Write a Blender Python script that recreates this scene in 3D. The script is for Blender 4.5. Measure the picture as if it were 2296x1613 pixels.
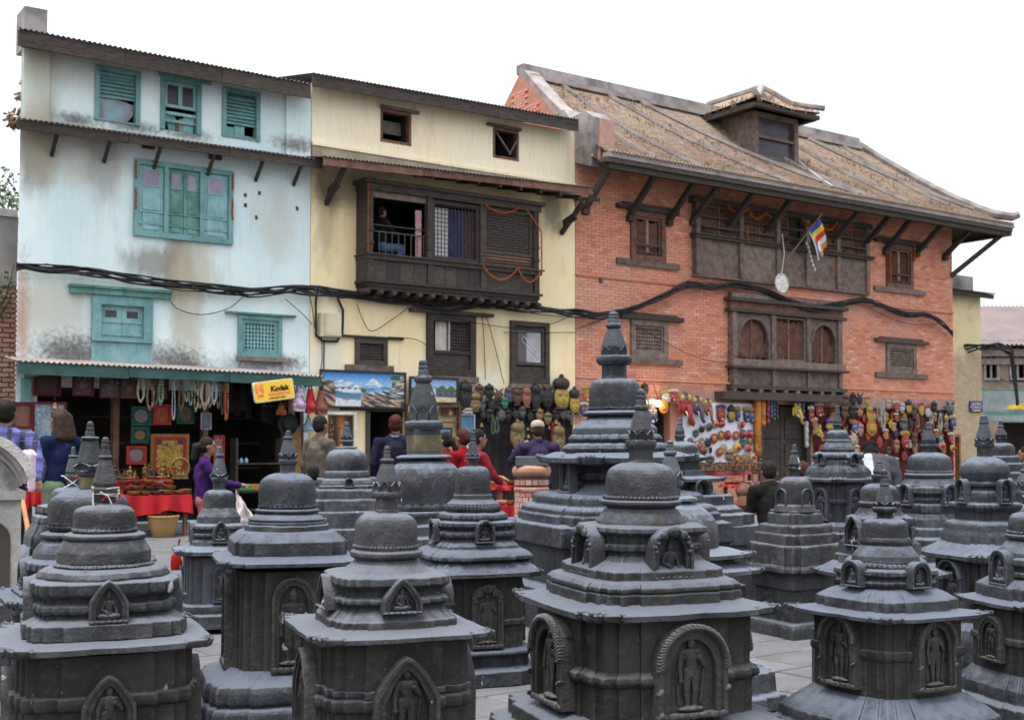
import bpy, bmesh, math, random
import numpy as np
from mathutils import Vector, Matrix, noise
R = math.radians
rnd = random.Random(7)
for o in list(bpy.data.objects): bpy.data.objects.remove(o)
scene = bpy.context.scene
COL = scene.collection

# ------------------------------------------------------------------ camera, sky, sun, exposure
EYE = 1.36            # camera height above the paving
FPX = 2700.0          # focal length in units of a 2296 px wide picture
PITCH = R(2.4)
CYV = 1000 - FPX * math.tan(PITCH)
cam_d = bpy.data.cameras.new('Camera')
cam = bpy.data.objects.new('Camera', cam_d); COL.objects.link(cam)
cam_d.sensor_width = 36.0
cam_d.lens = 36.0 * FPX / 2296
cam_d.shift_y = (CYV - 806.5) / 2296
cam_d.clip_start = 0.1; cam_d.clip_end = 500
cam.location = (0, 0, EYE); cam.rotation_euler = (R(90) + PITCH, 0, 0)
cam_d.dof.use_dof = True; cam_d.dof.focus_distance = 5.6; cam_d.dof.aperture_fstop = 6.3
scene.camera = cam

SUN_EL, SUN_AZ = R(74), R(215)      # sun veiled by cloud, high, behind the camera and to the left
world = bpy.data.worlds.new('World'); scene.world = world; world.use_nodes = True
wt = world.node_tree; wt.nodes.clear()
w_out = wt.nodes.new('ShaderNodeOutputWorld'); w_bg = wt.nodes.new('ShaderNodeBackground')
w_sky = wt.nodes.new('ShaderNodeTexSky'); w_sky.sky_type = 'NISHITA'; w_sky.sun_disc = False
w_sky.sun_elevation = SUN_EL; w_sky.sun_rotation = SUN_AZ
w_sky.air_density = 1.0; w_sky.dust_density = 6.0; w_sky.ozone_density = 1.0
w_hsv = wt.nodes.new('ShaderNodeHueSaturation'); w_hsv.inputs['Saturation'].default_value = 0.3
w_mix = wt.nodes.new('ShaderNodeMixRGB'); w_mix.inputs[0].default_value = 0.85      # thick even cloud over the clear sky
w_tc = wt.nodes.new('ShaderNodeTexCoord'); w_sep = wt.nodes.new('ShaderNodeSeparateXYZ'); w_mr = wt.nodes.new('ShaderNodeMapRange')
wt.links.new(w_tc.outputs['Generated'], w_sep.inputs[0]); wt.links.new(w_sep.outputs[2], w_mr.inputs[0])
w_mr.inputs[3].default_value = 0.45; w_mr.inputs[4].default_value = 1.35          # an overcast sky is about three times brighter overhead than at the horizon
w_cl = wt.nodes.new('ShaderNodeVectorMath'); w_cl.operation = 'SCALE'; w_cl.inputs[0].default_value = (5.6, 5.95, 6.4)
wt.links.new(w_mr.outputs[0], w_cl.inputs[3]); wt.links.new(w_cl.outputs[0], w_mix.inputs[2])
wt.links.new(w_sky.outputs[0], w_hsv.inputs['Color']); wt.links.new(w_hsv.outputs[0], w_mix.inputs[1])
wt.links.new(w_mix.outputs[0], w_bg.inputs[0]); wt.links.new(w_bg.outputs[0], w_out.inputs[0])
w_bg.inputs[1].default_value = 0.12
sun_d = bpy.data.lights.new('Sun', 'SUN'); sun_d.energy = 1.5; sun_d.angle = R(22); sun_d.color = (1.0, 0.97, 0.92)
sun = bpy.data.objects.new('Sun', sun_d); COL.objects.link(sun)
sun.rotation_euler = (R(90) - SUN_EL, 0, R(180) - SUN_AZ)
vs = scene.view_settings
vs.view_transform = 'Standard'; vs.look = 'None'; vs.gamma = 1.0; vs.use_curve_mapping = False
vs.exposure = 1.6
scene.render.engine = 'CYCLES'
scene.cycles.use_denoising = True; scene.cycles.use_adaptive_sampling = True; scene.cycles.adaptive_threshold = 0.02
scene.cycles.max_bounces = 4; scene.cycles.diffuse_bounces = 2; scene.cycles.glossy_bounces = 2
scene.cycles.transparent_max_bounces = 6; scene.cycles.caustics_reflective = False; scene.cycles.caustics_refractive = False

# ------------------------------------------------------------------ picture measurements -> metres
def ray(vx, vy):
    a, b = (vx - 1148) / FPX, (CYV - vy) / FPX
    c, s = math.cos(PITCH), math.sin(PITCH)
    return Vector((a, c - b * s, s + b * c))
def at(vx, vy, Y):                      # the point at distance Y in front of the camera
    d = ray(vx, vy); k = Y / d.y
    return Vector((d.x * k, Y, EYE + d.z * k))
UX, UY = 0.8192, 0.5736                 # direction of the row of houses
FO = Vector(((370 - 1148) / FPX * 20.0, 20.0, 0))
FROT = math.atan2(UY, UX)
def F(vx, vy, n=0.0):                   # house-front coordinates (along, up) on a plane n metres proud of the fronts
    d = ray(vx, vy); N = Vector((UY, -UX, 0))
    o = FO + N * n
    k = (o.xy.dot(N.xy)) / d.xy.dot(N.xy)
    p = d * k
    return ((p.x - o.x) * UX + (p.y - o.y) * UY, EYE + p.z)
def fpos(u, n, z=0.0):                  # house-front coordinates -> world
    return Vector((FO.x + u * UX + n * UY, FO.y + u * UY - n * UX, z))

# ------------------------------------------------------------------ mesh and object helpers
class MB:
    def __init__(s): s.v = []; s.f = []; s.sm = []; s.mi = []; s.m = 0; s.M = None; s.c = []; s.col = None
    def add(s, vs, fs, smooth=False):
        o = len(s.v)
        if s.M is not None: vs = [s.M @ Vector(v) for v in vs]
        s.v += [tuple(v) for v in vs]
        for f in fs:
            s.f.append(tuple(i + o for i in f)); s.sm.append(smooth); s.mi.append(s.m); s.c.append(s.col)
        return s
    def box(s, x0, x1, y0, y1, z0, z1):
        return s.add([(x0,y0,z0),(x1,y0,z0),(x1,y1,z0),(x0,y1,z0),(x0,y0,z1),(x1,y0,z1),(x1,y1,z1),(x0,y1,z1)],
              [(0,3,2,1),(4,5,6,7),(0,1,5,4),(1,2,6,5),(2,3,7,6),(3,0,4,7)])
    def bar(s, p, q, w, h, up=(0,0,1)):
        p, q = Vector(p), Vector(q); d = (q - p).normalized(); up = Vector(up)
        x = d.cross(up)
        if x.length < 1e-4: x = d.cross(Vector((0,1,0)))
        x.normalize(); y = x.cross(d)
        vs = []
        for c in (p, q):
            for a, b in ((-1,-1),(1,-1),(1,1),(-1,1)): vs.append(c + x*(a*w/2) + y*(b*h/2))
        return s.add(vs, [(0,1,2,3),(7,6,5,4),(0,4,5,1),(1,5,6,2),(2,6,7,3),(3,7,4,0)])
    def tube(s, pts, r, n=6, caps=True):
        pts = [Vector(p) for p in pts]; k = len(pts); rs = r if isinstance(r, (list, tuple)) else [r]*k
        vs = []; px = None
        for i, p in enumerate(pts):
            d = (pts[min(i+1,k-1)] - pts[max(i-1,0)])
            if d.length < 1e-9: d = Vector((0,0,1))
            d.normalize()
            if px is None:
                px = d.cross(Vector((0,0,1)))
                if px.length < 1e-3: px = d.cross(Vector((1,0,0)))
            px = (px - d*px.dot(d)).normalized(); py = d.cross(px)
            for j in range(n):
                a = 2*math.pi*j/n; vs.append(p + (px*math.cos(a) + py*math.sin(a))*rs[i])
        fs = [(i*n+j, i*n+(j+1)%n, (i+1)*n+(j+1)%n, (i+1)*n+j) for i in range(k-1) for j in range(n)]
        if caps: fs += [tuple(range(n-1,-1,-1)), tuple(range((k-1)*n, k*n))]
        return s.add(vs, fs, True)
    def loft(s, rings, cap0=True, cap1=True, smooth=True):
        n = len(rings[0]); k = len(rings); vs = [p for r in rings for p in r]
        fs = [(i*n+j, i*n+(j+1)%n, (i+1)*n+(j+1)%n, (i+1)*n+j) for i in range(k-1) for j in range(n)]
        if cap0: fs.append(tuple(range(n-1,-1,-1)))
        if cap1: fs.append(tuple(range((k-1)*n, k*n)))
        return s.add(vs, fs, smooth)
    def lathe(s, prof, n=24, rf=None, c=(0,0), cap0=True, cap1=True):
        rings = []
        for i, (r, z) in enumerate(prof):
            ring = []
            for j in range(n):
                a = 2*math.pi*j/n; rr = rf(r, z, a) if rf else r
                ring.append((c[0]+rr*math.cos(a), c[1]+rr*math.sin(a), z))
            rings.append(ring)
        return s.loft(rings, cap0, cap1)
    def prism(s, poly, y0, y1, smooth=False):      # polygon in x,z (counter-clockwise seen from -y) pushed along y
        n = len(poly)
        vs = [(x, y0, z) for x, z in poly] + [(x, y1, z) for x, z in poly]
        fs = [tuple(range(n)), tuple(range(2*n-1, n-1, -1))] + [(i, n+i, n+(i+1)%n, (i+1)%n) for i in range(n)]
        return s.add(vs, fs, smooth)
    def ell(s, c, r, n=12, m=8, M=None):
        vs = []; fs = []; r = (r, r, r) if not isinstance(r, (tuple, list)) else r
        for i in range(1, m):
            t = math.pi*i/m
            for j in range(n):
                a = 2*math.pi*j/n
                vs.append(Vector((r[0]*math.sin(t)*math.cos(a), r[1]*math.sin(t)*math.sin(a), r[2]*math.cos(t))))
        vs += [Vector((0,0,r[2])), Vector((0,0,-r[2]))]
        if M is not None: vs = [M @ v for v in vs]
        vs = [v + Vector(c) for v in vs]
        T, B = len(vs)-2, len(vs)-1
        for i in range(m-2):
            for j in range(n): fs.append((i*n+j, (i+1)*n+j, (i+1)*n+(j+1)%n, i*n+(j+1)%n))
        for j in range(n):
            fs.append((T, j, (j+1)%n)); fs.append((B, (m-2)*n+(j+1)%n, (m-2)*n+j))
        return s.add(vs, fs, True)
    def cap(s, p, q, r0, r1, n=8):                  # tapered capsule, closed, for later fusing
        p, q = Vector(p), Vector(q); d = q - p; L = d.length
        if L < 1e-6: return s.ell(p, r0)
        d /= L; pts = []; rr = []
        for t in (-90,-50,-20): pts.append(p + d*(r0*math.sin(R(t)))); rr.append(max(r0*math.cos(R(t)), r0*0.08))
        for t in (20,50,90): pts.append(q + d*(r1*math.sin(R(t)))); rr.append(max(r1*math.cos(R(t)), r1*0.08))
        return s.tube(pts, rr, n)
    def rough(s, amp, freq, seed=0.0, i0=0):
        o1 = Vector((seed*3.1, seed*1.7, seed*2.3))
        for i in range(i0, len(s.v)):
            p = Vector(s.v[i]); d = noise.noise_vector(p*freq + o1) + noise.noise_vector(p*freq*3.1 + o1)*0.45
            s.v[i] = tuple(p + d*amp)
        return s
    def chip(s, seed, amp=0.05, thr=0.36):        # knocked-off edges and dents, pulled toward the axis
        for i, (x, y, z) in enumerate(s.v):
            n = noise.noise(Vector((x*7+seed*5.1, y*7, z*9)))+0.4*noise.noise(Vector((x*19, y*19+seed, z*19)))
            if n > thr: k = 1-min(0.06, (n-thr)*amp); s.v[i] = (x*k, y*k, z)
        return s
    def mesh(s, name, mats, angle=40):
        me = bpy.data.meshes.new(name)
        me.from_pydata(s.v, [], s.f)
        for m in (mats if isinstance(mats, (list, tuple)) else [mats]): me.materials.append(m)
        me.polygons.foreach_set('use_smooth', s.sm)
        if any(s.mi): me.polygons.foreach_set('material_index', s.mi)
        if any(c is not None for c in s.c):
            at_ = me.color_attributes.new('Col', 'FLOAT_COLOR', 'CORNER'); arr = []
            for f, c in zip(s.f, s.c):
                c = c or (0.5,0.5,0.5)
                arr += [c[0], c[1], c[2], 1.0]*len(f)
            at_.data.foreach_set('color', arr)
        me.update()
        if any(s.sm) and angle: me.set_sharp_from_angle(angle=R(angle))
        return me
    def build(s, name, mats, parent=None, angle=40, loc=None, rot=None, **kw):
        return put(name, s.mesh(name, mats, angle), parent, loc, rot, **kw)

def put(name, data, parent=None, loc=None, rot=None, **kw):
    o = bpy.data.objects.new(name, data); COL.objects.link(o)
    if parent is not None: o.parent = parent
    if loc is not None: o.location = loc
    if rot is not None: o.rotation_euler = rot if isinstance(rot, (tuple, list)) else (0, 0, rot)
    for k, v in kw.items():
        if v is not None: o[k] = v
    return o
def thing(name, label, category, loc=(0,0,0), rot=0.0, group=None):
    o = put(name, None, None, loc, rot, label=label, category=category, group=group)
    o.empty_display_size = 0.1
    return o
def text_mesh(txt, size, mat, name, parent, loc, rot=(R(90),0,0), sx=1.0, align='CENTER', bold=0.0):
    c = bpy.data.curves.new(name, 'FONT'); c.body = txt; c.size = size; c.align_x = align; c.align_y = 'CENTER'
    c.extrude = 0.0015; c.offset = bold; c.resolution_u = 2
    c.materials.append(mat)
    tmp = bpy.data.objects.new('tmp', c); TMP.collection.objects.link(tmp)
    dg = tmp_depsgraph(); me = bpy.data.meshes.new_from_object(tmp.evaluated_get(dg)); bpy.data.objects.remove(tmp)
    me.materials.clear(); me.materials.append(mat)
    o = put(name, me, parent, loc, rot); o.scale = (sx, 1, 1)
    return o
ORD = 'first second third fourth fifth sixth seventh eighth ninth tenth eleventh twelfth thirteenth fourteenth fifteenth sixteenth seventeenth eighteenth nineteenth twentieth'.split()
TMP = bpy.data.scenes.new('workbench')
def tmp_depsgraph():
    with bpy.context.temp_override(scene=TMP, view_layer=TMP.view_layers[0]): return bpy.context.evaluated_depsgraph_get()
def fuse(mb, voxel, smooth=2, name='tmp'):          # one continuous skin over overlapping pieces
    me = mb.mesh(name, [], 0); o = bpy.data.objects.new(name, me); TMP.collection.objects.link(o)
    m = o.modifiers.new('r', 'REMESH'); m.mode = 'VOXEL'; m.voxel_size = voxel; m.use_smooth_shade = True
    if smooth:
        m2 = o.modifiers.new('s', 'SMOOTH'); m2.iterations = smooth; m2.factor = 0.5
    dg = tmp_depsgraph(); ev = o.evaluated_get(dg)
    out = bpy.data.meshes.new_from_object(ev); bpy.data.objects.remove(o); bpy.data.meshes.remove(me)
    out.name = name
    return out

# ------------------------------------------------------------------ materials
class NT:
    def __init__(s, name):
        s.m = bpy.data.materials.new(name); s.m.use_nodes = True; s.t = s.m.node_tree; s.t.nodes.clear()
        s.out = s.t.nodes.new('ShaderNodeOutputMaterial'); s.b = s.n('ShaderNodeBsdfPrincipled')
        s.t.links.new(s.b.outputs[0], s.out.inputs[0])
        tc = s.n('ShaderNodeTexCoord'); oi = s.n('ShaderNodeObjectInfo')
        s.obj = tc.outputs['Object']; s.rand = oi.outputs['Random']
        s.co = s.vm('ADD', s.obj, s.vm('SCALE', (13.1, 7.7, 5.3), scale=s.rand))
    def n(s, t): return s.t.nodes.new(t)
    def set(s, sock, v):
        if isinstance(v, bpy.types.NodeSocket): s.t.links.new(v, sock)
        elif isinstance(v, (tuple, list)) and len(v) == 3 and sock.type == 'RGBA': sock.default_value = (*v, 1)
        else: sock.default_value = v
    def vm(s, op, a, b=None, scale=None):
        n = s.n('ShaderNodeVectorMath'); n.operation = op; s.set(n.inputs[0], a)
        if b is not None: s.set(n.inputs[1], b)
        if scale is not None: s.set(n.inputs[3], scale)
        return n.outputs['Value'] if op in ('LENGTH','DOT_PRODUCT') else n.outputs[0]
    def ma(s, op, a, b=0.0, c=None, clamp=False):
        n = s.n('ShaderNodeMath'); n.operation = op; n.use_clamp = clamp
        s.set(n.inputs[0], a); s.set(n.inputs[1], b)
        if c is not None: s.set(n.inputs[2], c)
        return n.outputs[0]
    def noise(s, scale=5.0, detail=5.0, rough=0.55, co=None, sc=None, dist=0.0):
        co = co if co is not None else s.co
        if sc is not None: co = s.vm('MULTIPLY', co, sc)
        n = s.n('ShaderNodeTexNoise'); n.inputs['Scale'].default_value = scale; n.inputs['Detail'].default_value = detail
        n.inputs['Roughness'].default_value = rough; n.inputs['Distortion'].default_value = dist
        s.t.links.new(co, n.inputs['Vector'])
        return n.outputs['Fac']
    def rng(s, v, a, b, c=0.0, d=1.0):
        n = s.n('ShaderNodeMapRange'); n.interpolation_type = 'SMOOTHSTEP'; s.set(n.inputs[0], v)
        for i, x in zip((1,2,3,4), (a,b,c,d)): n.inputs[i].default_value = x
        return n.outputs[0]
    def mix(s, f, a, b, mode='MIX'):
        n = s.n('ShaderNodeMixRGB'); n.blend_type = mode; s.set(n.inputs[0], f); s.set(n.inputs[1], a); s.set(n.inputs[2], b)
        return n.outputs[0]
    def xyz(s, v=None):
        n = s.n('ShaderNodeSeparateXYZ'); s.t.links.new(v if v is not None else s.obj, n.inputs[0]); return n.outputs
    def spot(s, col, colour, cx, cz, rx, rz, k=0.8, ns=6.0, edge=0.45, nz=0.9):     # a ragged stain on a wall face
        p = s.vm('MULTIPLY', s.vm('SUBTRACT', s.obj, (cx, 0, cz)), (1/rx, 0, 1/rz))
        d = s.vm('LENGTH', p)
        d = s.ma('ADD', d, s.ma('MULTIPLY', s.ma('SUBTRACT', s.noise(ns, 6, 0.65, s.obj, sc=(1,1,0.4 if ns < 8 else 1)), 0.5), nz*2))
        return s.mix(s.ma('MULTIPLY', s.rng(d, 1.0, 1.0-edge), k), col, colour)
    def bump(s, h, strength=0.3, dist=0.02, prev=None):
        n = s.n('ShaderNodeBump'); n.inputs['Strength'].default_value = strength; n.inputs['Distance'].default_value = dist
        s.set(n.inputs['Height'], h)
        if prev is not None: s.t.links.new(prev, n.inputs['Normal'])
        return n.outputs[0]
    def done(s, col=None, rough=0.7, normal=None, metal=0.0, spec=None):
        if col is not None: s.set(s.b.inputs['Base Color'], col)
        s.set(s.b.inputs['Roughness'], rough); s.set(s.b.inputs['Metallic'], metal)
        if spec is not None: s.b.inputs['Specular IOR Level'].default_value = spec
        if normal is not None: s.t.links.new(normal, s.b.inputs['Normal'])
        return s.m
def simple(name, c, c2=None, scale=8.0, rough=0.7, bump=0.15, bscale=60.0, metal=0.0, lo=0.35, hi=0.7, spec=0.18, vary=0.0, sc=None):
    t = NT(name); c2 = c2 or tuple(x*0.6 for x in c)
    col = t.mix(t.rng(t.noise(scale, 6, 0.6, sc=sc), lo, hi), c, c2)
    if vary: col = t.mix(1.0, col, t.mix(t.rand, (1-vary,)*3, (1+vary,)*3), 'MULTIPLY')
    nr = t.bump(t.noise(bscale, 4, 0.6, sc=sc), bump, 0.01) if bump else None
    return t.done(col, rough, nr, metal, spec)
def painted(name, rough=0.5, metal=0.0, bump=0.1):     # reads its paint from the piece's own colour layer
    t = NT(name); a = t.n('ShaderNodeVertexColor'); a.layer_name = 'Col'
    col = t.mix(t.rng(t.noise(22, 5), 0.35, 0.75), a.outputs[0], t.mix(0.35, a.outputs[0], (0.06,0.04,0.03)))
    return t.done(col, rough, t.bump(t.noise(70, 3), bump, 0.005), metal, 0.3)
# ------------------------------------------------------------------ stone
def stone_mat(name, c1, c2, brown=(0.075,0.06,0.045), bk=0.5, white=True, sheen=0.16):
    t = NT(name)
    pos = t.n('ShaderNodeNewGeometry').outputs['Position']
    a = t.noise(3.2, 5, 0.62, pos); b = t.noise(19, 4, 0.65, pos); s = t.noise(5, 4, 0.65, pos, sc=(2.6,2.6,0.5))
    f = t.noise(85, 3, 0.65, pos)
    col = t.mix(t.rng(a, 0.34, 0.66), c1, c2)
    col = t.mix(t.ma('MULTIPLY', t.rng(s, 0.5, 0.7), bk), col, brown)
    col = t.mix(t.ma('MULTIPLY', t.rng(b, 0.5, 0.72), 0.45), col, tuple(min(1, x*1.9) for x in c1))
    col = t.mix(t.ma('MULTIPLY', t.rng(f, 0.52, 0.72), 0.55), col, (0.018,0.018,0.02))
    if white:   # bird droppings and lichen flecks
        w = t.ma('MULTIPLY', t.rng(t.noise(9, 2, 0.5, pos, sc=(2.2,2.2,0.8)), 0.725, 0.75), t.rng(a, 0.5, 0.56))
        col = t.mix(t.ma('MULTIPLY', w, 0.8), col, (0.5,0.52,0.54))
        col = t.mix(t.ma('MULTIPLY', t.rng(f, 0.31, 0.27), 0.4), col, (0.36,0.37,0.39))
    pt = t.n('ShaderNodeNewGeometry').outputs['Pointiness']     # corners rubbed paler by hands and weather
    col = t.mix(t.ma('MULTIPLY', t.rng(t.ma('ADD', pt, t.ma('MULTIPLY', t.ma('SUBTRACT', b, 0.5), 0.08)), 0.53, 0.63), 0.42), col, tuple(min(1, x*2.1) for x in c1))
    up = t.xyz(t.n('ShaderNodeNewGeometry').outputs['True Normal'])[2]      # upward faces tinted paler and bluer: painted sky light along with settled dust
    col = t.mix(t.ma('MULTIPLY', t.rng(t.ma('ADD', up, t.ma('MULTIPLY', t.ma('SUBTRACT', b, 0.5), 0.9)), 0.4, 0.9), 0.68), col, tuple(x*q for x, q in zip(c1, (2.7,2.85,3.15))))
    h = t.ma('ADD', t.ma('MULTIPLY', b, 0.7), t.ma('MULTIPLY', f, 0.3))
    nr = t.bump(h, 0.7, 0.016)
    return t.done(col, t.rng(b, 0.2, 0.8, 0.45, 0.8), nr, 0, sheen)
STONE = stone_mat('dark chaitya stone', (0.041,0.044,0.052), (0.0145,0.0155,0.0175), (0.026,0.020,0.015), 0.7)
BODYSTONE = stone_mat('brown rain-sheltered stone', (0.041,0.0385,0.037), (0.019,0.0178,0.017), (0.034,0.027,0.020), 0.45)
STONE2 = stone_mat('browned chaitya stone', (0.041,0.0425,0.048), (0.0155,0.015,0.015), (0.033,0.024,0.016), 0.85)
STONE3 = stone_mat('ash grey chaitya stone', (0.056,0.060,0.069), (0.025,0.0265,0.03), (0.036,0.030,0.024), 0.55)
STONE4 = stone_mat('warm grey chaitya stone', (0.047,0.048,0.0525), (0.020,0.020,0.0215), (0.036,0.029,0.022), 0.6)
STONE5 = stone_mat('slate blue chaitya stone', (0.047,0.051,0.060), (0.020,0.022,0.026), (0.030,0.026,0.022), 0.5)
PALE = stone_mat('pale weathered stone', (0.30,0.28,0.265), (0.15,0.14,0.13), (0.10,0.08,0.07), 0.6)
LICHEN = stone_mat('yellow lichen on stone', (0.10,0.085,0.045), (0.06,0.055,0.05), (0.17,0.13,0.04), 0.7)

# ------------------------------------------------------------------ carved figures shared by all niches
def seated():
    m = MB()
    m.ell((0,0,0.02),(0.42,0.24,0.07)); m.ell((0,0.02,0.15),(0.25,0.18,0.12))
    for s in (-1,1):
        m.cap((s*0.12,-0.02,0.13),(s*0.37,-0.12,0.11),0.11,0.085); m.cap((s*0.37,-0.12,0.11),(-s*0.1,-0.22,0.1),0.085,0.06)
        m.cap((s*0.2,0.02,0.56),(s*0.29,0.0,0.36),0.075,0.06)
    m.cap((-0.29,0,0.36),(-0.06,-0.19,0.22),0.06,0.045); m.cap((0.29,0,0.36),(0.33,-0.16,0.12),0.06,0.04)
    m.cap((0,0.03,0.2),(0,0.02,0.52),0.16,0.18); m.cap((-0.18,0.02,0.58),(0.18,0.02,0.58),0.075,0.075)
    m.cap((0,0.02,0.6),(0,0,0.72),0.06,0.055); m.ell((0,-0.01,0.79),(0.105,0.115,0.13)); m.ell((0,0.01,0.93),(0.055,0.055,0.075))
    m.ell((0,-0.12,0.78),(0.02,0.03,0.04))
    for s in (-1,1): m.ell((s*0.11,0,0.76),(0.02,0.03,0.06))
    return fuse(m, 0.022, 2, 'seated_figure')
def standing():
    m = MB()
    m.ell((0,0,0.02),(0.2,0.13,0.035))
    for s in (-1,1):
        m.cap((s*0.055,0,0.5),(s*0.065,-0.01,0.28),0.07,0.05); m.cap((s*0.065,-0.01,0.28),(s*0.05,0,0.05),0.05,0.035)
        m.ell((s*0.06,-0.04,0.04),(0.03,0.06,0.025))
    m.cap((0,0.01,0.5),(0.01,0,0.58),0.105,0.085); m.cap((0.01,0,0.58),(0,0,0.72),0.08,0.105)
    m.cap((-0.11,0,0.76),(0.11,0,0.76),0.045,0.045)
    m.cap((-0.13,0,0.75),(-0.17,-0.02,0.58),0.042,0.035); m.cap((-0.17,-0.02,0.58),(-0.16,-0.06,0.43),0.035,0.03); m.ell((-0.16,-0.06,0.4),(0.04,0.035,0.045))
    m.cap((0.13,0,0.75),(0.18,-0.02,0.6),0.042,0.035); m.cap((0.18,-0.02,0.6),(0.09,-0.1,0.69),0.035,0.028); m.ell((0.09,-0.11,0.71),(0.035,0.03,0.04))
    m.cap((0,0,0.77),(0,-0.01,0.84),0.04,0.035); m.ell((0,-0.02,0.89),(0.058,0.064,0.075)); m.ell((0,0,0.97),(0.035,0.035,0.04))
    m.cap((-0.2,0.02,0.5),(-0.17,0.02,0.1),0.02,0.03); m.cap((0.2,0.02,0.6),(0.15,0.02,0.1),0.02,0.03)
    return fuse(m, 0.013, 2, 'standing_figure')
SEATED, STANDING = seated(), standing()

def arch(w, h, kind, n=9):                            # outline from bottom left over the top to bottom right, base on z=0
    a = w/2; sp = h - (a*1.15 if kind == 'ogee' else a)
    pts = [(-a, 0)]
    if kind == 'ogee':
        for i in range(n):
            t = i/(n-1); x = -a*(1 - t); z = sp + (h - sp)*(math.sin(t*math.pi/2)**0.9*0.87 + 0.13*t**2.6)
            pts.append((x, z))
        pts += [(-x, z) for x, z in reversed(pts[:-1])]
    else:
        for i in range(2*n-1):
            t = math.pi - math.pi*i/(2*n-2); pts.append((a*math.cos(t), sp + (h - sp)*math.sin(t)))
        pts.append((a, 0))
    return pts
NICHES = {}
def niche_mesh(kind, w, h, dep, mat):
    key = (kind, round(w,3), round(h,3), round(dep,3), mat.name)
    if key in NICHES: return NICHES[key]
    m = MB(); k2 = 'ogee' if kind == 'ogee' else 'round'
    band = w*0.17
    o = arch(w, h, k2); i2 = [(x*(1-2*band/w), z*(h-band)/h*0.995) for x, z in arch(w, h, k2)]
    i1 = [(x*(1-0.9*band/w), z*(h-0.45*band)/h) for x, z in o]
    d, dm = -dep, -dep*0.82; back = -dep*0.12
    rows = [[(x, 0.02, z) for x, z in o], [(x, dm, z) for x, z in o], [(x*0.985, d, z*0.99) for x, z in o], [(x, d, z) for x, z in i1],
            [(x, dm, z) for x, z in i1], [(x, dm, z) for x, z in i2], [(x, back, z) for x, z in i2]]
    n = len(o)
    vs = [p for r in rows for p in r]
    fs = [(r*n+j, r*n+j+1, (r+1)*n+j+1, (r+1)*n+j) for r in range(len(rows)-1) for j in range(n-1)]
    fs = [tuple(reversed(f)) for f in fs]
    fs.append(tuple(range((len(rows)-1)*n, len(rows)*n))[::-1])
    m.add(vs, fs, True)
    b = w*0.5
    m.box(-b, b, d, 0.02, -h*0.06, 0.0)
    # lotus-petal sill
    for q in range(7): m.ell((-b+ (q+0.5)*w/7, d*1.02, -h*0.03), (w/15, dep*0.22, h*0.04), 8, 5)
    if kind == 'rope':
        L = [Vector((x*0.95, d*1.0, z*0.98)) for x, z in arch(w, h, 'round', 11)]
        for p, q in zip(L, L[1:]):
            for t in (0.0, 0.5):
                c = p.lerp(q, t); dd = (q-p).normalized()
                m.ell(c, (w*0.026, dep*0.6, w*0.06), 6, 4, Matrix.Rotation(math.atan2(dd.x, dd.z)+0.75, 3, 'Y'))
    if kind == 'torana':
        for q in range(15):
            t = math.pi*q/14; k_ = 0.40+0.05*(q % 2); c = (k_*w*math.cos(t), d*0.95, h - w/2 + (k_+0.02)*w*math.sin(t))
            m.ell(c, (w*0.062, dep*0.2, w*0.05), 8, 5)
        m.ell((0, d*1.05, h*0.93), (w*0.17, dep*0.3, w*0.12), 10, 6)
        for s in (-1,1):
            m.ell((s*w*0.06, d*1.3, h*0.96), (w*0.03, dep*0.12, w*0.03), 8, 5)
            m.ell((s*w*0.24, d*1.1, h*0.85), (w*0.1, dep*0.25, w*0.09), 9, 6)
    m.rough(w*0.008, 6/w, rnd.random()*9)
    me = m.mesh('niche', mat, 35); NICHES[key] = me
    return me

# ------------------------------------------------------------------ stupas
def unit_outline(shape):
    if shape == 'o':
        t = math.tan(R(22.5)); q = [(1,-t),(1,t),(t,1),(-t,1),(-1,t),(-1,-t),(-t,-1),(t,-1)]
        return q
    c = {'s': [], 'q1': [(0.68, 0.085)], 'q': [(0.52, 0.058), (0.75, 0.116)], 'e': [(0.70, 0.03), (0.87, 0.06)], 'q3': [(0.40,0.07),(0.6,0.14),(0.76,0.21)]}[shape]
    quad = []; x = 1.0
    for a, d in c:
        quad += [(x, a), (1-d, a)]; x = 1-d
    quad.append((x, x))
    quad += [(b, a) for a, b in reversed(quad[:-1])]
    pts = []
    for k in range(4):
        cs, sn = [(1,0),(0,1),(-1,0),(0,-1)][k]
        pts += [(p[0]*cs - p[1]*sn, p[0]*sn + p[1]*cs) for p in quad]
    return pts
OUT = {k: unit_outline(k) for k in ('s','q1','q','q3','o','e')}
def sil(shape, b): return max(x*math.cos(b) - y*math.sin(b) for x, y in OUT[shape]) if shape != 'r' else 1.0
def outline(shape, r, ch=0.004, sub=3):
    P = [Vector((x*r, y*r)) for x, y in OUT[shape]]; n = len(P); res = []
    for i in range(n):
        p0, p, p1 = P[i-1], P[i], P[(i+1)%n]
        a, b = (p0-p), (p1-p); c = min(ch, a.length*0.3, b.length*0.3)
        e0, e1 = p + a.normalized()*c, p + b.normalized()*c
        res += [e0, e1]
        nx = P[(i+1)%n]; L = (nx-p).length
        if L > 0.25*r:
            e2 = nx + (p-nx).normalized()*c
            for k in range(1, sub): res.append(e1.lerp(e2, k/sub))
    return res
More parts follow.
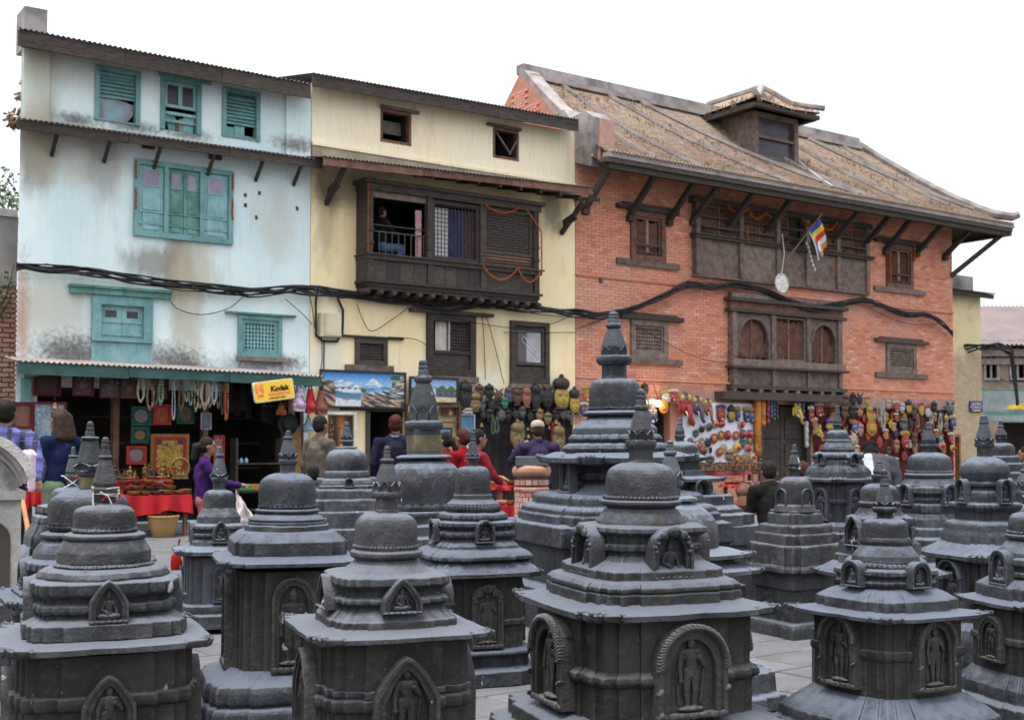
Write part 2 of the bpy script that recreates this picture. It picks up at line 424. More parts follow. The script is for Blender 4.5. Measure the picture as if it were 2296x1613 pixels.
def soften(prof, d):
    out = [prof[0]]
    for i in range(1, len(prof)-1):
        p0, p, p1 = Vector(prof[i-1]), Vector(prof[i]), Vector(prof[i+1])
        a, b = p0-p, p1-p
        if a.length < 1e-6 or b.length < 1e-6: continue
        if a.angle(b) > R(160): out.append(tuple(p)); continue
        c = min(d, a.length*0.35, b.length*0.35)
        out += [tuple(p + a.normalized()*c), tuple(p + b.normalized()*c)]
    out.append(prof[-1]); return out

class Stupa:
    def __init__(s, label, ax, D, b, mat=STONE, seed=0, detail=1.0):
        s.D = D; s.b = R(b); s.X = (ax-1148)/FPX*D; s.mat = mat; s.seed = seed; s.ax = ax; s.k = D/FPX; s.dt = detail
        s.o = thing('stone_stupa', label, 'stupa', (s.X, D, 0), math.atan2(-s.X, D) + s.b, 'stone stupas in the courtyard')
        s.o.rotation_euler.x = R(rnd.uniform(-0.9,0.9)); s.o.rotation_euler.y = R(rnd.uniform(-0.9,0.9))
    def near(s, shape): return 0.0 if shape in ('r','o') else max(0.0, math.cos(s.b) - math.sin(s.b))
    def r(s, hw, shape): return hw*s.D/(FPX*sil(shape, s.b) + hw*s.near(shape))
    def z(s, y, r=0.0, shape='r'):
        return max(0.0, at(s.ax, y, s.D - r*s.near(shape)).z)
    def prof(s, shape, pts):
        return [(s.r(hw, shape), s.z(y, s.r(hw, shape), shape)) for hw, y in pts]
    def part(s, name, shape, pts, rf=None, n=40, soft=0.005, mat=None, amp=None):
        pr = s.prof(shape, pts)[::-1]; pr = soften(pr, 0.3*soft*max(0.6, min(1.5, s.D/5)))
        m = MB()
        if shape == 'r': m.lathe(pr, n, rf)
        else: m.loft([[(v.x, v.y, z) for v in outline(shape, max(r,0.004), 0.004, 7 if s.D < 6.5 else 4)] for r, z in pr])
        if name == 'body' and s.D < 8: mat = BODYSTONE
        if shape != 'r' or name == 'ring_disc': m.chip(s.seed+len(pts)*0.37)
        m.rough(amp if amp is not None else 0.0017, 14, s.seed+len(pts))
        return m.build(name, mat or s.mat, s.o, 26 if shape != 'r' else 42)
    def dome(s, hw, y0, y1, p=2.6, waist=1.0, hw0=0.3, mat=None, name='dome'):
        pts = []
        for i in range(9):
            t = i/8; a = t*math.pi/2
            x = hw*(math.sin(a)**(2/p)) ; yy = y0 + (y1-y0)*0.62*(1 - math.cos(a)**(2/p))
            pts.append((max(x, hw*hw0*0.2), yy))
        pts.append((hw*(0.995*0.5+0.5*waist), y0 + (y1-y0)*0.82)); pts.append((hw*waist, y1))
        return s.part(name, 'r', pts, n=48, soft=0.001, mat=mat, amp=0.004)
    def top(s, y0, hf, yr0, yr1, hr, h0, h1, y1, y2, h2, cap, block, petals=8, rings=13, lmat=None):
        # finial, ring, ringed spire, cap slab and neck block, from the tip downwards
        f = [(hf*0.35, y0), (hf*0.8, y0+(yr0-y0)*0.08), (hf, y0+(yr0-y0)*0.22), (hf*0.98, y0+(yr0-y0)*0.33), (hf*0.8, y0+(yr0-y0)*0.36),
             (hf*1.05, y0+(yr0-y0)*0.42), (hf*1.1, y0+(yr0-y0)*0.6), (hf*0.95, y0+(yr0-y0)*0.63), (hf*1.15, y0+(yr0-y0)*0.7), (hf*1.2, yr0)]
        s.part('finial', 'r', f, n=20, soft=0.002, amp=0.0015)
        ring = [(hr*0.8, yr0), (hr*0.98, yr0+(yr1-yr0)*0.25), (hr, yr0+(yr1-yr0)*0.5), (hr*0.9, yr0+(yr1-yr0)*0.8), (hr*0.7, yr1)]
        s.part('ring', 'r', ring, rf=lambda r, z, a: r*(1+0.035*math.cos(a*12)), n=48, soft=0.002, amp=0.001)
        sp = []
        for i in range(rings):
            t = i/rings; t2 = (i+0.78)/rings
            ya, yb = yr1+(y1-yr1)*t, yr1+(y1-yr1)*t2
            ra = h0+(h1-h0)*(t**0.85); rb = h0+(h1-h0)*(t2**0.85)
            sp += [(ra*0.87, ya), (ra*1.0, ya+0.01), (rb, yb), (rb*0.87, yb+0.01)]
        sp += [(h1, y1), (h1*0.98, y1+(y2-y1)*0.3), ((h1+h2)/2, y1+(y2-y1)*0.6), (h2, y2)]
        sh = s.part('spire', 'r', sp, n=28, soft=0.001, amp=0.0012, mat=lmat)
        if petals:
            rr, za, zb = s.r(h1*1.0, 'r'), s.z(y2), s.z(y1+(y2-y1)*0.02); w = 2*math.pi*rr/petals*0.46; r2 = s.r(h2, 'r')
            m = MB(); hh = zb-za
            o = [(-w*0.8,0),(-w,hh*0.55),(-w*0.55,hh*0.8),(0,hh),(w*0.55,hh*0.8),(w,hh*0.55),(w*0.8,0)]
            i_ = [(x*0.72, z*0.78+hh*0.06) for x, z in o]
            n = len(o)
            vs = [(x, 0.012, z) for x, z in o]+[(x, -0.008, z) for x, z in o]+[(x, -0.003, z) for x, z in i_]
            fs = [(j, j+1, n+j+1, n+j) for j in range(n-1)]+[(n+j, n+j+1, 2*n+j+1, 2*n+j) for j in range(n-1)]+[tuple(range(2*n, 3*n)), (n, 2*n, 3*n-1, 2*n-1)]
            m.add(vs, [f[::-1] for f in fs]); me = m.mesh('petal', s.mat, 30)
            for q in range(petals):
                a = 2*math.pi*(q+0.5)/petals - math.pi/2
                lean = math.atan2(rr-r2, hh)
                put('petal', me, s.o, (math.cos(a)*(r2*0.985), math.sin(a)*(r2*0.985), za), (lean*0.95, 0, a+math.pi/2))
        hw, a0, a1, shp = cap
        s.part('cap_slab', shp, [(hw*0.9, a0), (hw, a0+(a1-a0)*0.2), (hw, a0+(a1-a0)*0.62), (hw*0.86, a1)], soft=0.004)
        hw, b0, b1, shp = block
        s.part('neck_block', shp, [(hw, b0-1), (hw*1.0, b1-(b1-b0)*0.12), (hw*1.06, b1-(b1-b0)*0.1), (hw*1.06, b1+2)], mat=lmat, soft=0.003)
    def beads(s, hw, y, n=44, rb=None):
        m = MB(); r = s.r(hw, 'r'); z = s.z(y); rb = rb or math.pi*r/n*0.95
        for q in range(n):
            a = 2*math.pi*q/n; m.ell((r*math.cos(a), r*math.sin(a), z), rb, 7, 5)
        m.rough(rb*0.12, 1/rb*0.4)
        m.build('bead_band', s.mat, s.o)
    def lotus(s, hw, y0, y1, n=20, name='lotus_band', flare=1.0):
        # a ring of carved petals: bulging band, notched between petals
        pts = [(hw*0.86, y0), (hw*0.95, y0+(y1-y0)*0.2), (hw, y0+(y1-y0)*0.5), (hw*0.97*flare, y0+(y1-y0)*0.8), (hw*0.9, y1)]
        s.part(name, 'r', pts, rf=lambda r, z, a: r*(0.955+0.05*abs(math.sin(a*n/2))**0.6+0.008*math.cos(a*n*3)), n=min(220, n*8), soft=0.002, amp=0.003)
    def eave(s, hi, yi, ho, yo, th, shape='q', tips=True):
        shape = 'e'
        ri, ro = s.r(hi, shape), s.r(ho, shape); zi, zo = s.z(yi, ri, shape), s.z(yo, ro, shape)
        if zi < zo + 0.02: zi = zo + 0.25*(ro-ri)*0.7
        t = th*s.k; sub = 5
        Ri, Ro = outline(shape, ri, 0.004, sub), outline(shape, ro, 0.006, sub)
        Rm = [a.lerp(b, 0.55) for a, b in zip(Ri, Ro)]
        cm = max(v.length for v in Ro)
        def flick(v): return (max(0, v.length/cm-0.80)/0.20)**2*t*0.3
        rings = [[(v.x*0.8, v.y*0.8, zo-t*1.6) for v in Ri], [(v.x*0.985, v.y*0.985, zo-t*0.9) for v in Ro], [(v.x, v.y, zo-t*0.8+flick(v)) for v in Ro],
                 [(v.x, v.y, zo+flick(v)) for v in Ro], [(v.x*0.985, v.y*0.985, zo+t*0.12+flick(v)) for v in Ro],
                 [(v.x, v.y, zo+(zi-zo)*0.45) for v in Rm], [(v.x, v.y, zi) for v in Ri]]
        m = MB(); m.loft(rings); m.chip(s.seed, 0.09, 0.3); m.rough(0.003, 11, s.seed)
        e = m.build('eave', s.mat, s.o, 38)
        if tips:
            L = (ro-ri); dz = zi-zo; k = t*0.42
            tip = MB()
            tip.tube([(0,L*0.42,dz*0.3-k*0.3),(0,L*0.12,dz*0.08+k*0.1),(0,0,k*0.3),(0,-k*0.5,k*0.6)], [k*0.3,k*0.5,k*0.7,k*0.6], 6)
            tip.tube([(0,L*0.1,-k*1.2),(0,-k*0.5,-k*0.9),(0,-k*0.75,k*0.1),(0,-k*0.4,k*0.6)], [k*0.4,k*0.75,k*0.85,k*0.4], 6)
            tip.rough(0.0015, 30, s.seed); me = tip.mesh('ridge_tip', s.mat, 40)
            for i, (x, y) in enumerate(OUT[shape]):
                if shape != 's' and i % 2 == 1 and abs(abs(x)-abs(y)) > 1e-6: continue
                v = Vector((x*ro, y*ro)); a = math.atan2(y, x) if abs(abs(x)-abs(y)) < 1e-6 else math.atan2(round(y) if abs(y) > abs(x) else 0, round(x) if abs(x) > abs(y) else 0)
                put('ridge_tip', me, e, (x*ro*0.995, y*ro*0.995, zo+flick(v)), a+math.pi/2)
        return e
    def niches(s, hw, shape, y0, y1, wpx, kind, fig, faces=(0,1,2,3), out=1.0, dep=0.045, name='niche', figmat=None):
        rf = s.r(hw, shape)*out*(1.055 if fig == 'stand' else 1.0); Df = s.D - rf*math.cos(s.b)
        z0, z1 = at(s.ax, y1, Df).z, at(s.ax, y0, Df).z; h = z1-z0
        w = wpx*Df/FPX/math.cos(s.b if s.b < R(50) else 0)
        dep = dep*max(0.6, w/0.16)*(0.66 if fig == "sit" else 0.4)
        nm_ = BODYSTONE if fig == 'stand' and s.D < 8 else s.mat; me = niche_mesh(kind, w, h, dep, nm_)
        for f in faces:
            a = f*math.pi/2
            nx, ny = math.sin(a), -math.cos(a)
            o = put(name, me, s.o, (nx*rf, ny*rf, z0+h*0.06), a)
            src = SEATED if fig == 'sit' else STANDING
            g = bpy.data.objects.get('_') or put('carved_figure', src, o, (0, -dep*0.35, h*0.02))
            hh = h*(0.72 if fig == 'sit' else 0.86)
            sx = hh*(0.85 if fig == 'sit' else 1.05)
            if fig == 'sit': sx = min(sx, w*0.62/0.8)
            g.scale = (sx, sx*0.75 if fig == 'sit' else dep*4.5, hh)
            g.data = fig_mesh(src, figmat or nm_)
FIGS = {}
def fig_mesh(src, mat):
    k = (src.name, mat.name)
    if k not in FIGS:
        me = src.copy(); me.materials.clear(); me.materials.append(mat); FIGS[k] = me
    return FIGS[k]
# ------------------------------------------------------------------ paving
PAVE = NT('courtyard flagstone')
_c = PAVE.mix(PAVE.rng(PAVE.noise(2.5, 6, 0.6), 0.3, 0.7), (0.125,0.124,0.13), (0.09,0.088,0.092))
_c = PAVE.mix(PAVE.rng(PAVE.noise(18, 5, 0.65), 0.5, 0.8), _c, (0.065,0.062,0.06))
_c = PAVE.mix(1.0, _c, PAVE.mix(PAVE.rand, (0.8,0.79,0.78), (1.15,1.15,1.17)), 'MULTIPLY')
_c = PAVE.mix(PAVE.ma('MULTIPLY', PAVE.rng(PAVE.noise(1.1, 5, 0.65, PAVE.n('ShaderNodeNewGeometry').outputs['Position']), 0.5, 0.7), 0.55), _c, (0.06,0.056,0.052))
PAVE = PAVE.done(_c, 0.75, PAVE.bump(PAVE.noise(30, 5, 0.6), 0.4, 0.01))
JOINT = simple('dirt in joints', (0.13,0.115,0.10), (0.08,0.07,0.06), 12)
m = MB(); m.box(-70, 70, -12, 110, -0.6, -0.014)
ground = m.build('ground', JOINT, None, kind='structure')
def slab_mesh():
    m = MB(); o = [(-0.5,-0.5),(0.5,-0.5),(0.5,0.5),(-0.5,0.5)]
    m.loft([[(x,y,-0.05) for x,y in o], [(x,y,-0.008) for x,y in o], [(x*0.985,y*0.975,0) for x,y in o]], False, True, False)
    return m.mesh('paving_slab', PAVE)
slabs = []; rr = random.Random(3)
for j in range(-14, 60):
    n0 = 19.0 - j*0.42; u = -12 + rr.random()*0.8
    while u < 26:
        L = rr.uniform(0.5, 0.95); c = fpos(u + L/2, n0)
        if 2.6 < c.y < 40 and abs(c.x) < c.y*0.47 + 0.6: slabs.append((c.y, c, L, rr.uniform(-0.004,0.004), rr.uniform(-0.006,0.006)))
        u += L
slabs.sort(key=lambda q: q[0]); sme = slab_mesh(); rest = MB()
for i, (_, c, L, dz, tl) in enumerate(slabs):
    if i < 290:
        o = put('paving_slab', sme, ground, (c.x, c.y, dz), (tl, tl*0.7, FROT)); o.scale = (L-0.012, 0.408, 1)
    else:
        rest.M = Matrix.Translation((c.x, c.y, dz)) @ Matrix.Rotation(FROT, 4, 'Z') @ Matrix.Diagonal((L-0.012, 0.408, 1, 1))
        rest.add([(-0.5,-0.5,-0.01),(0.5,-0.5,-0.01),(0.5,0.5,-0.01),(-0.5,0.5,-0.01),(-0.49,-0.49,0),(0.49,-0.49,0),(0.49,0.49,0),(-0.49,0.49,0)], [(4,5,6,7),(0,1,5,4),(1,2,6,5),(2,3,7,6),(3,0,4,7)])
rest.M = None; rest.build('far_paving_slabs', PAVE, ground, kind='stuff')

# ------------------------------------------------------------------ house materials
def plaster(name, base, base2, dirt, stains, bump=0.3, cracks=0.0):
    t = NT(name)
    col = t.mix(t.rng(t.noise(0.9, 6, 0.6, t.obj), 0.35, 0.7), base, base2)
    st = t.rng(t.noise(1.6, 6, 0.62, t.obj, sc=(2.4,2.4,0.45)), 0.52, 0.78)
    col = t.mix(t.ma('MULTIPLY', st, 0.4), col, dirt)
    col = t.mix(t.ma('MULTIPLY', t.rng(t.noise(7, 4, 0.6, t.obj, sc=(3,3,0.22)), 0.54, 0.7), 0.3), col, dirt)
    col = t.mix(t.ma('MULTIPLY', t.rng(t.noise(9, 6, 0.7, t.obj), 0.56, 0.74), 0.22), col, dirt)
    for q in stains: col = t.spot(col, *q)
    h = t.ma('ADD', t.ma('MULTIPLY', t.noise(6, 5, 0.6, t.obj), 0.7), t.ma('MULTIPLY', t.noise(45, 4, 0.6, t.obj), 0.3))
    return t.done(col, 0.85, t.bump(h, bump, 0.03), 0, 0.15)
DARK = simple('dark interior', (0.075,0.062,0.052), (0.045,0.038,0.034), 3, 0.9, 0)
OLDWOOD = simple('old black-brown timber', (0.072,0.056,0.047), (0.031,0.025,0.022), 7, 0.7, 0.4, 40, sc=(1,1,6), vary=0.25)
GREYWOOD = simple('grey weathered timber', (0.185,0.135,0.115), (0.10,0.072,0.06), 7, 0.75, 0.4, 40, vary=0.2)
BROWNWOOD = simple('reddish brown timber', (0.18,0.088,0.062), (0.095,0.046,0.034), 6, 0.65, 0.3, 40, vary=0.2)
def peeling(name, c, c2, wood=(0.12,0.09,0.075), k=0.55):
    t = NT(name); a = t.noise(3.5, 5, 0.6); col = t.mix(t.rng(a, 0.35, 0.7), c, c2)
    col = t.mix(t.ma('MULTIPLY', t.rng(t.noise(4, 5, 0.65, sc=(5,5,0.5)), 0.5, 0.72), 0.4), col, tuple(x*0.45 for x in c2))
    col = t.mix(t.ma('MULTIPLY', t.rng(t.noise(16, 6, 0.75, sc=(1.5,1,0.7)), 0.585, 0.62), k), col, wood)
    col = t.mix(1.0, col, t.mix(t.rand, (0.88,)*3, (1.1,)*3), 'MULTIPLY')
    return t.done(col, 0.65, t.bump(t.noise(40, 4, 0.6), 0.3, 0.01), 0, 0.15)
TEAL = peeling('faded turquoise paint', (0.165,0.315,0.315), (0.105,0.225,0.23))
TEALPALE = peeling('pale turquoise paint', (0.235,0.41,0.42), (0.15,0.31,0.32))
TEALGREEN = peeling('grimy green paint', (0.14,0.30,0.27), (0.07,0.17,0.15), k=0.7)
GREENFASCIA = simple('dull green fascia paint', (0.045,0.105,0.095), (0.03,0.07,0.062), 4, 0.6, 0.2)
MAUVE = simple('dusty window pane', (0.30,0.26,0.33), (0.22,0.19,0.25), 4, 0.35, 0)
SMOKE = simple('dark window pane', (0.07,0.06,0.075), (0.04,0.035,0.045), 4, 0.25, 0)
TIN = simple('rusted corrugated tin', (0.12,0.10,0.095), (0.055,0.045,0.042), 2.5, 0.6, 0.2, 30, 0.3)
TINPALE = simple('weathered pale tin', (0.32,0.28,0.27), (0.2,0.15,0.14), 2.5, 0.6, 0.2, 30, 0.2)
CEMENT = simple('stained cement', (0.30,0.27,0.26), (0.13,0.115,0.11), 2.2, 0.85, 0.4, 25)
CEMENTPALE = simple('pale cement', (0.31,0.275,0.26), (0.20,0.165,0.155), 3, 0.85, 0.4, 25)
WIRE = simple('black cable sheath', (0.022,0.022,0.024), (0.012,0.012,0.013), 10, 0.5, 0)

def RF(x0, y0, x1, y1, n=0.0):
    a, zt = F(x0, y0, n); b, zb = F(x1, y1, n); return a, b, zb, zt
def frame(mb, x0, x1, z0, z1, w, y0, y1, bottom=True):
    mb.box(x0, x1, y0, y1, z1-w, z1)
    zb = z0
    if bottom: mb.box(x0, x1, y0, y1, z0, z0+w); zb = z0+w
    mb.box(x0, x0+w, y0+0.002, y1, zb, z1-w); mb.box(x1-w, x1, y0+0.002, y1, zb, z1-w)
def lattice(mb, x0, x1, z0, z1, p, w, y0, y1):
    nx, nz = max(2, round((x1-x0)/p)), max(2, round((z1-z0)/p))
    for i in range(nx+1):
        x = x0+(x1-x0)*i/nx; mb.box(x-w/2, x+w/2, y0, y1, z0, z1)
    for i in range(nz+1):
        z = z0+(z1-z0)*i/nz; mb.box(x0, x1, y0+0.004, y1-0.004, z-w/2, z+w/2)
def diag(mb, x0, x1, z0, z1, p, w, y0, y1, top=None):
    # slanted lattice both ways, cut to the opening; top(x) gives an arched head
    for sgn in (1, -1):
        yy = (y0, (y0+y1)/2) if sgn > 0 else ((y0+y1)/2, y1)
        c = -((x1-x0)+(z1-z0))
        while c < (x1-x0)+(z1-z0):
            pts = []
            for q in range(13):
                x = x0+(x1-x0)*q/12; xx = x-x0 if sgn > 0 else x1-x
                z = z0+c+xx*1.25; zt = top(x) if top else z1
                if z0 <= z <= zt: pts.append((x, z))
            if len(pts) >= 2:
                a, b = pts[0], pts[-1]
                mb.bar((a[0], sum(yy)/2, a[1]), (b[0], sum(yy)/2, b[1]), w, yy[1]-yy[0], (0,1,0))
            c += p
def corrugated(mb, x0, x1, a, b, z_r=(0,0), pitch=0.08, amp=0.013, rows=2, skew=0.0):
    # a=(y,z) lower edge, b=(y,z) upper edge; z_r lifts the right-hand end
    n = int((x1-x0)/pitch)*6; vs = []
    for r in range(rows):
        t = r/(rows-1)
        for i in range(n+1):
            s_ = i/n; x = x0+(x1-x0)*s_+skew*t*(1-s_)
            vs.append((x, a[0]+(b[0]-a[0])*t, a[1]+(b[1]-a[1])*t+(z_r[0]*(1-t)+z_r[1]*t)*s_+amp*math.sin(2*math.pi*i/6)))
    m_ = len(vs); vs2 = [(x, y, z-0.005) for x, y, z in vs]
    fs = [(r*(n+1)+i, r*(n+1)+i+1, (r+1)*(n+1)+i+1, (r+1)*(n+1)+i) for r in range(rows-1) for i in range(n)]
    fs2 = [tuple(m_+k for k in reversed(f)) for f in fs]
    edge = [(m_+i, m_+i+1, i+1, i) for i in range(n)]
    mb.add(vs+vs2, fs+fs2+edge, True)
def wall_front(mb, W, H, ops, thick=0.22, y=0.0, zb=0.0):
    xs = sorted({0.0, W} | {q for o in ops for q in o[:2]}); zs = sorted({zb, H} | {q for o in ops for q in o[2:4]})
    # extra cuts keep faces small
    for i in range(len(xs)-1):
        for j in range(len(zs)-1):
            cx, cz = (xs[i]+xs[i+1])/2, (zs[j]+zs[j+1])/2
            if any(o[0] < cx < o[1] and o[2] < cz < o[3] for o in ops): continue
            mb.add([(xs[i],y,zs[j]),(xs[i+1],y,zs[j]),(xs[i+1],y,zs[j+1]),(xs[i],y,zs[j+1])], [(0,1,2,3)])
    for o in ops:
        x0, x1, z0, z1 = o[:4]; d = o[4] if len(o) > 4 else 1.2; t = thick
        def ring(ya, yb):
            mb.add([(x0,ya,z0),(x1,ya,z0),(x1,ya,z1),(x0,ya,z1),(x0,yb,z0),(x1,yb,z0),(x1,yb,z1),(x0,yb,z1)],
                   [(0,4,5,1),(1,5,6,2),(2,6,7,3),(3,7,4,0)])
        ring(y, y+t)
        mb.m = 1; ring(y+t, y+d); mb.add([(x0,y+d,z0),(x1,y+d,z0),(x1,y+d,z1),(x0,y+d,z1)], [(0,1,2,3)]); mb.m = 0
def shell(mb, W, H, dep, y=0.0, zb=0.0, skew=0.0):
    mb.add([(0,y,zb),(skew,dep,zb),(skew,dep,H),(0,y,H),(W,y,zb),(W,dep,zb),(W,dep,H),(W,y,H)], [(0,3,2,1),(4,5,6,7),(1,2,6,5),(3,7,6,2)])
class House:
    def __init__(s, name, label, u0, u1, cat='house'):
        s.u0, s.W = u0, u1-u0
        s.o = thing(name, label, cat, fpos(u0, 0), FROT)
    def L(s, x0, y0, x1, y1, n=0.0):
        a, b, c, d = RF(x0, y0, x1, y1, n); return a-s.u0, b-s.u0, c, d
    def P(s, x, y, n=0.0): a, b = F(x, y, n); return a-s.u0, b

# ------------------------------------------------------------------ pale blue house
UB0, UB1, UY1, UR1 = F(45,300)[0], F(697,500)[0], F(1290,500)[0], F(2136,700)[0]
H = House('plastered_house', 'narrow pale blue plastered house with turquoise windows above an awning', UB0, UB1-0.012)
w1, w2, w3 = H.L(213,145,313,283), H.L(360,168,450,303), H.L(498,195,582,318)
tri, l1, l2 = H.L(300,355,520,550), H.L(205,660,340,770), H.L(533,705,630,803)
shop = (0.32, H.W-0.1, 0.12, 2.3, 3.2)
st = []
def stain(c, x, y, rx, ry, k=0.8, ns=6, edge=0.45, nz=0.8, n=0):
    if ns < 6: edge, nz, k, rx, ry = 0.7, 0.65, min(1.0, k*1.15), rx*1.35, ry*1.35
    else: ns, edge, nz, k, rx, ry = 13, 1.0, 0.75, 0.85, rx*1.45, ry*1.7
    u, z = H.P(x, y, n); st.append((c, u, z, rx, ry, k, ns, edge, nz))
GRIME, MOULD, RUSTY = (0.22,0.205,0.175), (0.10,0.095,0.09), (0.42,0.37,0.27)
stain(GRIME, 85, 330, 0.3, 0.75, 0.75, 3, 0.6); stain(RUSTY, 130, 330, 0.9, 0.6, 0.5, 2, 0.7); stain(RUSTY, 90, 190, 0.35, 1.0, 0.5, 2, 0.7)
stain(RUSTY, 150, 150, 0.8, 0.5, 0.4, 2, 0.7); stain(GRIME, 235, 370, 0.35, 0.55, 0.5, 3, 0.7)
stain(GRIME, 345, 590, 0.55, 0.3, 0.7, 4, 0.6); stain(GRIME, 400, 590, 0.32, 0.75, 0.8, 4, 0.6); stain(RUSTY, 440, 600, 0.5, 0.6, 0.6, 3, 0.7)
stain(RUSTY, 420, 690, 0.3, 1.0, 0.6, 3, 0.7); stain(RUSTY, 110, 700, 0.9, 0.6, 0.5, 2, 0.8); stain(RUSTY, 620, 500, 0.4, 0.6, 0.35, 2, 0.8)
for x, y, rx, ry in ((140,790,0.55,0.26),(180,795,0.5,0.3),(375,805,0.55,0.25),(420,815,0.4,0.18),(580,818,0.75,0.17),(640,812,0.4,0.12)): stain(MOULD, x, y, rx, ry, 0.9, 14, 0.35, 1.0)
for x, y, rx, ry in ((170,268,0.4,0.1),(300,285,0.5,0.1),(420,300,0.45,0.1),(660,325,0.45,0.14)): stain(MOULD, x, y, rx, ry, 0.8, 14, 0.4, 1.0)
stain((0.42,0.24,0.19), 50, 720, 0.12, 0.9, 0.8, 7, 0.4, 1.2)
BLUEP = plaster('pale blue limewash', (0.56,0.69,0.70), (0.69,0.755,0.745), (0.44,0.48,0.46), st)
m = MB(); wall_front(m, H.W, 7.72, [w1,w2,w3,tri,l1,l2,shop], 0.16); shell(m, H.W, 7.72, 5, skew=1.5)
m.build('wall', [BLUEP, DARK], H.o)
# corner pilaster strips of the top floor
for a, b in ((52,108),(640,694)):
    x0, x1, z0, z1 = H.L(a, 95 if a < 100 else 205, b, 285 if a < 100 else 330)
    m = MB(); m.box(max(0.003,x0), min(x1,H.W-0.003), -0.05, 0.004, 6.42, 7.6); m.build('pilaster', BLUEP, H.o)
# roof and eaves
def eave_run(H, pl, pr, n, th, rise, run, mat, fmat, name='roof', fas=0.16, x0=None, x1=None, ov=0.0, brackets=(), bl=0.5, skew=0.0):
    (xa, za), (xb, zb) = H.P(*pl, n), H.P(*pr, n)
    if x0 is not None: xa = x0
    if x1 is not None: xb = x1
    m = MB(); corrugated(m, xa, xb, (-n, za), (-n+run, za+rise), (zb-za, zb-za), skew=skew); r = m.build(name, mat, H.o)
    k = 3; m = MB()
    for i in range(k):
        a, b = xa+(xb-xa)*i/k, xa+(xb-xa)*(i+1)/k-0.01
        z0_, z1_ = za+(zb-za)*i/k, za+(zb-za)*(i+1)/k; jj = rnd.uniform(-0.012,0.012)
        mm = MB(); mm.add([(a,-n+0.03,z0_-0.02-fas+jj),(b,-n+0.03,z1_-0.02-fas+jj),(b,-n+0.03,z1_-0.018),(a,-n+0.03,z0_-0.018),(a,-n+0.06,z0_-0.02-fas+jj),(b,-n+0.06,z1_-0.02-fas+jj),(b,-n+0.06,z1_-0.018),(a,-n+0.06,z0_-0.018)],
               [(0,1,2,3),(5,4,7,6),(0,4,5,1),(3,2,6,7),(0,3,7,4),(1,5,6,2)])
        mm.build('fascia_board', fmat, r)
    for f in brackets:
        x = xa+(xb-xa)*f; z = za+(zb-za)*f
        mm = MB(); mm.bar((x,-n+0.06,z-0.09),(x,0.02,z-0.06+0.1*n),0.06,0.07); mm.bar((x,-n+0.12,z-0.12),(x,-0.002,z-bl),0.05,0.05); mm.build('bracket', OLDWOOD, H.o)
    return r
eave_run(H, (42,62), (700,188), 0.45, 0, 1.0, 4.5, TIN, OLDWOOD, 'roof', 0.24, skew=1.5)
m = MB(); m.add([(-0.12,-0.4,7.68),(0.02,-0.4,7.68),(1.22,4,8.6),(1.08,4,8.6),(-0.12,-0.4,7.55),(0.02,-0.4,7.55),(1.22,4,8.4),(1.08,4,8.4)], [(0,1,2,3),(4,7,6,5),(0,4,5,1),(0,3,7,4)]); m.build('barge_board', OLDWOOD, H.o)
eave_run(H, (40,264), (724,358), 0.45, 0, 0.12, 0.452, TIN, OLDWOOD, 'canopy', 0.13, brackets=(0.12,0.28,0.44,0.62,0.79,0.93), bl=0.42)
for x in (480, 330): 
    a, b, c, d = H.L(x-12, 322 if x < 400 else 345, x+14, 336 if x < 400 else 360); m = MB(); m.box(a, b, -0.08, 0.003, c, d); m.build('beam_end', OLDWOOD, H.o)
x0, x1, z0, z1 = H.L(55,12,107,60,-0.6)
m = MB(); m.box(x0, x1, 0.6, 1.15, z0-0.4, z1); m.rough(0.012, 3); m.build('chimney', CEMENT, H.o)
# louvred and broken windows of the top floor
def louvre(H, rc, n_slats, split, tilt=0.035):
    x0, x1, z0, z1 = rc; m = MB(); frame(m, x0, x1, z0, z1, 0.075, -0.035, 0.12, False); m.box(x0, x1, -0.02, 0.12, z0, z0+0.03)
    w = m.build('window', TEAL, H.o); zs = z0+(z1-z0)*split
    sl = MB(); W = x1-x0-0.16; sl.add([(-W/2,-0.045,-tilt-0.012),(W/2,-0.045,-tilt-0.012),(W/2,0.02,tilt-0.012),(-W/2,0.02,tilt-0.012),(-W/2,-0.045,-tilt+0.012),(W/2,-0.045,-tilt+0.012),(W/2,0.02,tilt+0.012),(-W/2,0.02,tilt+0.012)], [(0,3,2,1),(4,5,6,7),(0,1,5,4),(1,2,6,5),(2,3,7,6),(3,0,4,7)])
    sme = sl.mesh('slat', TEAL)
    for i in range(n_slats):
        o = put('slat', sme, w, ((x0+x1)/2, 0.06, zs+(z1-0.1-zs)*(i+0.5)/n_slats)); o.rotation_euler = (0, rnd.uniform(-0.02,0.02), 0)
    return w, zs
RUSTBLUE = simple('rusty blue sheet', (0.22,0.33,0.38), (0.20,0.13,0.12), 4, 0.6, 0.2, 30)
w, zs = louvre(H, w1, 6, 0.46); x0, x1, z0, z1 = w1
m = MB(); m.prism([(x0+0.08,z0+0.02),(x1-0.22,z0+0.02),(x1-0.1,z0+0.16),(x1-0.08,zs-0.08),(x1-0.3,zs-0.02),(x0+0.08,zs+0.02)], 0.05, 0.065); m.build('sheet_panel', RUSTBLUE, w)
m = MB(); m.box(x0+0.08, x1-0.08, 0.045, 0.08, z1-0.2, z1-0.08); m.build('rail', TEALPALE, w)
w, zs = louvre(H, w3, 8, 0.3); x0, x1, z0, z1 = w3
for i, (a, b, h, c) in enumerate(((0.02,0.3,0.0,TEAL),(0.32,0.66,0.04,TEALPALE),(0.68,0.96,-0.12,RUSTBLUE))):
    m = MB(); W = x1-x0-0.16; m.box(x0+0.08+W*a, x0+0.08+W*b, 0.05, 0.07, z0+0.02, zs-0.06+h); m.build('board', c, w)
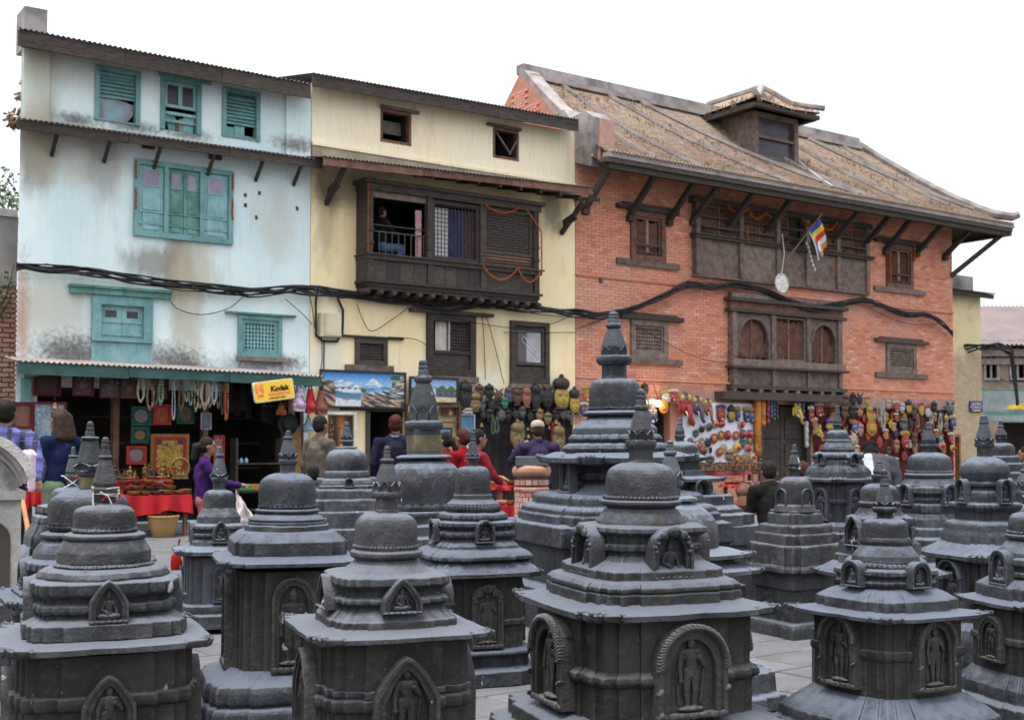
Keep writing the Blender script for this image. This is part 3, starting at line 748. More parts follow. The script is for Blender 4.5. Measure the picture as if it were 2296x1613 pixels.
x0, x1, z0, z1 = w2; m = MB(); frame(m, x0, x1, z0, z1, 0.08, -0.035, 0.12, False); m.box(x0-0.02, x1+0.16, -0.06, 0.0, z1-0.03, z1+0.05)
w = m.build('window', TEAL, H.o); zs = z0+(z1-z0)*0.44
m = MB(); frame(m, x0+0.08, x1-0.08, zs, z1-0.08, 0.05, 0.02, 0.07); xc = (x0+x1)/2; m.box(xc-0.035, xc+0.035, 0.025, 0.07, zs+0.05, z1-0.13); m.build('sash', TEALPALE, w)
for a in (x0+0.13, xc+0.035):
    m = MB(); m.box(a, a+xc-x0-0.17, 0.05, 0.055, zs+0.05, z1-0.13); m.build('pane', SMOKE, w)
for i in range(2):
    m = MB(); m.box(x0+0.08, x1-0.08, 0.03, 0.07, zs-0.12-0.13*i, zs-0.07-0.13*i); m.build('rail', TEALPALE, w)
for a, b, h, c, tl in ((0.02,0.34,0.30,TEALGREEN,0.16),(0.36,0.5,0.2,BROWNWOOD,0),(0.5,0.62,0.24,TINPALE,0),(0.62,0.97,0.28,TEAL,-0.03)):
    m = MB(); W = x1-x0-0.16; xa, xb = x0+0.08+W*a, x0+0.08+W*b
    m.prism([(xa+tl*0.5,z0+0.02),(xb+tl*0.5,z0+0.02),(xb,z0+h),(xa,z0+h+tl*0.1)], 0.06, 0.08); m.build('board', c, w)
# triple shutter window
GARLAND = simple('orange marigold garland', (0.34,0.085,0.012), (0.22,0.045,0.01), 60, 0.8, 0.3, 90)
x0, x1, z0, z1 = tri; m = MB(); frame(m, x0, x1, z0, z1, 0.085, -0.06, 0.1); xa, xb = x0+(x1-x0)*0.315, x0+(x1-x0)*0.675
m.box(xa-0.035, xa+0.035, -0.058, 0.1, z0+0.085, z1-0.085); m.box(xb-0.035, xb+0.035, -0.058, 0.1, z0+0.085, z1-0.085)
w = m.build('window', TEAL, H.o)
def leaf(par, a, b, z0, z1, mat, pw=0.6, y=-0.01):
    m = MB(); m.box(a, b, y, y+0.03, z0, z1)
    h = z1-z0
    for f0, f1 in ((0.03,0.10),(0.14,0.28),(0.33,0.62)):
        m.box(a+0.06, b-0.06, y-0.014, y+0.001, z0+h*f0, z0+h*f1)
    for f in (0.12, 0.30): m.box(a, b, y-0.022, y+0.001, z0+h*f-0.012, z0+h*f+0.012)
    s_ = m.build('shutter', mat, par)
    c = (a+b)/2; q = (b-a)*pw/2
    m = MB(); frame(m, c-q-0.02, c+q+0.02, z1-h*0.30-0.02, z1-h*0.07+0.02, 0.022, y-0.012, y+0.001); m.build('pane_frame', mat, s_)
    m = MB(); m.box(c-q, c+q, y-0.004, y+0.002, z1-h*0.30, z1-h*0.07); m.build('pane', MAUVE, s_)
leaf(w, x0+0.09, xa-0.04, z0+0.09, z1-0.09, TEALPALE); xm = (xa+xb)/2
leaf(w, xa+0.04, xm-0.004, z0+0.09, z1-0.09, TEALGREEN, 0.55); leaf(w, xm+0.004, xb-0.04, z0+0.09, z1-0.09, TEALGREEN, 0.55); leaf(w, xb+0.04, x1-0.09, z0+0.09, z1-0.09, TEALPALE)
def garland(name, pts, r, parent=None, n=None, **kw):
    m = MB(); P_ = [Vector(p) for p in pts]; L_ = sum((b-a).length for a, b in zip(P_, P_[1:])); k = n or max(4, int(L_/(r*1.5)))
    d = 0; segs = []
    for a, b in zip(P_, P_[1:]): segs.append((d, (b-a).length, a, b)); d += (b-a).length
    for i in range(k+1):
        t = L_*i/k
        for (s0, l, a, b) in segs:
            if t <= s0+l+1e-6:
                c = a.lerp(b, min(1, (t-s0)/max(l,1e-6))); m.ell(c+Vector((rnd.uniform(-1,1),0,rnd.uniform(-1,1)))*r*0.25, r*rnd.uniform(0.85,1.15), 6, 4); break
    return m.build(name, GARLAND, parent, **kw)
for xx in (x0+0.02, x1-0.02):
    for za, zb in ((z0+(z1-z0)*0.75, z1-0.06), (z0+(z1-z0)*0.35, z0+(z1-z0)*0.6)):
        garland('garland', [(xx,-0.075,za),(xx,-0.075,zb)], 0.018, w)
# lower small window with wide lintel, and lattice window
x0, x1, z0, z1 = l1; m = MB(); frame(m, x0, x1, z0, z1, 0.15, -0.06, 0.1, False); m.box(x0, x1, -0.07, 0.1, z0, z0+0.05)
w = m.build('window', TEAL, H.o)
a, b, c, d = H.L(155,635,380,662); m = MB(); m.box(a, b, -0.1, 0.003, z1+0.005, z1+0.1); m.box(a-0.02, b+0.02, -0.14, 0.003, z1+0.1, z1+0.14); m.build('lintel', TEALGREEN, w)
xc = (x0+x1)/2; h = z1-z0
for a, b in ((x0+0.15, xc-0.003), (xc+0.003, x1-0.15)):
    m = MB(); m.box(a, b, 0.02, 0.05, z0+0.05, z1-0.15)
    for f in (0.14, 0.42): m.box(a, b, 0.0, 0.021, z0+h*f, z0+h*f+0.03)
    lf = m.build('shutter', TEALPALE, w)
    m = MB(); m.box(a+0.08, b-0.08, 0.012, 0.022, z0+h*0.54, z1-0.23); m.build('pane', SMOKE, lf)
a, b, c, d = H.L(205,770,340,808); m = MB(); m.box(a, b, -0.025, 0.003, c-0.05, z0-0.004); m.build('apron_panel', TEALPALE, w)
x0, x1, z0, z1 = l2; m = MB(); frame(m, x0, x1, z0, z1, 0.07, -0.05, 0.1); frame(m, x0+0.072, x1-0.072, z0+0.072, z1-0.072, 0.06, -0.02, 0.1)
w = m.build('window', TEAL, H.o); m = MB(); lattice(m, x0+0.13, x1-0.13, z0+0.13, z1-0.13, 0.062, 0.026, 0.0, 0.04); m.build('lattice', TEALPALE, w)
m = MB(); m.box(x0-0.24, x1+0.25, -0.09, 0.003, z1+0.01, z1+0.045); m.build('lintel', TEALGREEN, w)
m = MB(); m.box(x0-0.02, x1+0.02, -0.08, 0.003, z0-0.07, z0-0.003); m.build('sill', GREYWOOD, w)
for x, y in ((550,437),(582,433),(550,460),(575,487),(666,467)):
    u, z = H.P(x, y); m = MB(); m.box(u-0.025, u+0.025, -0.004, 0.003, z-0.035, z+0.035); m.rough(0.008, 30, x); m.build('putlog_hole', DARK, H.o)
# awning over the shop
aw = eave_run(H, (42,808), (724,842), 0.95, 0, 0.12, 0.96, TINPALE, GREENFASCIA, 'awning', 0.16)
for f in (0.03, 0.33, 0.66, 0.985):
    m = MB(); m.box(H.W*f-0.03, H.W*f+0.03, -0.9, 0.0, 2.42, 2.48); m.build('awning_beam', GREENFASCIA, aw)
for x, wd in ((0.14,0.16),(1.55,0.09),(3.05,0.09),(4.62,0.12)):
    m = MB(); m.box(x-wd/2, x+wd/2, -0.03 if x > 0.2 else -0.06, 0.14, 0.0, 2.42); m.build('shop_post', TEALPALE if x < 0.2 else BROWNWOOD, H.o)
m = MB(); m.box(0.32, H.W-0.1, -0.28, 0.0, 0.0, 0.1); m.rough(0.006, 4); m.build('door_step', CEMENT, H.o)
for sh_, (a, b) in enumerate(((0.4,1.5),(3.2,4.5))):
    for z in (0.5, 0.95, 1.4, 1.85):
        m = MB(); m.box(a+1.0 if sh_ == 0 else a, b+1.3 if sh_ == 0 else b, 1.1, 1.4, z, z+0.03); m.build('shop_shelf', OLDWOOD, H.o)
BLUEH = H
# ------------------------------------------------------------------ yellow house
H = House('plastered_house', 'cream-yellow plastered house with a blackened carved wooden balcony', UB1, UY1-0.012)
YZ = 7.92
yt1, yt2 = H.L(853,243,922,328), H.L(1105,285,1163,362)
yl1, yl2, yl3 = H.L(795,757,867,820), H.L(955,702,1063,845), H.L(1142,718,1228,862)
bx0, bx1 = H.P(820,640,0.35)[0], H.P(1203,668,0.35)[0]; BZ0, BZ1 = H.P(815,640,0.35)[1], H.P(820,412,0.35)[1]
bopen = (bx0+0.25, bx1-0.05, BZ0+0.1, BZ1-0.05, 2.2)
yshop = (H.P(828,930)[0], H.P(912,930)[0], 0.1, 2.02, 2.5); yshop2 = (H.P(1065,960)[0], H.P(1160,960)[0], 0.1, 1.8, 2.5)
st = []
SOOT = (0.10,0.085,0.07)
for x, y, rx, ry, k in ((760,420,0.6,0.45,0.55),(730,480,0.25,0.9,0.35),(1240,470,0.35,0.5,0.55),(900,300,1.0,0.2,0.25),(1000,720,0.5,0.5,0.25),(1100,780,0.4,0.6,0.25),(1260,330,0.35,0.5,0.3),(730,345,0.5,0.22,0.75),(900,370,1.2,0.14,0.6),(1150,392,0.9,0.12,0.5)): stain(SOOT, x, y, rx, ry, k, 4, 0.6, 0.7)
for x, y, rx, ry, k in ((740,750,0.3,0.7,0.3),(1240,880,0.5,0.3,0.5),(1090,870,0.5,0.3,0.4),(720,820,0.3,0.3,0.4)): stain((0.72,0.68,0.6), x, y, rx, ry, k, 8, 0.4, 1.0)
YEL = plaster('cream yellow limewash', (0.81,0.635,0.355), (0.85,0.72,0.47), (0.52,0.40,0.24), st, 0.25)
CREAM = plaster('cream limewash', (0.86,0.745,0.55), (0.83,0.695,0.48), (0.45,0.35,0.2), [], 0.25)
zl = H.P(900,350,0)[1]
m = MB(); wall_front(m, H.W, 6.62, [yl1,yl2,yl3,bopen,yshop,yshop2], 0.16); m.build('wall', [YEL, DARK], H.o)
m = MB(); wall_front(m, H.W, YZ, [yt1,yt2], 0.16, 0.0, 6.622); shell(m, H.W, YZ, 5)
m.build('upper_wall', [CREAM, DARK], H.o)
m = MB(); m.box(0.0, H.W, -0.06, 0.004, 6.78, 6.84); m.rough(0.01, 4); m.build('ledge', CREAM, H.o)
m = MB(); m.box(0.0, H.W, -0.04, 0.003, 6.5, 6.777); m.rough(0.012, 3); m.build('parapet', plaster('sooty parapet', (0.42,0.34,0.22), (0.20,0.17,0.14), (0.06,0.055,0.05), []), H.o)
eave_run(H, (703,163), (1300,268), 0.42, 0, 0.9, 4.5, TIN, OLDWOOD, 'roof', 0.2)
ca = eave_run(H, (728,350), (1332,420), 0.85, 0, 0.16, 0.86, TIN, BROWNWOOD, 'canopy', 0.13)
for i in range(13):
    x = 0.2+(H.W-0.2)*i/12; m = MB(); m.bar((x,-0.8,6.36),(x,0.0,6.52),0.05,0.08); m.build('rafter', OLDWOOD, ca)
for f in (0.05, 0.94):
    m = MB(); m.bar((H.W*f,-0.72,6.28),(H.W*f,-0.003,5.75),0.08,0.08); m.bar((H.W*f,-0.5,6.05),(H.W*f+0.03,-0.05,5.95),0.05,0.16); m.build('bracket', OLDWOOD, H.o)
for rc, nm in ((yt1,0),(yt2,1)):
    x0, x1, z0, z1 = rc; m = MB(); frame(m, x0, x1, z0, z1, 0.05, -0.01, 0.12); w = m.build('window', BROWNWOOD, H.o)
    m = MB(); m.box(x0-(0.02 if nm == 0 else 0.16), x1+(0.14 if nm == 0 else 0.02), -0.08, 0.003, z1+0.004, z1+0.06); m.rough(0.008, 6); m.build('lintel', GREYWOOD, w)
    if nm == 0:
        m = MB(); m.box(x0+0.05, x1-0.05, 0.3, 0.31, z0+0.25, z1-0.12); m.rough(0.02, 4); m.build('curtain', simple('drab cloth', (0.2,0.17,0.14)), w)
    else:
        for a, b in (((x0+0.06,z1-0.1),(x1-0.25,z0+0.15)),((x1-0.02,z1-0.12),(x1-0.25,z0+0.1))): m = MB(); m.bar((a[0],-0.03,a[1]),(b[0],-0.02,b[1]),0.03,0.03); m.build('prop_stick', GREYWOOD, w)
# carved balcony
B = put('balcony', None, H.o)
BAL = B
x0, x1, zt = bx0, bx1, BZ1
zs = H.P(820,575,0.4)[1]
m = MB(); m.box(x0-0.03, x1+0.06, -0.46, 0.0, zs-0.03, zs+0.05); m.box(x0-0.06, x1+0.1, -0.5, 0.0, zs+0.05, zs+0.075); m.build('sill_rail', OLDWOOD, B)
m = MB(); m.box(x0-0.02, x1+0.03, -0.42, 0.0, BZ0, BZ0+0.07); m.box(x0-0.05, x1+0.07, -0.47, 0.0, BZ0+0.07, BZ0+0.12); m.box(x0, x1, -0.40, 0.0, BZ0-0.06, BZ0); m.build('bottom_beam', OLDWOOD, B)
nb = 15
for i in range(nb):
    x = x0+(x1-x0)*i/(nb-1); m = MB(); m.tube([(x,0.0,BZ0-0.1),(x,-0.42,BZ0-0.1),(x,-0.47,BZ0-0.1)], [0.055,0.055,0.04], 8); m.build('joist_end', OLDWOOD, B)
posts = [x0+0.05, x0+(x1-x0)*0.345, x0+(x1-x0)*0.655, x1-0.05]
for px in posts:
    m = MB(); m.box(px-0.06, px+0.06, -0.42, -0.3, zs+0.075, zt)
    for z in (0.25, 0.5): m.box(px-0.075, px+0.075, -0.435, -0.3, zs+z, zs+z+0.04)
    m.box(px-0.06, px+0.06, -0.44, -0.36, BZ0+0.12, zs-0.03); m.build('post', OLDWOOD, B)
for i in range(3):
    for k in range(4):
        a = posts[i]+0.07+(posts[i+1]-posts[i]-0.14)*k/4; b = posts[i]+0.07+(posts[i+1]-posts[i]-0.14)*(k+1)/4-0.008
        m = MB(); m.box(a, b, -0.41+rnd.uniform(-0.004,0.004), -0.385, BZ0+0.125, zs-0.035); m.build('panel_board', OLDWOOD, B)
m = MB(); m.box(x0-0.04, x1+0.06, -0.44, 0.0, zt-0.1, zt+0.02); m.box(x0-0.1, x1+0.12, -0.5, 0.0, zt+0.02, zt+0.09); m.build('top_beam', OLDWOOD, B)
m = MB(); m.box(x0-0.02, x0+0.02, -0.4, 0.0, BZ0, zt); m.build('side_panel', OLDWOOD, B); m = MB(); m.box(x1-0.02, x1+0.02, -0.4, 0.0, BZ0, zt); m.build('side_panel', OLDWOOD, B)
# left bay: open, iron railing; middle bay: square lattice before curtains; right bay: dense lattice over slats
IRON = simple('grey iron', (0.10,0.095,0.095), None, 10, 0.5, 0, metal=0.3)
for k in range(9):
    x = posts[0]+0.1+(posts[1]-posts[0]-0.2)*k/8; m = MB(); m.tube([(x,-0.33,zs+0.075),(x,-0.33,zs+0.5)], 0.009, 6); m.build('railing_bar', IRON, B)
m = MB(); m.tube([(posts[0]+0.07,-0.33,zs+0.5),(posts[1]-0.07,-0.33,zs+0.5)], 0.013, 6); m.tube([(posts[0]+0.07,-0.33,zs+0.62),(posts[1]-0.07,-0.33,zs+0.62)], 0.01, 6); m.build('railing_rail', IRON, B)
PINKCURT = simple('patterned pink curtain', (0.45,0.18,0.2), (0.5,0.42,0.42), 30, 0.9, 0.2)
def curtain(par, xa, xb, za, zb, y, mat, name='curtain', waves=4, amp=0.02):
    m = MB(); n = waves*6; vs_ = []
    for i in range(n+1):
        x = xa+(xb-xa)*i/n; yy = y+amp*math.sin(2*math.pi*waves*i/n)
        for z in (za, (za+zb)/2, zb): vs_.append((x, yy*1.0, z))
    m.add(vs_, [(i*3+j, (i+1)*3+j, (i+1)*3+j+1, i*3+j+1) for i in range(n) for j in range(2)], True); return m.build(name, mat, par)
curtain(B, posts[1]-0.26, posts[1]-0.13, zs+0.1, zt-0.35, -0.3, PINKCURT, waves=2)
m = MB(); m.box(posts[0]+0.06, posts[1]-0.06, -0.36, -0.3, zt-0.22, zt-0.1); m.build('head_board', GREYWOOD, B)
a, b = posts[1]+0.12, posts[2]-0.1
m = MB(); frame(m, posts[1]+0.06, posts[2]-0.06, zs+0.08, zt-0.12, 0.07, -0.37, -0.31); w = m.build('lattice_frame', OLDWOOD, B)
m = MB(); lattice(m, a+0.02, b-0.02, zs+0.17, zt-0.2, 0.078, 0.015, -0.332, -0.32); m.build('lattice', OLDWOOD, w)
curtain(B, a, a+(b-a)*0.36, zs+0.1, zt-0.25, -0.28, simple('white curtain', (0.75,0.75,0.75), (0.6,0.6,0.62), 5, 0.9, 0), waves=4)
curtain(B, a+(b-a)*0.38, a+(b-a)*0.72, zs+0.1, zt-0.25, -0.28, simple('blue curtain', (0.06,0.08,0.25), (0.03,0.04,0.13), 5, 0.9, 0), waves=4)
curtain(B, a+(b-a)*0.72, b, zs+0.1, zt-0.25, -0.28, simple('maroon curtain', (0.10,0.05,0.05), (0.06,0.03,0.03), 5, 0.9, 0), waves=3)
a, b = posts[2]+0.06, posts[3]-0.06
m = MB(); frame(m, a, b, zs+0.32, zt-0.12, 0.06, -0.37, -0.31); w = m.build('lattice_frame', OLDWOOD, B)
m = MB(); lattice(m, a+0.06, b-0.06, zs+0.38, zt-0.18, 0.055, 0.022, -0.35, -0.32); m.box(a+0.06, b-0.06, -0.3, -0.28, zs+0.38, zt-0.18); m.build('lattice', OLDWOOD, w)
for k in range(4):
    z = zs+0.085+k*0.06; m = MB(); m.box(a, b, -0.36, -0.33, z, z+0.04); m.build('slat', BROWNWOOD if k != 1 else OLDWOOD, B)
ORNG = simple('raw orange plank', (0.42,0.2,0.09), (0.3,0.13,0.06), 6, 0.7, 0.2)
m = MB(); m.box(a, b, -0.31, -0.29, zs+0.08, zs+0.32); m.build('back_board', ORNG, B)
def drape(p, q, sag, k=9): p, q = Vector(p), Vector(q); return [p.lerp(q, i/(k-1)) - Vector((0,0,sag*4*(i/(k-1))*(1-i/(k-1)))) for i in range(k)]
xa, xb = posts[2]-0.05, x1+0.02
for pts in (drape((xa,-0.5,zs+0.02),(xa+(xb-xa)*0.58,-0.5,zs+0.06),0.25), drape((xa+(xb-xa)*0.58,-0.5,zs+0.06),(xb,-0.5,zs+0.1),0.28), [(xb,-0.5,zs+0.1),(xb+0.01,-0.48,zt-0.5),(xb-0.35,-0.48,zt-0.1)], drape((posts[2]+0.0,-0.48,zt-0.1),(posts[2]+0.8,-0.48,zt-0.08),0.14)):
    garland('garland', pts, 0.02, B)
garland('garland', [(x0-0.02,-0.46,zt),(x0-0.02,-0.46,zs+0.1)], 0.014, B)
# lower windows
x0, x1, z0, z1 = yl1; m = MB(); frame(m, x0, x1, z0, z1, 0.09, -0.05, 0.1); w = m.build('window', OLDWOOD, H.o)
m = MB(); lattice(m, x0+0.09, x1-0.09, z0+0.09, z1-0.09, 0.055, 0.024, 0.0, 0.03); m.build('lattice', OLDWOOD, w)
m = MB(); m.box(x0-0.35, x1+0.33, -0.07, 0.003, z1+0.004, z1+0.045); m.build('lintel', OLDWOOD, w); m = MB(); m.box(x0-0.2, x1+0.12, -0.07, 0.003, z0-0.12, z0-0.004); m.rough(0.01,5); m.build('sill', GREYWOOD, w)
x0, x1, z0, z1 = yl2; m = MB(); frame(m, x0, x1, z0, z1, 0.13, -0.08, 0.1); zm = z0+(z1-z0)*0.36; m.box(x0+0.132, x1-0.132, -0.06, 0.1, zm, zm+0.06)
w = m.build('window', OLDWOOD, H.o); m = MB(); m.box(x0+0.132, x1-0.132, -0.02, 0.02, z0+0.132, zm-0.002); m.build('apron_panel', OLDWOOD, w)
m = MB(); m.box(x0-0.38, x1+0.38, -0.14, 0.003, z1+0.004, z1+0.07); m.build('lintel', OLDWOOD, w)
xc = x0+(x1-x0)*0.47; m = MB(); lattice(m, xc+0.03, x1-0.14, zm+0.07, z1-0.14, 0.06, 0.022, 0.02, 0.05); m.build('lattice', OLDWOOD, w)
curtain(w, x0+0.26, xc, zm+0.06, z1-0.13, 0.08, simple('cream curtain', (0.6,0.55,0.48), (0.5,0.44,0.38), 5, 0.9, 0), waves=2)
m = MB(); m.box(xc, xc+0.025, -0.0, 0.05, zm+0.06, z1-0.132); m.build('glazing_bar', simple('pale grey paint', (0.5,0.5,0.52)), w)
m = MB(); m.box(x0-0.05, x1+0.05, -0.1, 0.003, z0-0.12, z0-0.004); m.build('sill', GREYWOOD, w)
x0, x1, z0, z1 = yl3; m = MB(); frame(m, x0, x1, z0, z1, 0.1, -0.08, 0.1); frame(m, x0+0.12, x1-0.12, z0+(z1-z0)*0.3, z1-0.12, 0.06, -0.05, 0.0); m.box(x0+0.102, x1-0.102, -0.02, 0.02, z0+0.102, z0+(z1-z0)*0.28)
w = m.build('window', OLDWOOD, H.o)
GLASS = NT('old window glass'); GLASS.b.inputs['Transmission Weight'].default_value = 0.0; GLASS = GLASS.done((0.06,0.05,0.05), 0.12, None, 0, 0.7)
m = MB(); m.box(x0+0.18, x1-0.18, -0.02, -0.01, z0+(z1-z0)*0.3+0.06, z1-0.18); m.build('pane', GLASS, w)
m = MB(); m.box(x0+(x1-x0)*0.42, x1-0.2, -0.028, -0.021, z0+(z1-z0)*0.3+0.06, z1-0.22); m.rough(0.003,8); m.build('paper_sheet', simple('grey paper', (0.42,0.4,0.43), (0.3,0.28,0.3), 3), w)
m = MB(); a, b, c, d = x0+0.28, x1-0.25, z1-0.35, z1-0.75; m.tube([(a,-0.035,c),(a+0.05,-0.035,c+0.05),(b,-0.035,d+0.06),(b,-0.035,d),(a,-0.035,c-0.05),(a,-0.035,c)], 0.008, 5); m.build('wire_hanger', simple('white wire', (0.7,0.7,0.7)), w)
m = MB(); m.box(x0-0.02, x1+0.05, -0.1, 0.003, z0-0.09, z0-0.004); m.build('sill', GREYWOOD, w)
# meter box
a, b, c, d = H.L(712,702,757,757); t = thing('meter_box', 'beige electricity meter box on the yellow wall', 'meter box', fpos(UB1+(a+b)/2, 0, (c+d)/2), FROT)
BOXM = simple('beige enamel', (0.55,0.48,0.33), (0.45,0.38,0.26), 4, 0.45, 0.1)
w_, h_ = (b-a)/2, (d-c)/2; m = MB(); m.box(-w_, w_, -0.14, -0.001, -h_, h_); m.build('housing', BOXM, t); m = MB(); m.box(-w_*0.6, w_*0.97, -0.16, -0.142, -h_*0.9, h_*0.93); m.build('lid', BOXM, t)
m = MB(); m.tube([(-w_*1.25,-0.05,-h_*0.9),(-w_*1.3,-0.05,h_*2.0),(-w_*1.1,-0.05,h_*3.2)], 0.02, 6); m.tube([(-w_*1.25,-0.05,-h_*0.9),(-w_*0.6,-0.05,-h_*1.35),(w_*0.8,-0.05,-h_*1.35),(w_*1.35,-0.05,-h_*0.6),(w_*1.4,-0.05,h_*1.4),(w_*0.8,-0.05,h_*2.5),(-w_*0.1,-0.05,h_*2.9)], 0.022, 6); m.tube([(-w_*0.4,-0.03,-h_*1.3),(-w_*0.45,-0.03,-h_*4.6)], 0.012, 6); m.build('conduit', WIRE, t)
m = MB(); m.box(yshop[0]-0.08, yshop[0], -0.04, 0.1, 0, 2.02); m.build('door_jamb', OLDWOOD, H.o); m = MB(); m.box(yshop[1], yshop[1]+0.08, -0.04, 0.1, 0, 2.02); m.build('door_jamb', OLDWOOD, H.o)
m = MB(); m.box(yshop[0]-0.6, yshop[1]+0.5, -0.06, 0.0, 2.02, 2.16); m.build('door_head', OLDWOOD, H.o)
YELH = H

# ------------------------------------------------------------------ brick house
H = House('brick_house', 'long red brick house with carved windows and a grassy tiled roof', UY1, UR1)
RN, BDEP = -2.0, 4.0
zE = 7.32; EN = 1.0
rL, rR = H.P(1160,162,RN), H.P(1915,302,RN); zR = (rL[1]+rR[1])/2-0.14
WZ = 7.55
bt1, bt2 = H.L(1412,470,1490,590), H.L(1985,545,2045,650)
bb = H.L(1550,455,1940,640)
bl1, bl2 = H.L(1412,715,1495,805), H.L(1985,768,2052,838)
bc = H.L(1632,700,1880,880)
bdoor = (H.P(1700,960)[0], H.P(1812,960)[0], 0.0, 2.35, 1.0)
blam = (H.P(1464,960)[0], H.P(1503,960)[0], 0.0, 2.3, 2.0)
ops = [bt1,bt2,bb,bl1,bl2,bc,bdoor,blam]
MORTAR = simple('pinkish mortar', (0.44,0.20,0.13), (0.34,0.155,0.105), 5, 0.9, 0.2)
m = MB(); wall_front(m, H.W, WZ, ops, 0.2, 0.014); shell(m, H.W, WZ, BDEP, 0.014); m.build('wall', [MORTAR, DARK], H.o)
BR = NT('facing brick')
isl = BR.n('ShaderNodeNewGeometry').outputs['Random Per Island']
v = BR.ma('FRACT', BR.ma('ADD', BR.ma('MULTIPLY', isl, 1.0), BR.ma('MULTIPLY', BR.rand, 7.3)))
geo = BR.n('ShaderNodeNewGeometry').outputs['Position']
big = BR.noise(0.55, 5, 0.6, geo)
cr = BR.n('ShaderNodeValToRGB'); els = cr.color_ramp.elements
els[0].color = (0.44,0.165,0.10,1); els[1].color = (0.64,0.36,0.26,1)
for p_, c_ in ((0.3,(0.55,0.215,0.125,1)),(0.65,(0.61,0.265,0.165,1)),(0.9,(0.50,0.235,0.17,1))): e = els.new(p_); e.color = c_
BR.t.links.new(v, cr.inputs[0])
col = BR.mix(BR.ma('MULTIPLY', BR.rng(big, 0.42, 0.68), 0.5), cr.outputs[0], (0.53,0.31,0.25))
col = BR.mix(BR.ma('MULTIPLY', BR.rng(BR.noise(2.2, 6, 0.7, geo), 0.5, 0.72), 0.5), col, (0.33,0.19,0.155))
BRICK = BR.done(col, 0.85, BR.bump(BR.noise(40, 4, 0.6, geo), 0.3, 0.01), 0, 0.2)
bw, bh = 0.215, 0.066; courses = int((WZ-0.0)/bh); allb = []
for r in range(courses):
    z = r*bh; x = -(bw/2 if r % 2 else 0.0)
    while x < H.W:
        a, b = max(0.0, x), min(H.W, x+bw-0.008); x += bw
        segs = [(a, b)]
        for o in ops:
            if z+bh*0.6 > o[2]-0.02 and z+bh*0.4 < o[3]+0.02:
                ns = []
                for (p, q) in segs:
                    if q <= o[0] or p >= o[1]: ns.append((p, q))
                    else:
                        if p < o[0]-0.02: ns.append((p, o[0]))
                        if q > o[1]+0.02: ns.append((o[1], q))
                segs = ns
        for p, q in segs:
            if q-p > 0.03: allb.append((p, q, z))
def cam_d2(p): w_ = fpos(UY1+p[0], 0, p[2]); return (w_ - Vector((0,0,EYE))).length
allb.sort(key=lambda q: (0 if q[2] > 2.4 else 1, cam_d2(q)))
ub = MB(); ub.box(-0.5,0.5,-0.5,0.5,-0.5,0.5); ub.f = ub.f[:5][:0]+[f for f in ub.f if f != (2,3,7,6)]; ub.sm = ub.sm[:len(ub.f)]; ub.mi = ub.mi[:len(ub.f)]; ub.c = ub.c[:len(ub.f)]
ubm = ub.mesh('brick', BRICK); rest = MB(); bparent = H.o
for i, (p, q, z) in enumerate(allb):
    j = rnd.uniform(-0.004, 0.004); hh = bh-0.0065
    if i < 280:
        o = put('brick', ubm, bparent, ((p+q)/2, 0.007+j*0.5, z+bh/2)); o.scale = (q-p, 0.024, hh)
    else:
        y0 = -0.004+j; rest.add([(p,y0,z),(q,y0,z),(q,y0,z+hh),(p,y0,z+hh),(p,0.014,z),(q,0.014,z),(q,0.014,z+hh),(p,0.014,z+hh)], [(0,1,2,3),(0,4,5,1),(3,2,6,7),(0,3,7,4),(1,5,6,2)])
rest.build('far_bricks', BRICK, H.o, kind='stuff')
# gable brick face toward the yellow house (joined courses)
gb = MB()
for z in (4.94, 2.8):
    m = MB(); m.box(0.0, H.W, -0.035, 0.0, z-0.02, z+0.025); m.build('string_course', BRICK, H.o)
# --- roof
RIDGE_L, RIDGE_R = 0.1, rR[0]; cornR = H.P(2268,485,EN)[0]
def roof_z(t): return zR+(zE-zR)*t-0.16*math.sin(math.pi*t)+0.0        # t: 0 ridge, 1 eave
def roof_y(t): return -RN+(-EN+RN)*t                                     # local y (into the house positive)
def right_x(t): return RIDGE_R+(cornR-RIDGE_R)*t
TILEROOF = NT('small clay roof tile')
g_ = TILEROOF.n('ShaderNodeNewGeometry'); isl = g_.outputs['Random Per Island']; pz = g_.outputs['Position']
c_ = TILEROOF.mix(isl, (0.205,0.13,0.10), (0.29,0.195,0.15))
c_ = TILEROOF.mix(TILEROOF.rng(TILEROOF.noise(0.9, 5, 0.65, pz), 0.35, 0.65), c_, (0.26,0.20,0.145))
c_ = TILEROOF.mix(TILEROOF.ma('MULTIPLY', TILEROOF.rng(TILEROOF.noise(6, 5, 0.65, pz), 0.5, 0.7), 0.5), c_, (0.13,0.10,0.08))
TILEROOF = TILEROOF.done(c_, 0.9, None, 0, 0.2)
m = MB(); T = [i/8 for i in range(9)]
vs_ = [(RIDGE_L, roof_y(t), roof_z(t)-0.02) for t in T]+[(right_x(t), roof_y(t), roof_z(t)-0.02) for t in T]
fs_ = [(i, i+1, 9+i+1, 9+i) for i in range(8)]
k0 = len(vs_); back_y = lambda t: -RN+(BDEP+EN+RN)*t
vs_ += [(RIDGE_L, back_y(t), roof_z(t)-0.02) for t in T]+[(right_x(t), back_y(t), roof_z(t)-0.02) for t in T]
fs_ += [(k0+i, k0+9+i, k0+9+i+1, k0+i+1) for i in range(8)]
fs_ += [(9+i, 9+i+1, k0+9+i+1, k0+9+i) for i in range(8)]
m.add(vs_, fs_, True)
roof = m.build('roof', TILEROOF, H.o)
tl = MB(); rows = 36; rr = random.Random(5)
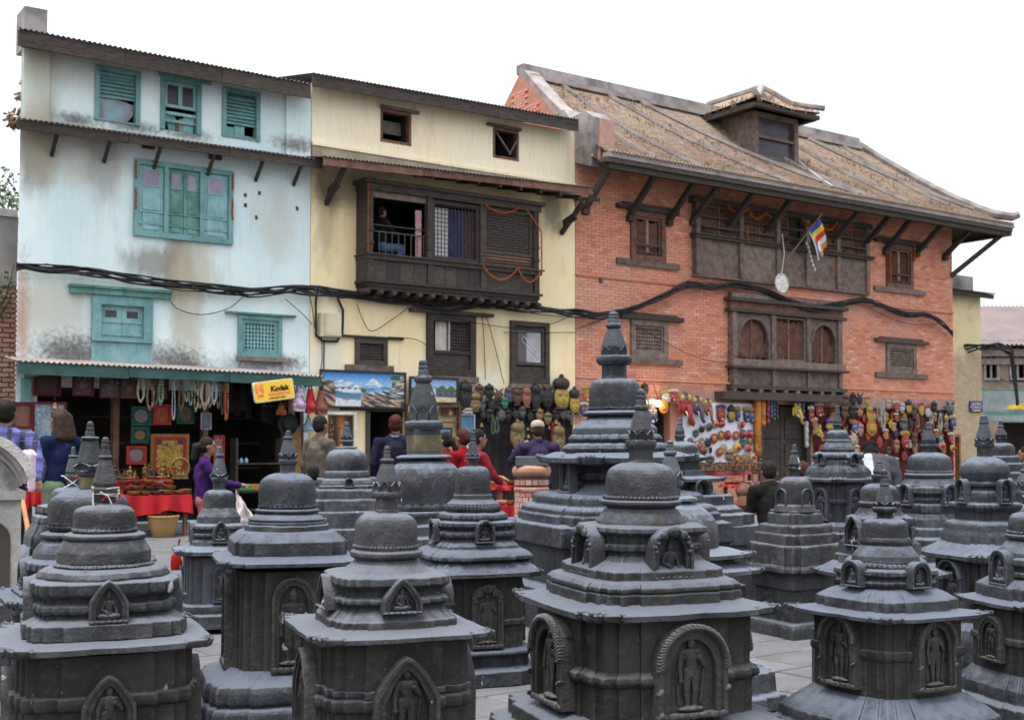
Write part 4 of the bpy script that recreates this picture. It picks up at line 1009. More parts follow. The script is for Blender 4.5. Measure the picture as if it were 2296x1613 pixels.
for r in range(rows):
    t0, t1 = r/rows, min(1.0, (r+1.25)/rows); x = RIDGE_L+(0.06 if r % 2 else 0)
    y0, z0, y1, z1 = roof_y(t0), roof_z(t0), roof_y(t1), roof_z(t1)
    while x < right_x(t0)-0.02:
        dz = rr.uniform(0.0,0.014); w_ = 0.105
        tl.add([(x,y0,z0),(x+w_,y0,z0),(x+w_,y1,z1+0.022+dz),(x,y1,z1+0.022+dz),(x,y1,z1-0.01),(x+w_,y1,z1-0.01)], [(0,3,2,1),(3,4,5,2),(0,4,3),(1,2,5)]); x += w_+0.012
tl.build('roof_tiles', TILEROOF, roof, kind='stuff')
DRYGRASS = NT('dry roof grass'); c_ = DRYGRASS.mix(DRYGRASS.n('ShaderNodeNewGeometry').outputs['Random Per Island'], (0.31,0.235,0.165), (0.22,0.16,0.115)); DRYGRASS = DRYGRASS.done(c_, 0.9, None, 0, 0.1)
gr = MB()
for i in range(2300):
    t = rr.random()**0.8; x = rr.uniform(RIDGE_L+0.1, right_x(t)-0.1)
    d = noise.noise(Vector((x*0.7, t*5, 3.3)))+0.35*noise.noise(Vector((x*2.7, t*16, 1.3)))
    if d < -0.12+t*0.2: continue
    y, z = roof_y(t), roof_z(t)+0.01
    for q in range(3):
        a = rr.uniform(0, 6.28); h = rr.uniform(0.03,0.075)*(1.6 if rr.random() < 0.06 else 1); w_ = 0.02; lx, ly = rr.uniform(-0.05,0.05), rr.uniform(-0.06,0.02)
        xx, yy = x+rr.uniform(-0.05,0.05), y+rr.uniform(-0.05,0.05)
        gr.add([(xx-w_*math.cos(a),yy-w_*math.sin(a),z-0.02),(xx+w_*math.cos(a),yy+w_*math.sin(a),z-0.02),(xx+lx,yy+ly,z+h)], [(0,1,2)])
gr.build('roof_grass', DRYGRASS, roof, kind='stuff')
def on_roof(vx, vy):
    lo, hi = 0.0, 1.0
    for _ in range(40):
        mid = (lo+hi)/2; u, z = F(vx, vy, -roof_y(mid))
        if z > roof_z(mid): hi = mid
        else: lo = mid
    t = (lo+hi)/2; return F(vx, vy, -roof_y(t))[0]-UY1, t
for (a, b, c, d) in ((1365,300,1470,362),(1240,180,1575,382),(1330,195,1770,412),(1395,210,1920,438),(1700,330,1960,448),(1762,315,2035,455),(1770,265,2180,472),(1865,300,2125,463),(1772,352,1865,425)):
    p0, p1 = on_roof(a, b), on_roof(c, d); m = MB(); k = 7
    pts = [(p0[0]+(p1[0]-p0[0])*i/(k-1), roof_y(p0[1]+(p1[1]-p0[1])*i/(k-1)), roof_z(p0[1]+(p1[1]-p0[1])*i/(k-1))+0.06) for i in range(k)]
    for p, q in zip(pts, pts[1:]): m.bar(p, Vector(q)+(Vector(q)-Vector(p))*0.03, 0.085, 0.08)
    m.rough(0.008, 4); m.build('mortar_strip', CEMENTPALE, roof)
# ridge, hip and eaves
m = MB(); m.bar((RIDGE_L-0.1,-RN,zR+0.07),(RIDGE_R+0.05,-RN,zR+0.07),0.3,0.2); m.rough(0.02, 2); m.build('ridge_cap', CEMENT, roof)
m = MB(); m.bar((RIDGE_L,-RN-0.22,zR-0.12),(RIDGE_R,-RN-0.22,zR-0.12),0.12,0.1); m.build('ridge_flashing', CEMENTPALE, roof)
m = MB(); pts = [Vector((right_x(t)+0.02, roof_y(t), roof_z(t)+0.06+(0.16*max(0,t-0.85)/0.15 if t > 0.85 else 0))) for t in T]; pts.append(pts[-1]+(pts[-1]-pts[-2])*0.35+Vector((0,0,0.1)))
m.tube(pts, [0.13]*8+[0.12,0.1], 8); m.build('hip_cap', CEMENT, roof)
def eave_beam(dz0, dz1, y0, y1, mat, name, xa, xb): m = MB(); m.box(xa, xb, y0, y1, zE+dz0, zE+dz1); m.rough(0.01, 1.5); return m.build(name, mat, roof)
eave_beam(-0.10, -0.0, -EN-0.05, -EN+0.16, CEMENTPALE, 'eave_mortar', 0.05, cornR+0.05)
eave_beam(-0.20, -0.102, -EN-0.03, -EN+0.14, OLDWOOD, 'eave_board', 0.0, cornR)
eave_beam(-0.32, -0.202, -EN+0.02, -EN+0.14, OLDWOOD, 'eave_beam', 0.1, cornR-0.1)
m = MB(); nn = int((cornR-0.1)/0.1)
for i in range(nn): m.tube([(0.15+i*0.1,-EN-0.1,zE+0.01),(0.15+i*0.1,-EN+0.2,zE+0.08)], 0.035, 6)
m.build('eave_tile_ends', TILEROOF, roof, kind='stuff')
m = MB(); m.add([(0,-EN+0.1,zE-0.2),(cornR-0.1,-EN+0.1,zE-0.2),(H.W,0.02,zE+0.3),(0,0.02,zE+0.3)], [(0,1,2,3)]); m.add([(cornR-0.1,-EN+0.1,zE-0.2),(cornR-0.1,BDEP+EN-0.1,zE-0.2),(H.W,BDEP,zE+0.3),(H.W,0.02,zE+0.3)], [(0,1,2,3)]); m.build('soffit', OLDWOOD, roof)
m = MB(); m.box(cornR-0.14, cornR-0.0, -EN, BDEP+EN, zE-0.3, zE-0.02); m.build('eave_beam', OLDWOOD, roof)
for i, (xt, yt, xb_, yb_) in enumerate(((1338,385,1312,470),(1440,400,1412,485),(1530,412,1500,496),(1585,425,1553,495),(1665,435,1633,510),(1752,450,1717,520),(1905,478,1870,540),(1968,490,1938,550),(2017,497,1985,562),(2088,508,2055,568),(2158,520,2118,575))):
    x0, z0 = H.P(xb_, yb_, 0.05); x1 = H.P(xt, yt, 0.85)[0]
    m = MB(); m.bar((x0,-0.03,z0),(x0+0.02,-0.88,zE-0.22),0.1,0.12); m.box(x0-0.075,x0+0.075,-0.12,0.0,z0-0.1,z0+0.02); m.build('strut', OLDWOOD, H.o)
m = MB(); m.bar((H.W-0.05,0.0,5.95),(cornR-0.1,-0.85,zE-0.2),0.1,0.12); m.build('corner_strut', OLDWOOD, H.o)
m = MB(); m.bar((H.W+0.02,2.2,5.6),(cornR-0.05,2.2,zE-0.25),0.09,0.1); m.build('corner_strut', OLDWOOD, H.o)
# gable parapet at the yellow house
m = MB(); g0 = [(-EN*0.1+0.0, 6.6), (0.0, zE+0.38)]
prof = [(-roof_y(t), roof_z(t)+0.28) for t in (0,0.25,0.5,0.7)]
poly = [(-0.1, 6.9)]; 
def gable(y_list, dx0, dx1, mat, nm, z_low=7.0):
    m = MB(); n = len(y_list); vs_ = [(dx0,y,z) for y, z in y_list]+[(dx1,y,z) for y, z in y_list]+[(dx0,y,z_low) for y, z in y_list]+[(dx1,y,z_low) for y, z in y_list]
    fs_ = []
    for i in range(n-1): fs_ += [(i,i+1,n+i+1,n+i),(2*n+i,2*n+i+1,i+1,i),(3*n+i,n+i,n+i+1,3*n+i+1)]
    fs_ += [(0,n,3*n,2*n),(n-1,2*n+n-1,3*n+n-1,2*n-1)]
    m.add(vs_, fs_); m.rough(0.012, 3); return m.build(nm, mat, H.o)
gy = [(roof_y(t), roof_z(t)-0.02) for t in (0.62,0.4,0.2,0.0)]+[(back_y(t), roof_z(t)-0.02) for t in (0.25,0.5,0.8)]
gable(gy, 0.0, 0.28, MORTAR, 'gable_wall')
gbm = MB(); zq_ = 7.3; rr_ = 0
while zq_ < zR+0.1:
    yq = -0.8+(0.11 if rr_ % 2 else 0)
    while yq < BDEP+0.6:
        zt_ = min([roof_z(t)-0.06 for t in T if abs((roof_y(t) if yq+0.1 < -RN else back_y(t))-(yq+0.1)) < 0.45] or [0])
        if zq_+bh < zt_: j = rnd.uniform(-0.004,0.004); gbm.box(-0.02+j, 0.005, yq, yq+bw-0.01, zq_, zq_+bh-0.009)
        yq += bw
    zq_ += bh; rr_ += 1
gbm.build('gable_bricks', BRICK, H.o, kind='stuff')
gc = [(roof_y(t), roof_z(t)+0.06) for t in (0.62,0.4,0.2,0.0)]
m = MB(); pts = [(0.2, y, z) for y, z in gc]
for p, q in zip(pts, pts[1:]): m.bar(p, Vector(q)+(Vector(q)-Vector(p))*0.02, 0.4, 0.16)
m.rough(0.015, 3); m.build('gable_coping', CEMENTPALE, H.o)
x0, x1, z0, z1 = H.L(1300,246,1362,362,0.55)
m = MB(); m.prism([(-0.55,7.1),(0.7,7.5),(0.95,8.35),(0.4,8.5),(0.15,8.25),(-0.35,8.3),(-0.62,8.12)], -0.02, 0.5); m.v = [(y_, x_, z_) for x_, y_, z_ in m.v]; m.f = [f[::-1] for f in m.f]; m.rough(0.02, 3); m.build('gable_block', CEMENT, H.o)
m = MB(); m.box(0.14, 0.506, -0.66, -0.56, 7.2, 8.1); m.rough(0.008,4); m.build('block_face', simple('pink brick face', (0.42,0.22,0.18), (0.3,0.18,0.16), 6), H.o)
# dormer
dxL, dt = on_roof(1693, 352); dxR, _ = on_roof(1768, 358); dy = roof_y(dt); dz = roof_z(dt)
sc_ = (dxR-dxL)/(1768-1693); dw = dxR-dxL
topz = dz+1.12
D_ = put('dormer', None, H.o)
m = MB(); m.box(dxL-0.08, dxL+0.08, dy-0.04, dy+0.12, dz-0.05, topz); m.box(dxR-0.06, dxR+0.08, dy-0.04, dy+0.12, dz-0.05, topz); m.box(dxL+0.08, dxR-0.06, dy-0.03, dy+0.1, topz-0.12, topz); m.box(dxL+0.08, dxR-0.06, dy-0.03, dy+0.1, dz-0.02, dz+0.08); m.box(dxL+0.08, dxR-0.06, dy-0.02, dy+0.05, dz+0.5, dz+0.56); m.build('window_frame', GREYWOOD, D_)
m = MB(); m.box(dxL+0.08, dxR-0.06, dy+0.06, dy+0.07, dz+0.08, topz-0.12); m.build('pane', SMOKE, D_)
m = MB()
for xx in (dxL-0.05, dxR+0.03):
    m.add([(xx,dy,dz-0.1),(xx,dy+1.7,topz),(xx,dy,topz),(xx+0.05,dy,dz-0.1),(xx+0.05,dy+1.7,topz),(xx+0.05,dy,topz)], [(0,2,1),(3,4,5),(0,1,4,3),(0,3,5,2),(1,2,5,4)])
m.build('side_board', GREYWOOD, D_)
m = MB(); x0, x1 = dxL-0.52, dxR+0.42; xm = (dxL+dxR)/2; zp = topz+0.78; ze = topz+0.1
# front-hipped little roof with upturned corners
yf, yp, yb = dy-0.5, dy+0.45, dy+2.3
def dr(i, j): pass
vs_ = [(x0,yf,ze+0.03),(x1,yf,ze+0.03),(xm,yp,zp),(x0,yb,ze+0.0),(x1,yb,ze+0.0),(xm,yb,zp-0.0),((x0+xm)/2,(yf+yp)/2,(ze+zp)/2-0.1),((x1+xm)/2,(yf+yp)/2,(ze+zp)/2-0.1),(xm,yf-0.02,ze-0.06),((x0+xm)/2,yb,(ze+zp)/2-0.08),((x1+xm)/2,yb,(ze+zp)/2-0.08)]
fs_ = [(0,8,6),(8,1,7),(8,7,2,6),(0,6,9,3),(6,2,5,9),(1,4,10,7),(7,10,5,2)]
m.add(vs_, fs_); m.rough(0.02, 2); m.build('dormer_roof', TILEROOF, D_)
m = MB(); m.box(x0+0.04, x1-0.04, yf+0.03, yf+0.17, ze-0.15, ze-0.05); m.box(x0+0.04, x0+0.16, yf+0.17, yb, ze-0.16, ze-0.04); m.box(x1-0.16, x1-0.04, yf+0.17, yb, ze-0.16, ze-0.04); m.box(x0+0.16, x1-0.16, yf+0.18, yb, ze-0.1, ze-0.06); m.build('dormer_eave', OLDWOOD, D_)
m = MB(); m.box(dxL-0.3, dxR+0.3, dy-0.3, dy+0.2, topz, topz+0.06); m.build('dormer_plate', OLDWOOD, D_)
for q in (0, 1):
    m = MB(); pts = [Vector(vs_[q])+Vector((-0.05 if q == 0 else 0.05,-0.05,0.1)), Vector(vs_[6+q])+Vector((0,0,0.03)), Vector(vs_[2])+Vector((0,0,0.03))]; m.tube(pts, [0.075,0.08,0.09], 7); m.build('dormer_hip', CEMENT, D_)
m = MB(); m.tube([Vector(vs_[2])+Vector((0,0,0.02)), Vector(vs_[5])+Vector((0,0,0.02))], 0.09, 7); m.build('dormer_ridge', CEMENT, D_)
g2 = MB()
for i in range(500):
    a, b = rr.random(), rr.random(); s_ = rr.choice((0,1)); e0 = Vector(vs_[s_]); e1 = Vector(vs_[2]); e2 = Vector(vs_[8]) if rr.random() < 0.5 else Vector(vs_[3+s_])
    if a+b > 1: a, b = 1-a, 1-b
    p = e0+(e1-e0)*a+(e2-e0)*b-Vector((0,0,0.05)); an = rr.uniform(0,6.28); h = rr.uniform(0.05,0.12); w_ = 0.02
    g2.add([(p.x-w_*math.cos(an),p.y-w_*math.sin(an),p.z-0.02),(p.x+w_*math.cos(an),p.y+w_*math.sin(an),p.z-0.02),(p.x+rr.uniform(-0.05,0.05),p.y-0.03,p.z+h)], [(0,1,2)])
g2.build('dormer_grass', DRYGRASS, D_, kind='stuff')
# --- windows of the brick house
def brick_window(rc, kind, lint=(0.3,0.25), sill=(0.3,0.3), rails=True, mat=BROWNWOOD):
    x0, x1, z0, z1 = rc; m = MB(); frame(m, x0, x1, z0, z1, 0.12, -0.06, 0.1); frame(m, x0+0.122, x1-0.122, z0+0.122, z1-0.122, 0.05, -0.02, 0.1); w = m.build('window', mat, H.o)
    m = MB()
    if kind == 'sq': lattice(m, x0+0.17, x1-0.17, z0+0.17, z1-0.17, 0.075, 0.032, 0.0, 0.04); m.build('lattice', GREYWOOD, w)
    else:
        xc = (x0+x1)/2; diag(m, x0+0.17, x1-0.17, z0+0.17, z1-0.17, 0.085, 0.022, 0.04, 0.07); m.build('lattice', mat, w)
        m = MB(); m.box(xc-0.035, xc+0.035, 0.0, 0.075, z0+0.173, z1-0.173); m.build('mullion', simple('pale red-brown paint', (0.35,0.18,0.14)), w)
        if rails:
            for f in (0.14, 0.3): m = MB(); m.box(x0+0.12, x1-0.12, -0.05, -0.02, z0+(z1-z0)*f, z0+(z1-z0)*f+0.04); m.build('rail', OLDWOOD, w)
    m = MB(); m.box(x0-lint[0], x1+lint[1], -0.12, 0.003, z1+0.004, z1+0.1); m.box(x0-lint[0]*0.6, x1+lint[1]*0.6, -0.08, 0.003, z1+0.1, z1+0.15); m.rough(0.006, 6); m.build('lintel', OLDWOOD, w)
    m = MB(); m.box(x0-sill[0], x1+sill[1], -0.07, 0.003, z0-0.13, z0-0.004); m.rough(0.006, 6); m.build('sill', GREYWOOD, w)
brick_window(bt1, 'd', (0.4,0.35), (0.4,0.4)); brick_window(bt2, 'd', (0.5,0.5), (0.5,0.5))
brick_window(bl1, 'sq', (0.3,0.42), (0.2,0.42), mat=GREYWOOD); brick_window(bl2, 'sq', (0.45,0.45), (0.45,0.45), mat=GREYWOOD)
# long gallery window
x0, x1, z0, z1 = bb; G_ = put('gallery_window', None, H.o); zp = z0+0.62
nb = 5; px = [x0+0.06+(x1-x0-0.12)*f for f in (0,0.235,0.445,0.62,0.81,1.0)]
m = MB(); m.box(x0-0.05, x1+0.08, -0.2, 0.0, zp, zp+0.06); m.box(x0-0.08, x1+0.12, -0.24, 0.0, zp+0.06, zp+0.09); m.build('sill_rail', OLDWOOD, G_)
m = MB(); m.box(x0-0.02, x1+0.02, -0.12, 0.0, z0-0.25, z0-0.2); m.build('bottom_rail', GREYWOOD, G_)
for i in range(6): m = MB(); m.box(px[i]-0.06, px[i]+0.06, -0.16, 0.05, z0-0.2, z1+0.1); m.build('post', GREYWOOD, G_)
for i in range(5):
    a, b = px[i]+0.065, px[i+1]-0.065
    m = MB(); m.box(a, b, -0.1, -0.06, z0-0.2, zp-0.002); m.build('apron_panel', GREYWOOD, G_)
    for f in (0.32, 0.6): m = MB(); m.box(a, b, -0.14, -0.1, zp+f*0.8, zp+f*0.8+0.045); m.build('rail', OLDWOOD, G_)
    if i == 2:
        xm_ = a+(b-a)*0.42; spans = [(a, xm_)]
        m = MB(); m.box(xm_, b, 0.1, 0.12, zp+0.09, z1); m.build('open_doorway', DARK, G_)
    else: spans = [(a, (a+b)/2-0.02), ((a+b)/2+0.02, b)]
    for p, q in spans:
        m = MB(); frame(m, p, q, zp+0.095, z1, 0.05, -0.06, -0.02); lf = m.build('shutter', BROWNWOOD, G_)
        m = MB(); diag(m, p+0.05, q-0.05, zp+0.145, z1-0.05, 0.085, 0.024, -0.05, -0.025); m.build('lattice', BROWNWOOD, lf)
m = MB(); m.box(x0-0.1, x1+0.1, -0.18, 0.0, z1, z1+0.14); m.build('head_beam', OLDWOOD, G_)
# carved triple window
x0, x1, z0, z1 = bc; C_ = put('carved_window', None, H.o); wz = z1-z0
zsill = z0+wz*0.30; zt = z1
for a, b, yy, c, d, mt in ((x0-0.12,x1+0.12,-0.2,zt+0.02,zt+0.09,OLDWOOD),(x0-0.04,x1+0.06,-0.12,zt+0.09,zt+0.26,BROWNWOOD),(x0-0.14,x1+0.14,-0.24,zt+0.26,zt+0.34,OLDWOOD),(x0,x1+0.02,-0.14,zt+0.34,zt+0.46,GREYWOOD)):
    m = MB(); m.box(a, b, yy, 0.0, c, d); m.rough(0.006, 8); m.build('cornice', mt, C_)
for a, b, yy, c, d, mt in ((x0-0.04,x1+0.06,-0.2,zsill,zsill+0.16,GREYWOOD),(x0-0.1,x1+0.12,-0.26,zsill-0.05,zsill,OLDWOOD),(x0-0.08,x1+0.1,-0.2,z0,z0+0.09,OLDWOOD)):
    m = MB(); m.box(a, b, yy, 0.0, c, d); m.rough(0.005, 8); m.build('sill_band', mt, C_)
px = [x0+0.08, x0+(x1-x0)*0.36, x0+(x1-x0)*0.68, x1-0.08]
for p in px:
    m = MB(); m.box(p-0.07, p+0.07, -0.15, 0.05, zsill+0.16, zt+0.02); m.box(p-0.05,p+0.05,-0.17,0.0,zsill+0.22,zsill+0.3); m.box(p-0.06,p+0.06,-0.15,0.0,z0+0.09,zsill-0.05); m.build('pillar', GREYWOOD, C_)
for i in range(3):
    a, b = px[i]+0.07, px[i+1]-0.07; za = zsill+0.17; xc = (a+b)/2
    m = MB(); m.box(a, b, -0.1, -0.05, z0+0.09, zsill-0.05); m.build('apron_panel', GREYWOOD, C_)
    if i != 1:
        ra = (b-a)/2-0.07; zc = zt-0.12-ra; n_ = 12
        pts = [(xc+ra*math.cos(math.pi*q/n_), zc+ra*1.05*math.sin(math.pi*q/n_)) for q in range(n_+1)]
        m = MB()
        for q in range(n_):
            (xa_, z_a), (xb_, z_b) = pts[q], pts[q+1]
            m.add([(xa_,-0.1,z_a),(xb_,-0.1,z_b),(xb_,-0.1,zt),(xa_,-0.1,zt),(xa_,0,z_a),(xb_,0,z_b)], [(0,3,2,1),(0,1,5,4)])
        m.box(a, xc-ra, -0.1, 0.0, za, zt); m.box(xc+ra, b, -0.1, 0.0, za, zt)
        m.tube([(p[0], -0.11, p[1]) for p in pts], 0.035, 6); m.build('arch', GREYWOOD, C_)
        head = lambda x, xc=xc, ra=ra, zc=zc: zc+1.05*math.sqrt(max(0, ra*ra-(x-xc)**2))
        a2, b2 = xc-ra, xc+ra
    else: a2, b2 = a+0.02, b-0.02; head = lambda x: zt-0.05; m = MB(); frame(m, a, b, za, zt, 0.05, -0.1, 0.0); m.build('arch', GREYWOOD, C_)
    m = MB(); diag(m, a2, b2, za, zt, 0.075, 0.022, -0.02, 0.01, head); m.build('lattice', BROWNWOOD, C_)
    m = MB(); m.box(xc-0.03, xc+0.03, -0.04, 0.01, za, head(xc)); m.build('mullion', BROWNWOOD, C_)
for i in range(10):
    x = x0+(x1-x0)*i/9; m = MB(); m.box(x-0.05, x+0.05, -0.22, 0.0, z0-0.13, z0-0.003); m.build('joist_end', GREYWOOD, C_)
m = MB(); a, b = H.P(1620,895,0.3)[0], H.P(1885,900,0.3)[0]; m.box(a, b, -0.35, 0.0, 2.42, 2.6); m.build('door_head', OLDWOOD, H.o)
x0, x1, z0, z1, _ = bdoor
for a, b in ((x0+0.1,(x0+x1)/2-0.01),((x0+x1)/2+0.01,x1-0.1)):
    m = MB(); m.box(a, b, 0.1, 0.15, 0.0, 2.3)
    for f in (0.25,0.9,1.55): m.box(a+0.12, b-0.12, 0.07, 0.1, f, f+0.5)
    m.build('door', OLDWOOD, H.o)
for p in (x0+0.05, x1-0.05): m = MB(); m.box(p-0.07,p+0.07,-0.06,0.14,0,2.42); m.build('door_jamb', OLDWOOD, H.o)
for (x, y, a, b) in ((1346,629,0.05,0.05),): u, z = H.P(x,y); m = MB(); m.box(u-a,u+a,-0.012,0.0,z-b,z+b); m.build('putlog_hole', DARK, H.o)
a, b, c, d = H.L(1590,873,1740,905); m = MB(); m.box(a-1.5, a+0.4, -0.05, -0.004, 2.3, 2.62); m.build('mask_rail_board', simple('pinkish plank', (0.40,0.22,0.17), (0.28,0.16,0.13), 4), H.o)
a = H.P(1890,900)[0]; m = MB(); m.box(a, H.W-0.05, -0.05, -0.004, 2.3, 2.6); m.build('mask_rail_board', simple('dusty rose plank', (0.36,0.22,0.18), (0.25,0.16,0.13), 4), H.o)
BRIH = H
# ------------------------------------------------------------------ the stupas, near to far
# left front
s = Stupa('squat grey stone stupa with red and white threads tied round its neck, front row', 239, 3.6, 4, STONE4, 1)
s.top(979, 8.5, 1020, 1030, 14.5, 12, 25, 1082, 1092, 22, (29,1092,1110,'s'), (24,1110,1129,'s'), petals=0)
s.dome(67, 1129, 1181, 3.0)
s.lotus(71, 1179, 1193, 40, 'dome_band')
s.part('ring_disc', 'r', [(80,1192),(89,1196),(90,1202),(86,1207),(76,1208)])
s.part('skirt', 'r', [(78,1205),(86,1209),(101,1233),(101,1255)], n=48)
s.lotus(108, 1255, 1269, 64, 'ribbed_ring')
s.lotus(142, 1266, 1302, 16)
s.part('moulding', 'q', [(150,1302),(168,1308),(168,1330),(160,1337),(150,1340),(147,1352),(160,1356),(163,1366),(160,1374),(148,1377),(148,1385),(160,1388),(180,1398),(187,1400),(187,1432)], soft=0.008)
s.eave(187, 1430, 245, 1452, 14)
s.part('body', 'q', [(200,1468),(200,1556),(212,1560),(214,1574),(211,1586),(200,1590),(200,1740)], soft=0.007)
s.part('plinth', 'q', [(205,1735),(260,1790),(262,1830),(290,1850),(290,1900),(320,1910),(320,2030)], soft=0.01)
s.niches(166, 'q', 1306, 1395, 84, 'ogee', 'sit')
s.niches(203, 'q', 1524, 1690, 116, 'ogee', 'stand', dep=0.05)
# threads tied round the neck
STRA = s
# second in the front row
s = Stupa('stone stupa with eight-petalled spire and pointed seated-figure niche, front row left of centre', 860, 3.8, 15, STONE4, 2)
s.top(999, 7, 1027, 1039, 16, 14, 26, 1078, 1100, 24.5, (33,1100,1117,'o'), (25,1117,1146,'s'))
s.dome(70, 1146, 1229, 3.3)
s.beads(70.5, 1222, 52)
s.part('ring_disc', 'r', [(72,1229),(80,1234),(80,1243),(72,1249),(66,1250)])
s.part('skirt', 'r', [(66,1248),(74,1257),(92,1272),(105,1283),(106,1288)], n=48)
s.part('moulding', 'q', [(118,1284),(143,1292),(146,1308),(136,1314),(128,1320),(128,1334),(142,1339),(144,1347),(136,1352),(130,1356),(132,1363),(154,1384),(160,1386),(162,1390),(164,1420)], soft=0.008)
s.eave(164, 1410, 243, 1420, 11)
s.part('body', 'q', [(188,1432),(188,1552),(199,1557),(201,1568),(198,1580),(188,1584),(188,1720)], soft=0.007)
s.part('plinth', 'q', [(192,1715),(240,1760),(242,1800),(275,1820),(275,1965)], soft=0.01)
s.niches(146, 'q', 1298, 1372, 88, 'ogee', 'sit', dep=0.05)
s.niches(190, 'q', 1480, 1668, 146, 'ogee', 'stand', dep=0.05)
s.part('foliage_band', 'q', [(188,1532),(194,1534),(194,1546),(188,1548)], amp=0.008)
# the large one right of the middle
s = Stupa('broad dark stone stupa with rope-bordered arch niche and bell dome, front row right of centre', 1432, 4.6, 28, STONE2, 3)
s.top(872, 10, 908, 921, 16, 14, 26, 962, 985, 20, (36,985,1006,'s'), (28,1006,1035,'s'), petals=8)
s.dome(80, 1035, 1112, 2.9)
s.beads(81, 1113, 54)
s.part('ring_disc', 'r', [(80,1117),(91,1121),(90,1128),(78,1133),(74,1139)], n=48)
s.part('skirt', 'r', [(74,1136),(82,1140),(90,1152),(99,1166),(100,1176)], n=48)
s.part('moulding', 'q', [(108,1172),(146,1178),(149,1188),(140,1193),(131,1197),(128,1212),(137,1217),(137,1227),(128,1231),(127,1238),(140,1252),(180,1268),(186,1271),(186,1288)], soft=0.008)
s.part('drum', 'q', [(186,1288),(208,1294),(222,1304),(222,1312),(216,1315),(223,1318),(223,1345)], soft=0.009)
s.eave(223, 1336, 301, 1356, 14)
s.part('body', 'q', [(244,1360),(244,1478),(250,1484),(262,1490),(264,1500),(258,1508),(246,1512),(246,1600)], soft=0.007)
s.lotus if False else None
s.part('plinth', 'q', [(250,1585),(306,1602),(318,1606),(318,1640),(345,1648),(366,1660),(368,1690),(380,1700),(380,1860)], soft=0.012)
s.niches(150, 'q', 1186, 1292, 92, 'torana', 'sit', dep=0.06, out=1.0)
s.niches(246, 'q', 1405, 1600, 156, 'rope', 'stand', dep=0.05)
# right front, corner on
s = Stupa('stone stupa set corner-on with a thin wide eave and two standing-figure niches', 1981, 4.5, 45, STONE, 4)
s.top(1052, 8, 1084, 1090, 11, 10, 20, 1124, 1136, 18, (27,1136,1149,'r'), (19,1149,1162,'s'))
s.dome(50, 1162, 1208, 4.2, 1.03)
s.part('ring_disc', 'r', [(50,1203),(53,1206),(55,1213),(52,1221),(50,1224)], n=40)
s.part('skirt', 'r', [(52,1221),(60,1230),(72,1245),(74,1258)], n=40)
s.lotus(81, 1257, 1275, 44, 'ribbed_ring')
s.part('moulding', 'q', [(98,1270),(113,1275),(115,1284),(107,1289),(104,1293),(107,1297),(112,1300),(110,1307),(104,1310),(106,1314),(128,1322),(150,1334),(155,1337),(155,1362)], soft=0.007)
s.eave(155, 1354, 220, 1366, 9)
s.part('body', 'q', [(158,1370),(158,1438),(166,1442),(167,1452),(164,1459),(158,1462),(158,1552)], soft=0.006)
s.part('plinth', 'q', [(165,1540),(214,1572),(238,1590),(240,1612),(262,1618),(284,1640),(284,1700),(300,1712),(300,1830)], soft=0.012)
s.niches(118, 'q', 1262, 1318, 42, 'round', 'sit', dep=0.05)
s.niches(159, 'q', 1392, 1545, 80, 'rope', 'stand', dep=0.05)
# right edge
s = Stupa('dark stone stupa half cut by the right picture edge, in the front row', 2300, 4.9, 40, STONE, 5)
s.top(1040, 8, 1068, 1075, 11, 9, 20, 1108, 1118, 17, (24,1118,1130,'s'), (19,1130,1146,'s'))
s.dome(51, 1146, 1192, 3.2); s.beads(51.5, 1192, 44)
s.part('ring_disc', 'r', [(52,1195),(57,1199),(56,1206),(50,1210)])
s.part('skirt', 'r', [(50,1208),(60,1220),(74,1236),(75,1246)], n=40)
s.part('moulding', 'q', [(80,1244),(96,1250),(97,1262),(88,1268),(86,1276),(94,1280),(94,1288),(86,1292),(100,1300),(120,1312),(122,1316),(122,1350)], soft=0.007)
s.eave(122, 1336, 163, 1348, 9)
s.part('body', 'q', [(126,1358),(126,1420),(132,1424),(132,1436),(126,1440),(126,1510)], soft=0.006)
s.part('plinth', 'q', [(130,1500),(160,1530),(162,1556),(185,1566),(186,1600),(200,1608),(200,1760)], soft=0.01)
s.niches(102, 'q', 1240, 1316, 46, 'round', 'sit', dep=0.05); s.niches(127, 'q', 1394, 1490, 58, 'round', 'stand')
# second row: left
s = Stupa('stone stupa with yellow lichen on its neck block, behind the thread-tied one', 203, 5.3, 10, STONE, 6)
s.top(944, 8, 978, 988, 20, 17, 27, 1036, 1054, 24, (27,1054,1068,'s'), (21,1068,1097,'s'), petals=4, lmat=None)
s.part('lichen_crust', 's', [(21.3,1070),(21.6,1072),(21.6,1090),(21.3,1093)], mat=LICHEN)
s.dome(87, 1096, 1172, 2.7); s.lotus(88, 1166, 1190, 30, 'petal_band')
s.part('ring_disc', 'r', [(90,1189),(102,1194),(102,1201),(92,1207)], n=40)
s.part('skirt', 'r', [(92,1205),(104,1216),(116,1234),(117,1246)], n=40)
s.lotus(128, 1244, 1258, 60, 'ribbed_ring')
s.part('moulding', 'q', [(128,1256),(150,1262),(152,1278),(140,1284),(138,1296),(148,1302),(146,1312),(140,1316),(166,1330),(170,1332),(170,1352)], soft=0.008)
s.eave(170, 1340, 212, 1348, 12); s.part('body', 'q', [(160,1360),(160,1480),(168,1484),(168,1496),(160,1500),(160,1600)])
s.part('plinth', 'q', [(165,1590),(205,1615),(210,1700)])
s.niches(152, 'q', 1264, 1320, 52, 'ogee', 'sit'); s.niches(160, 'q', 1400, 1560, 90, 'round', 'stand')
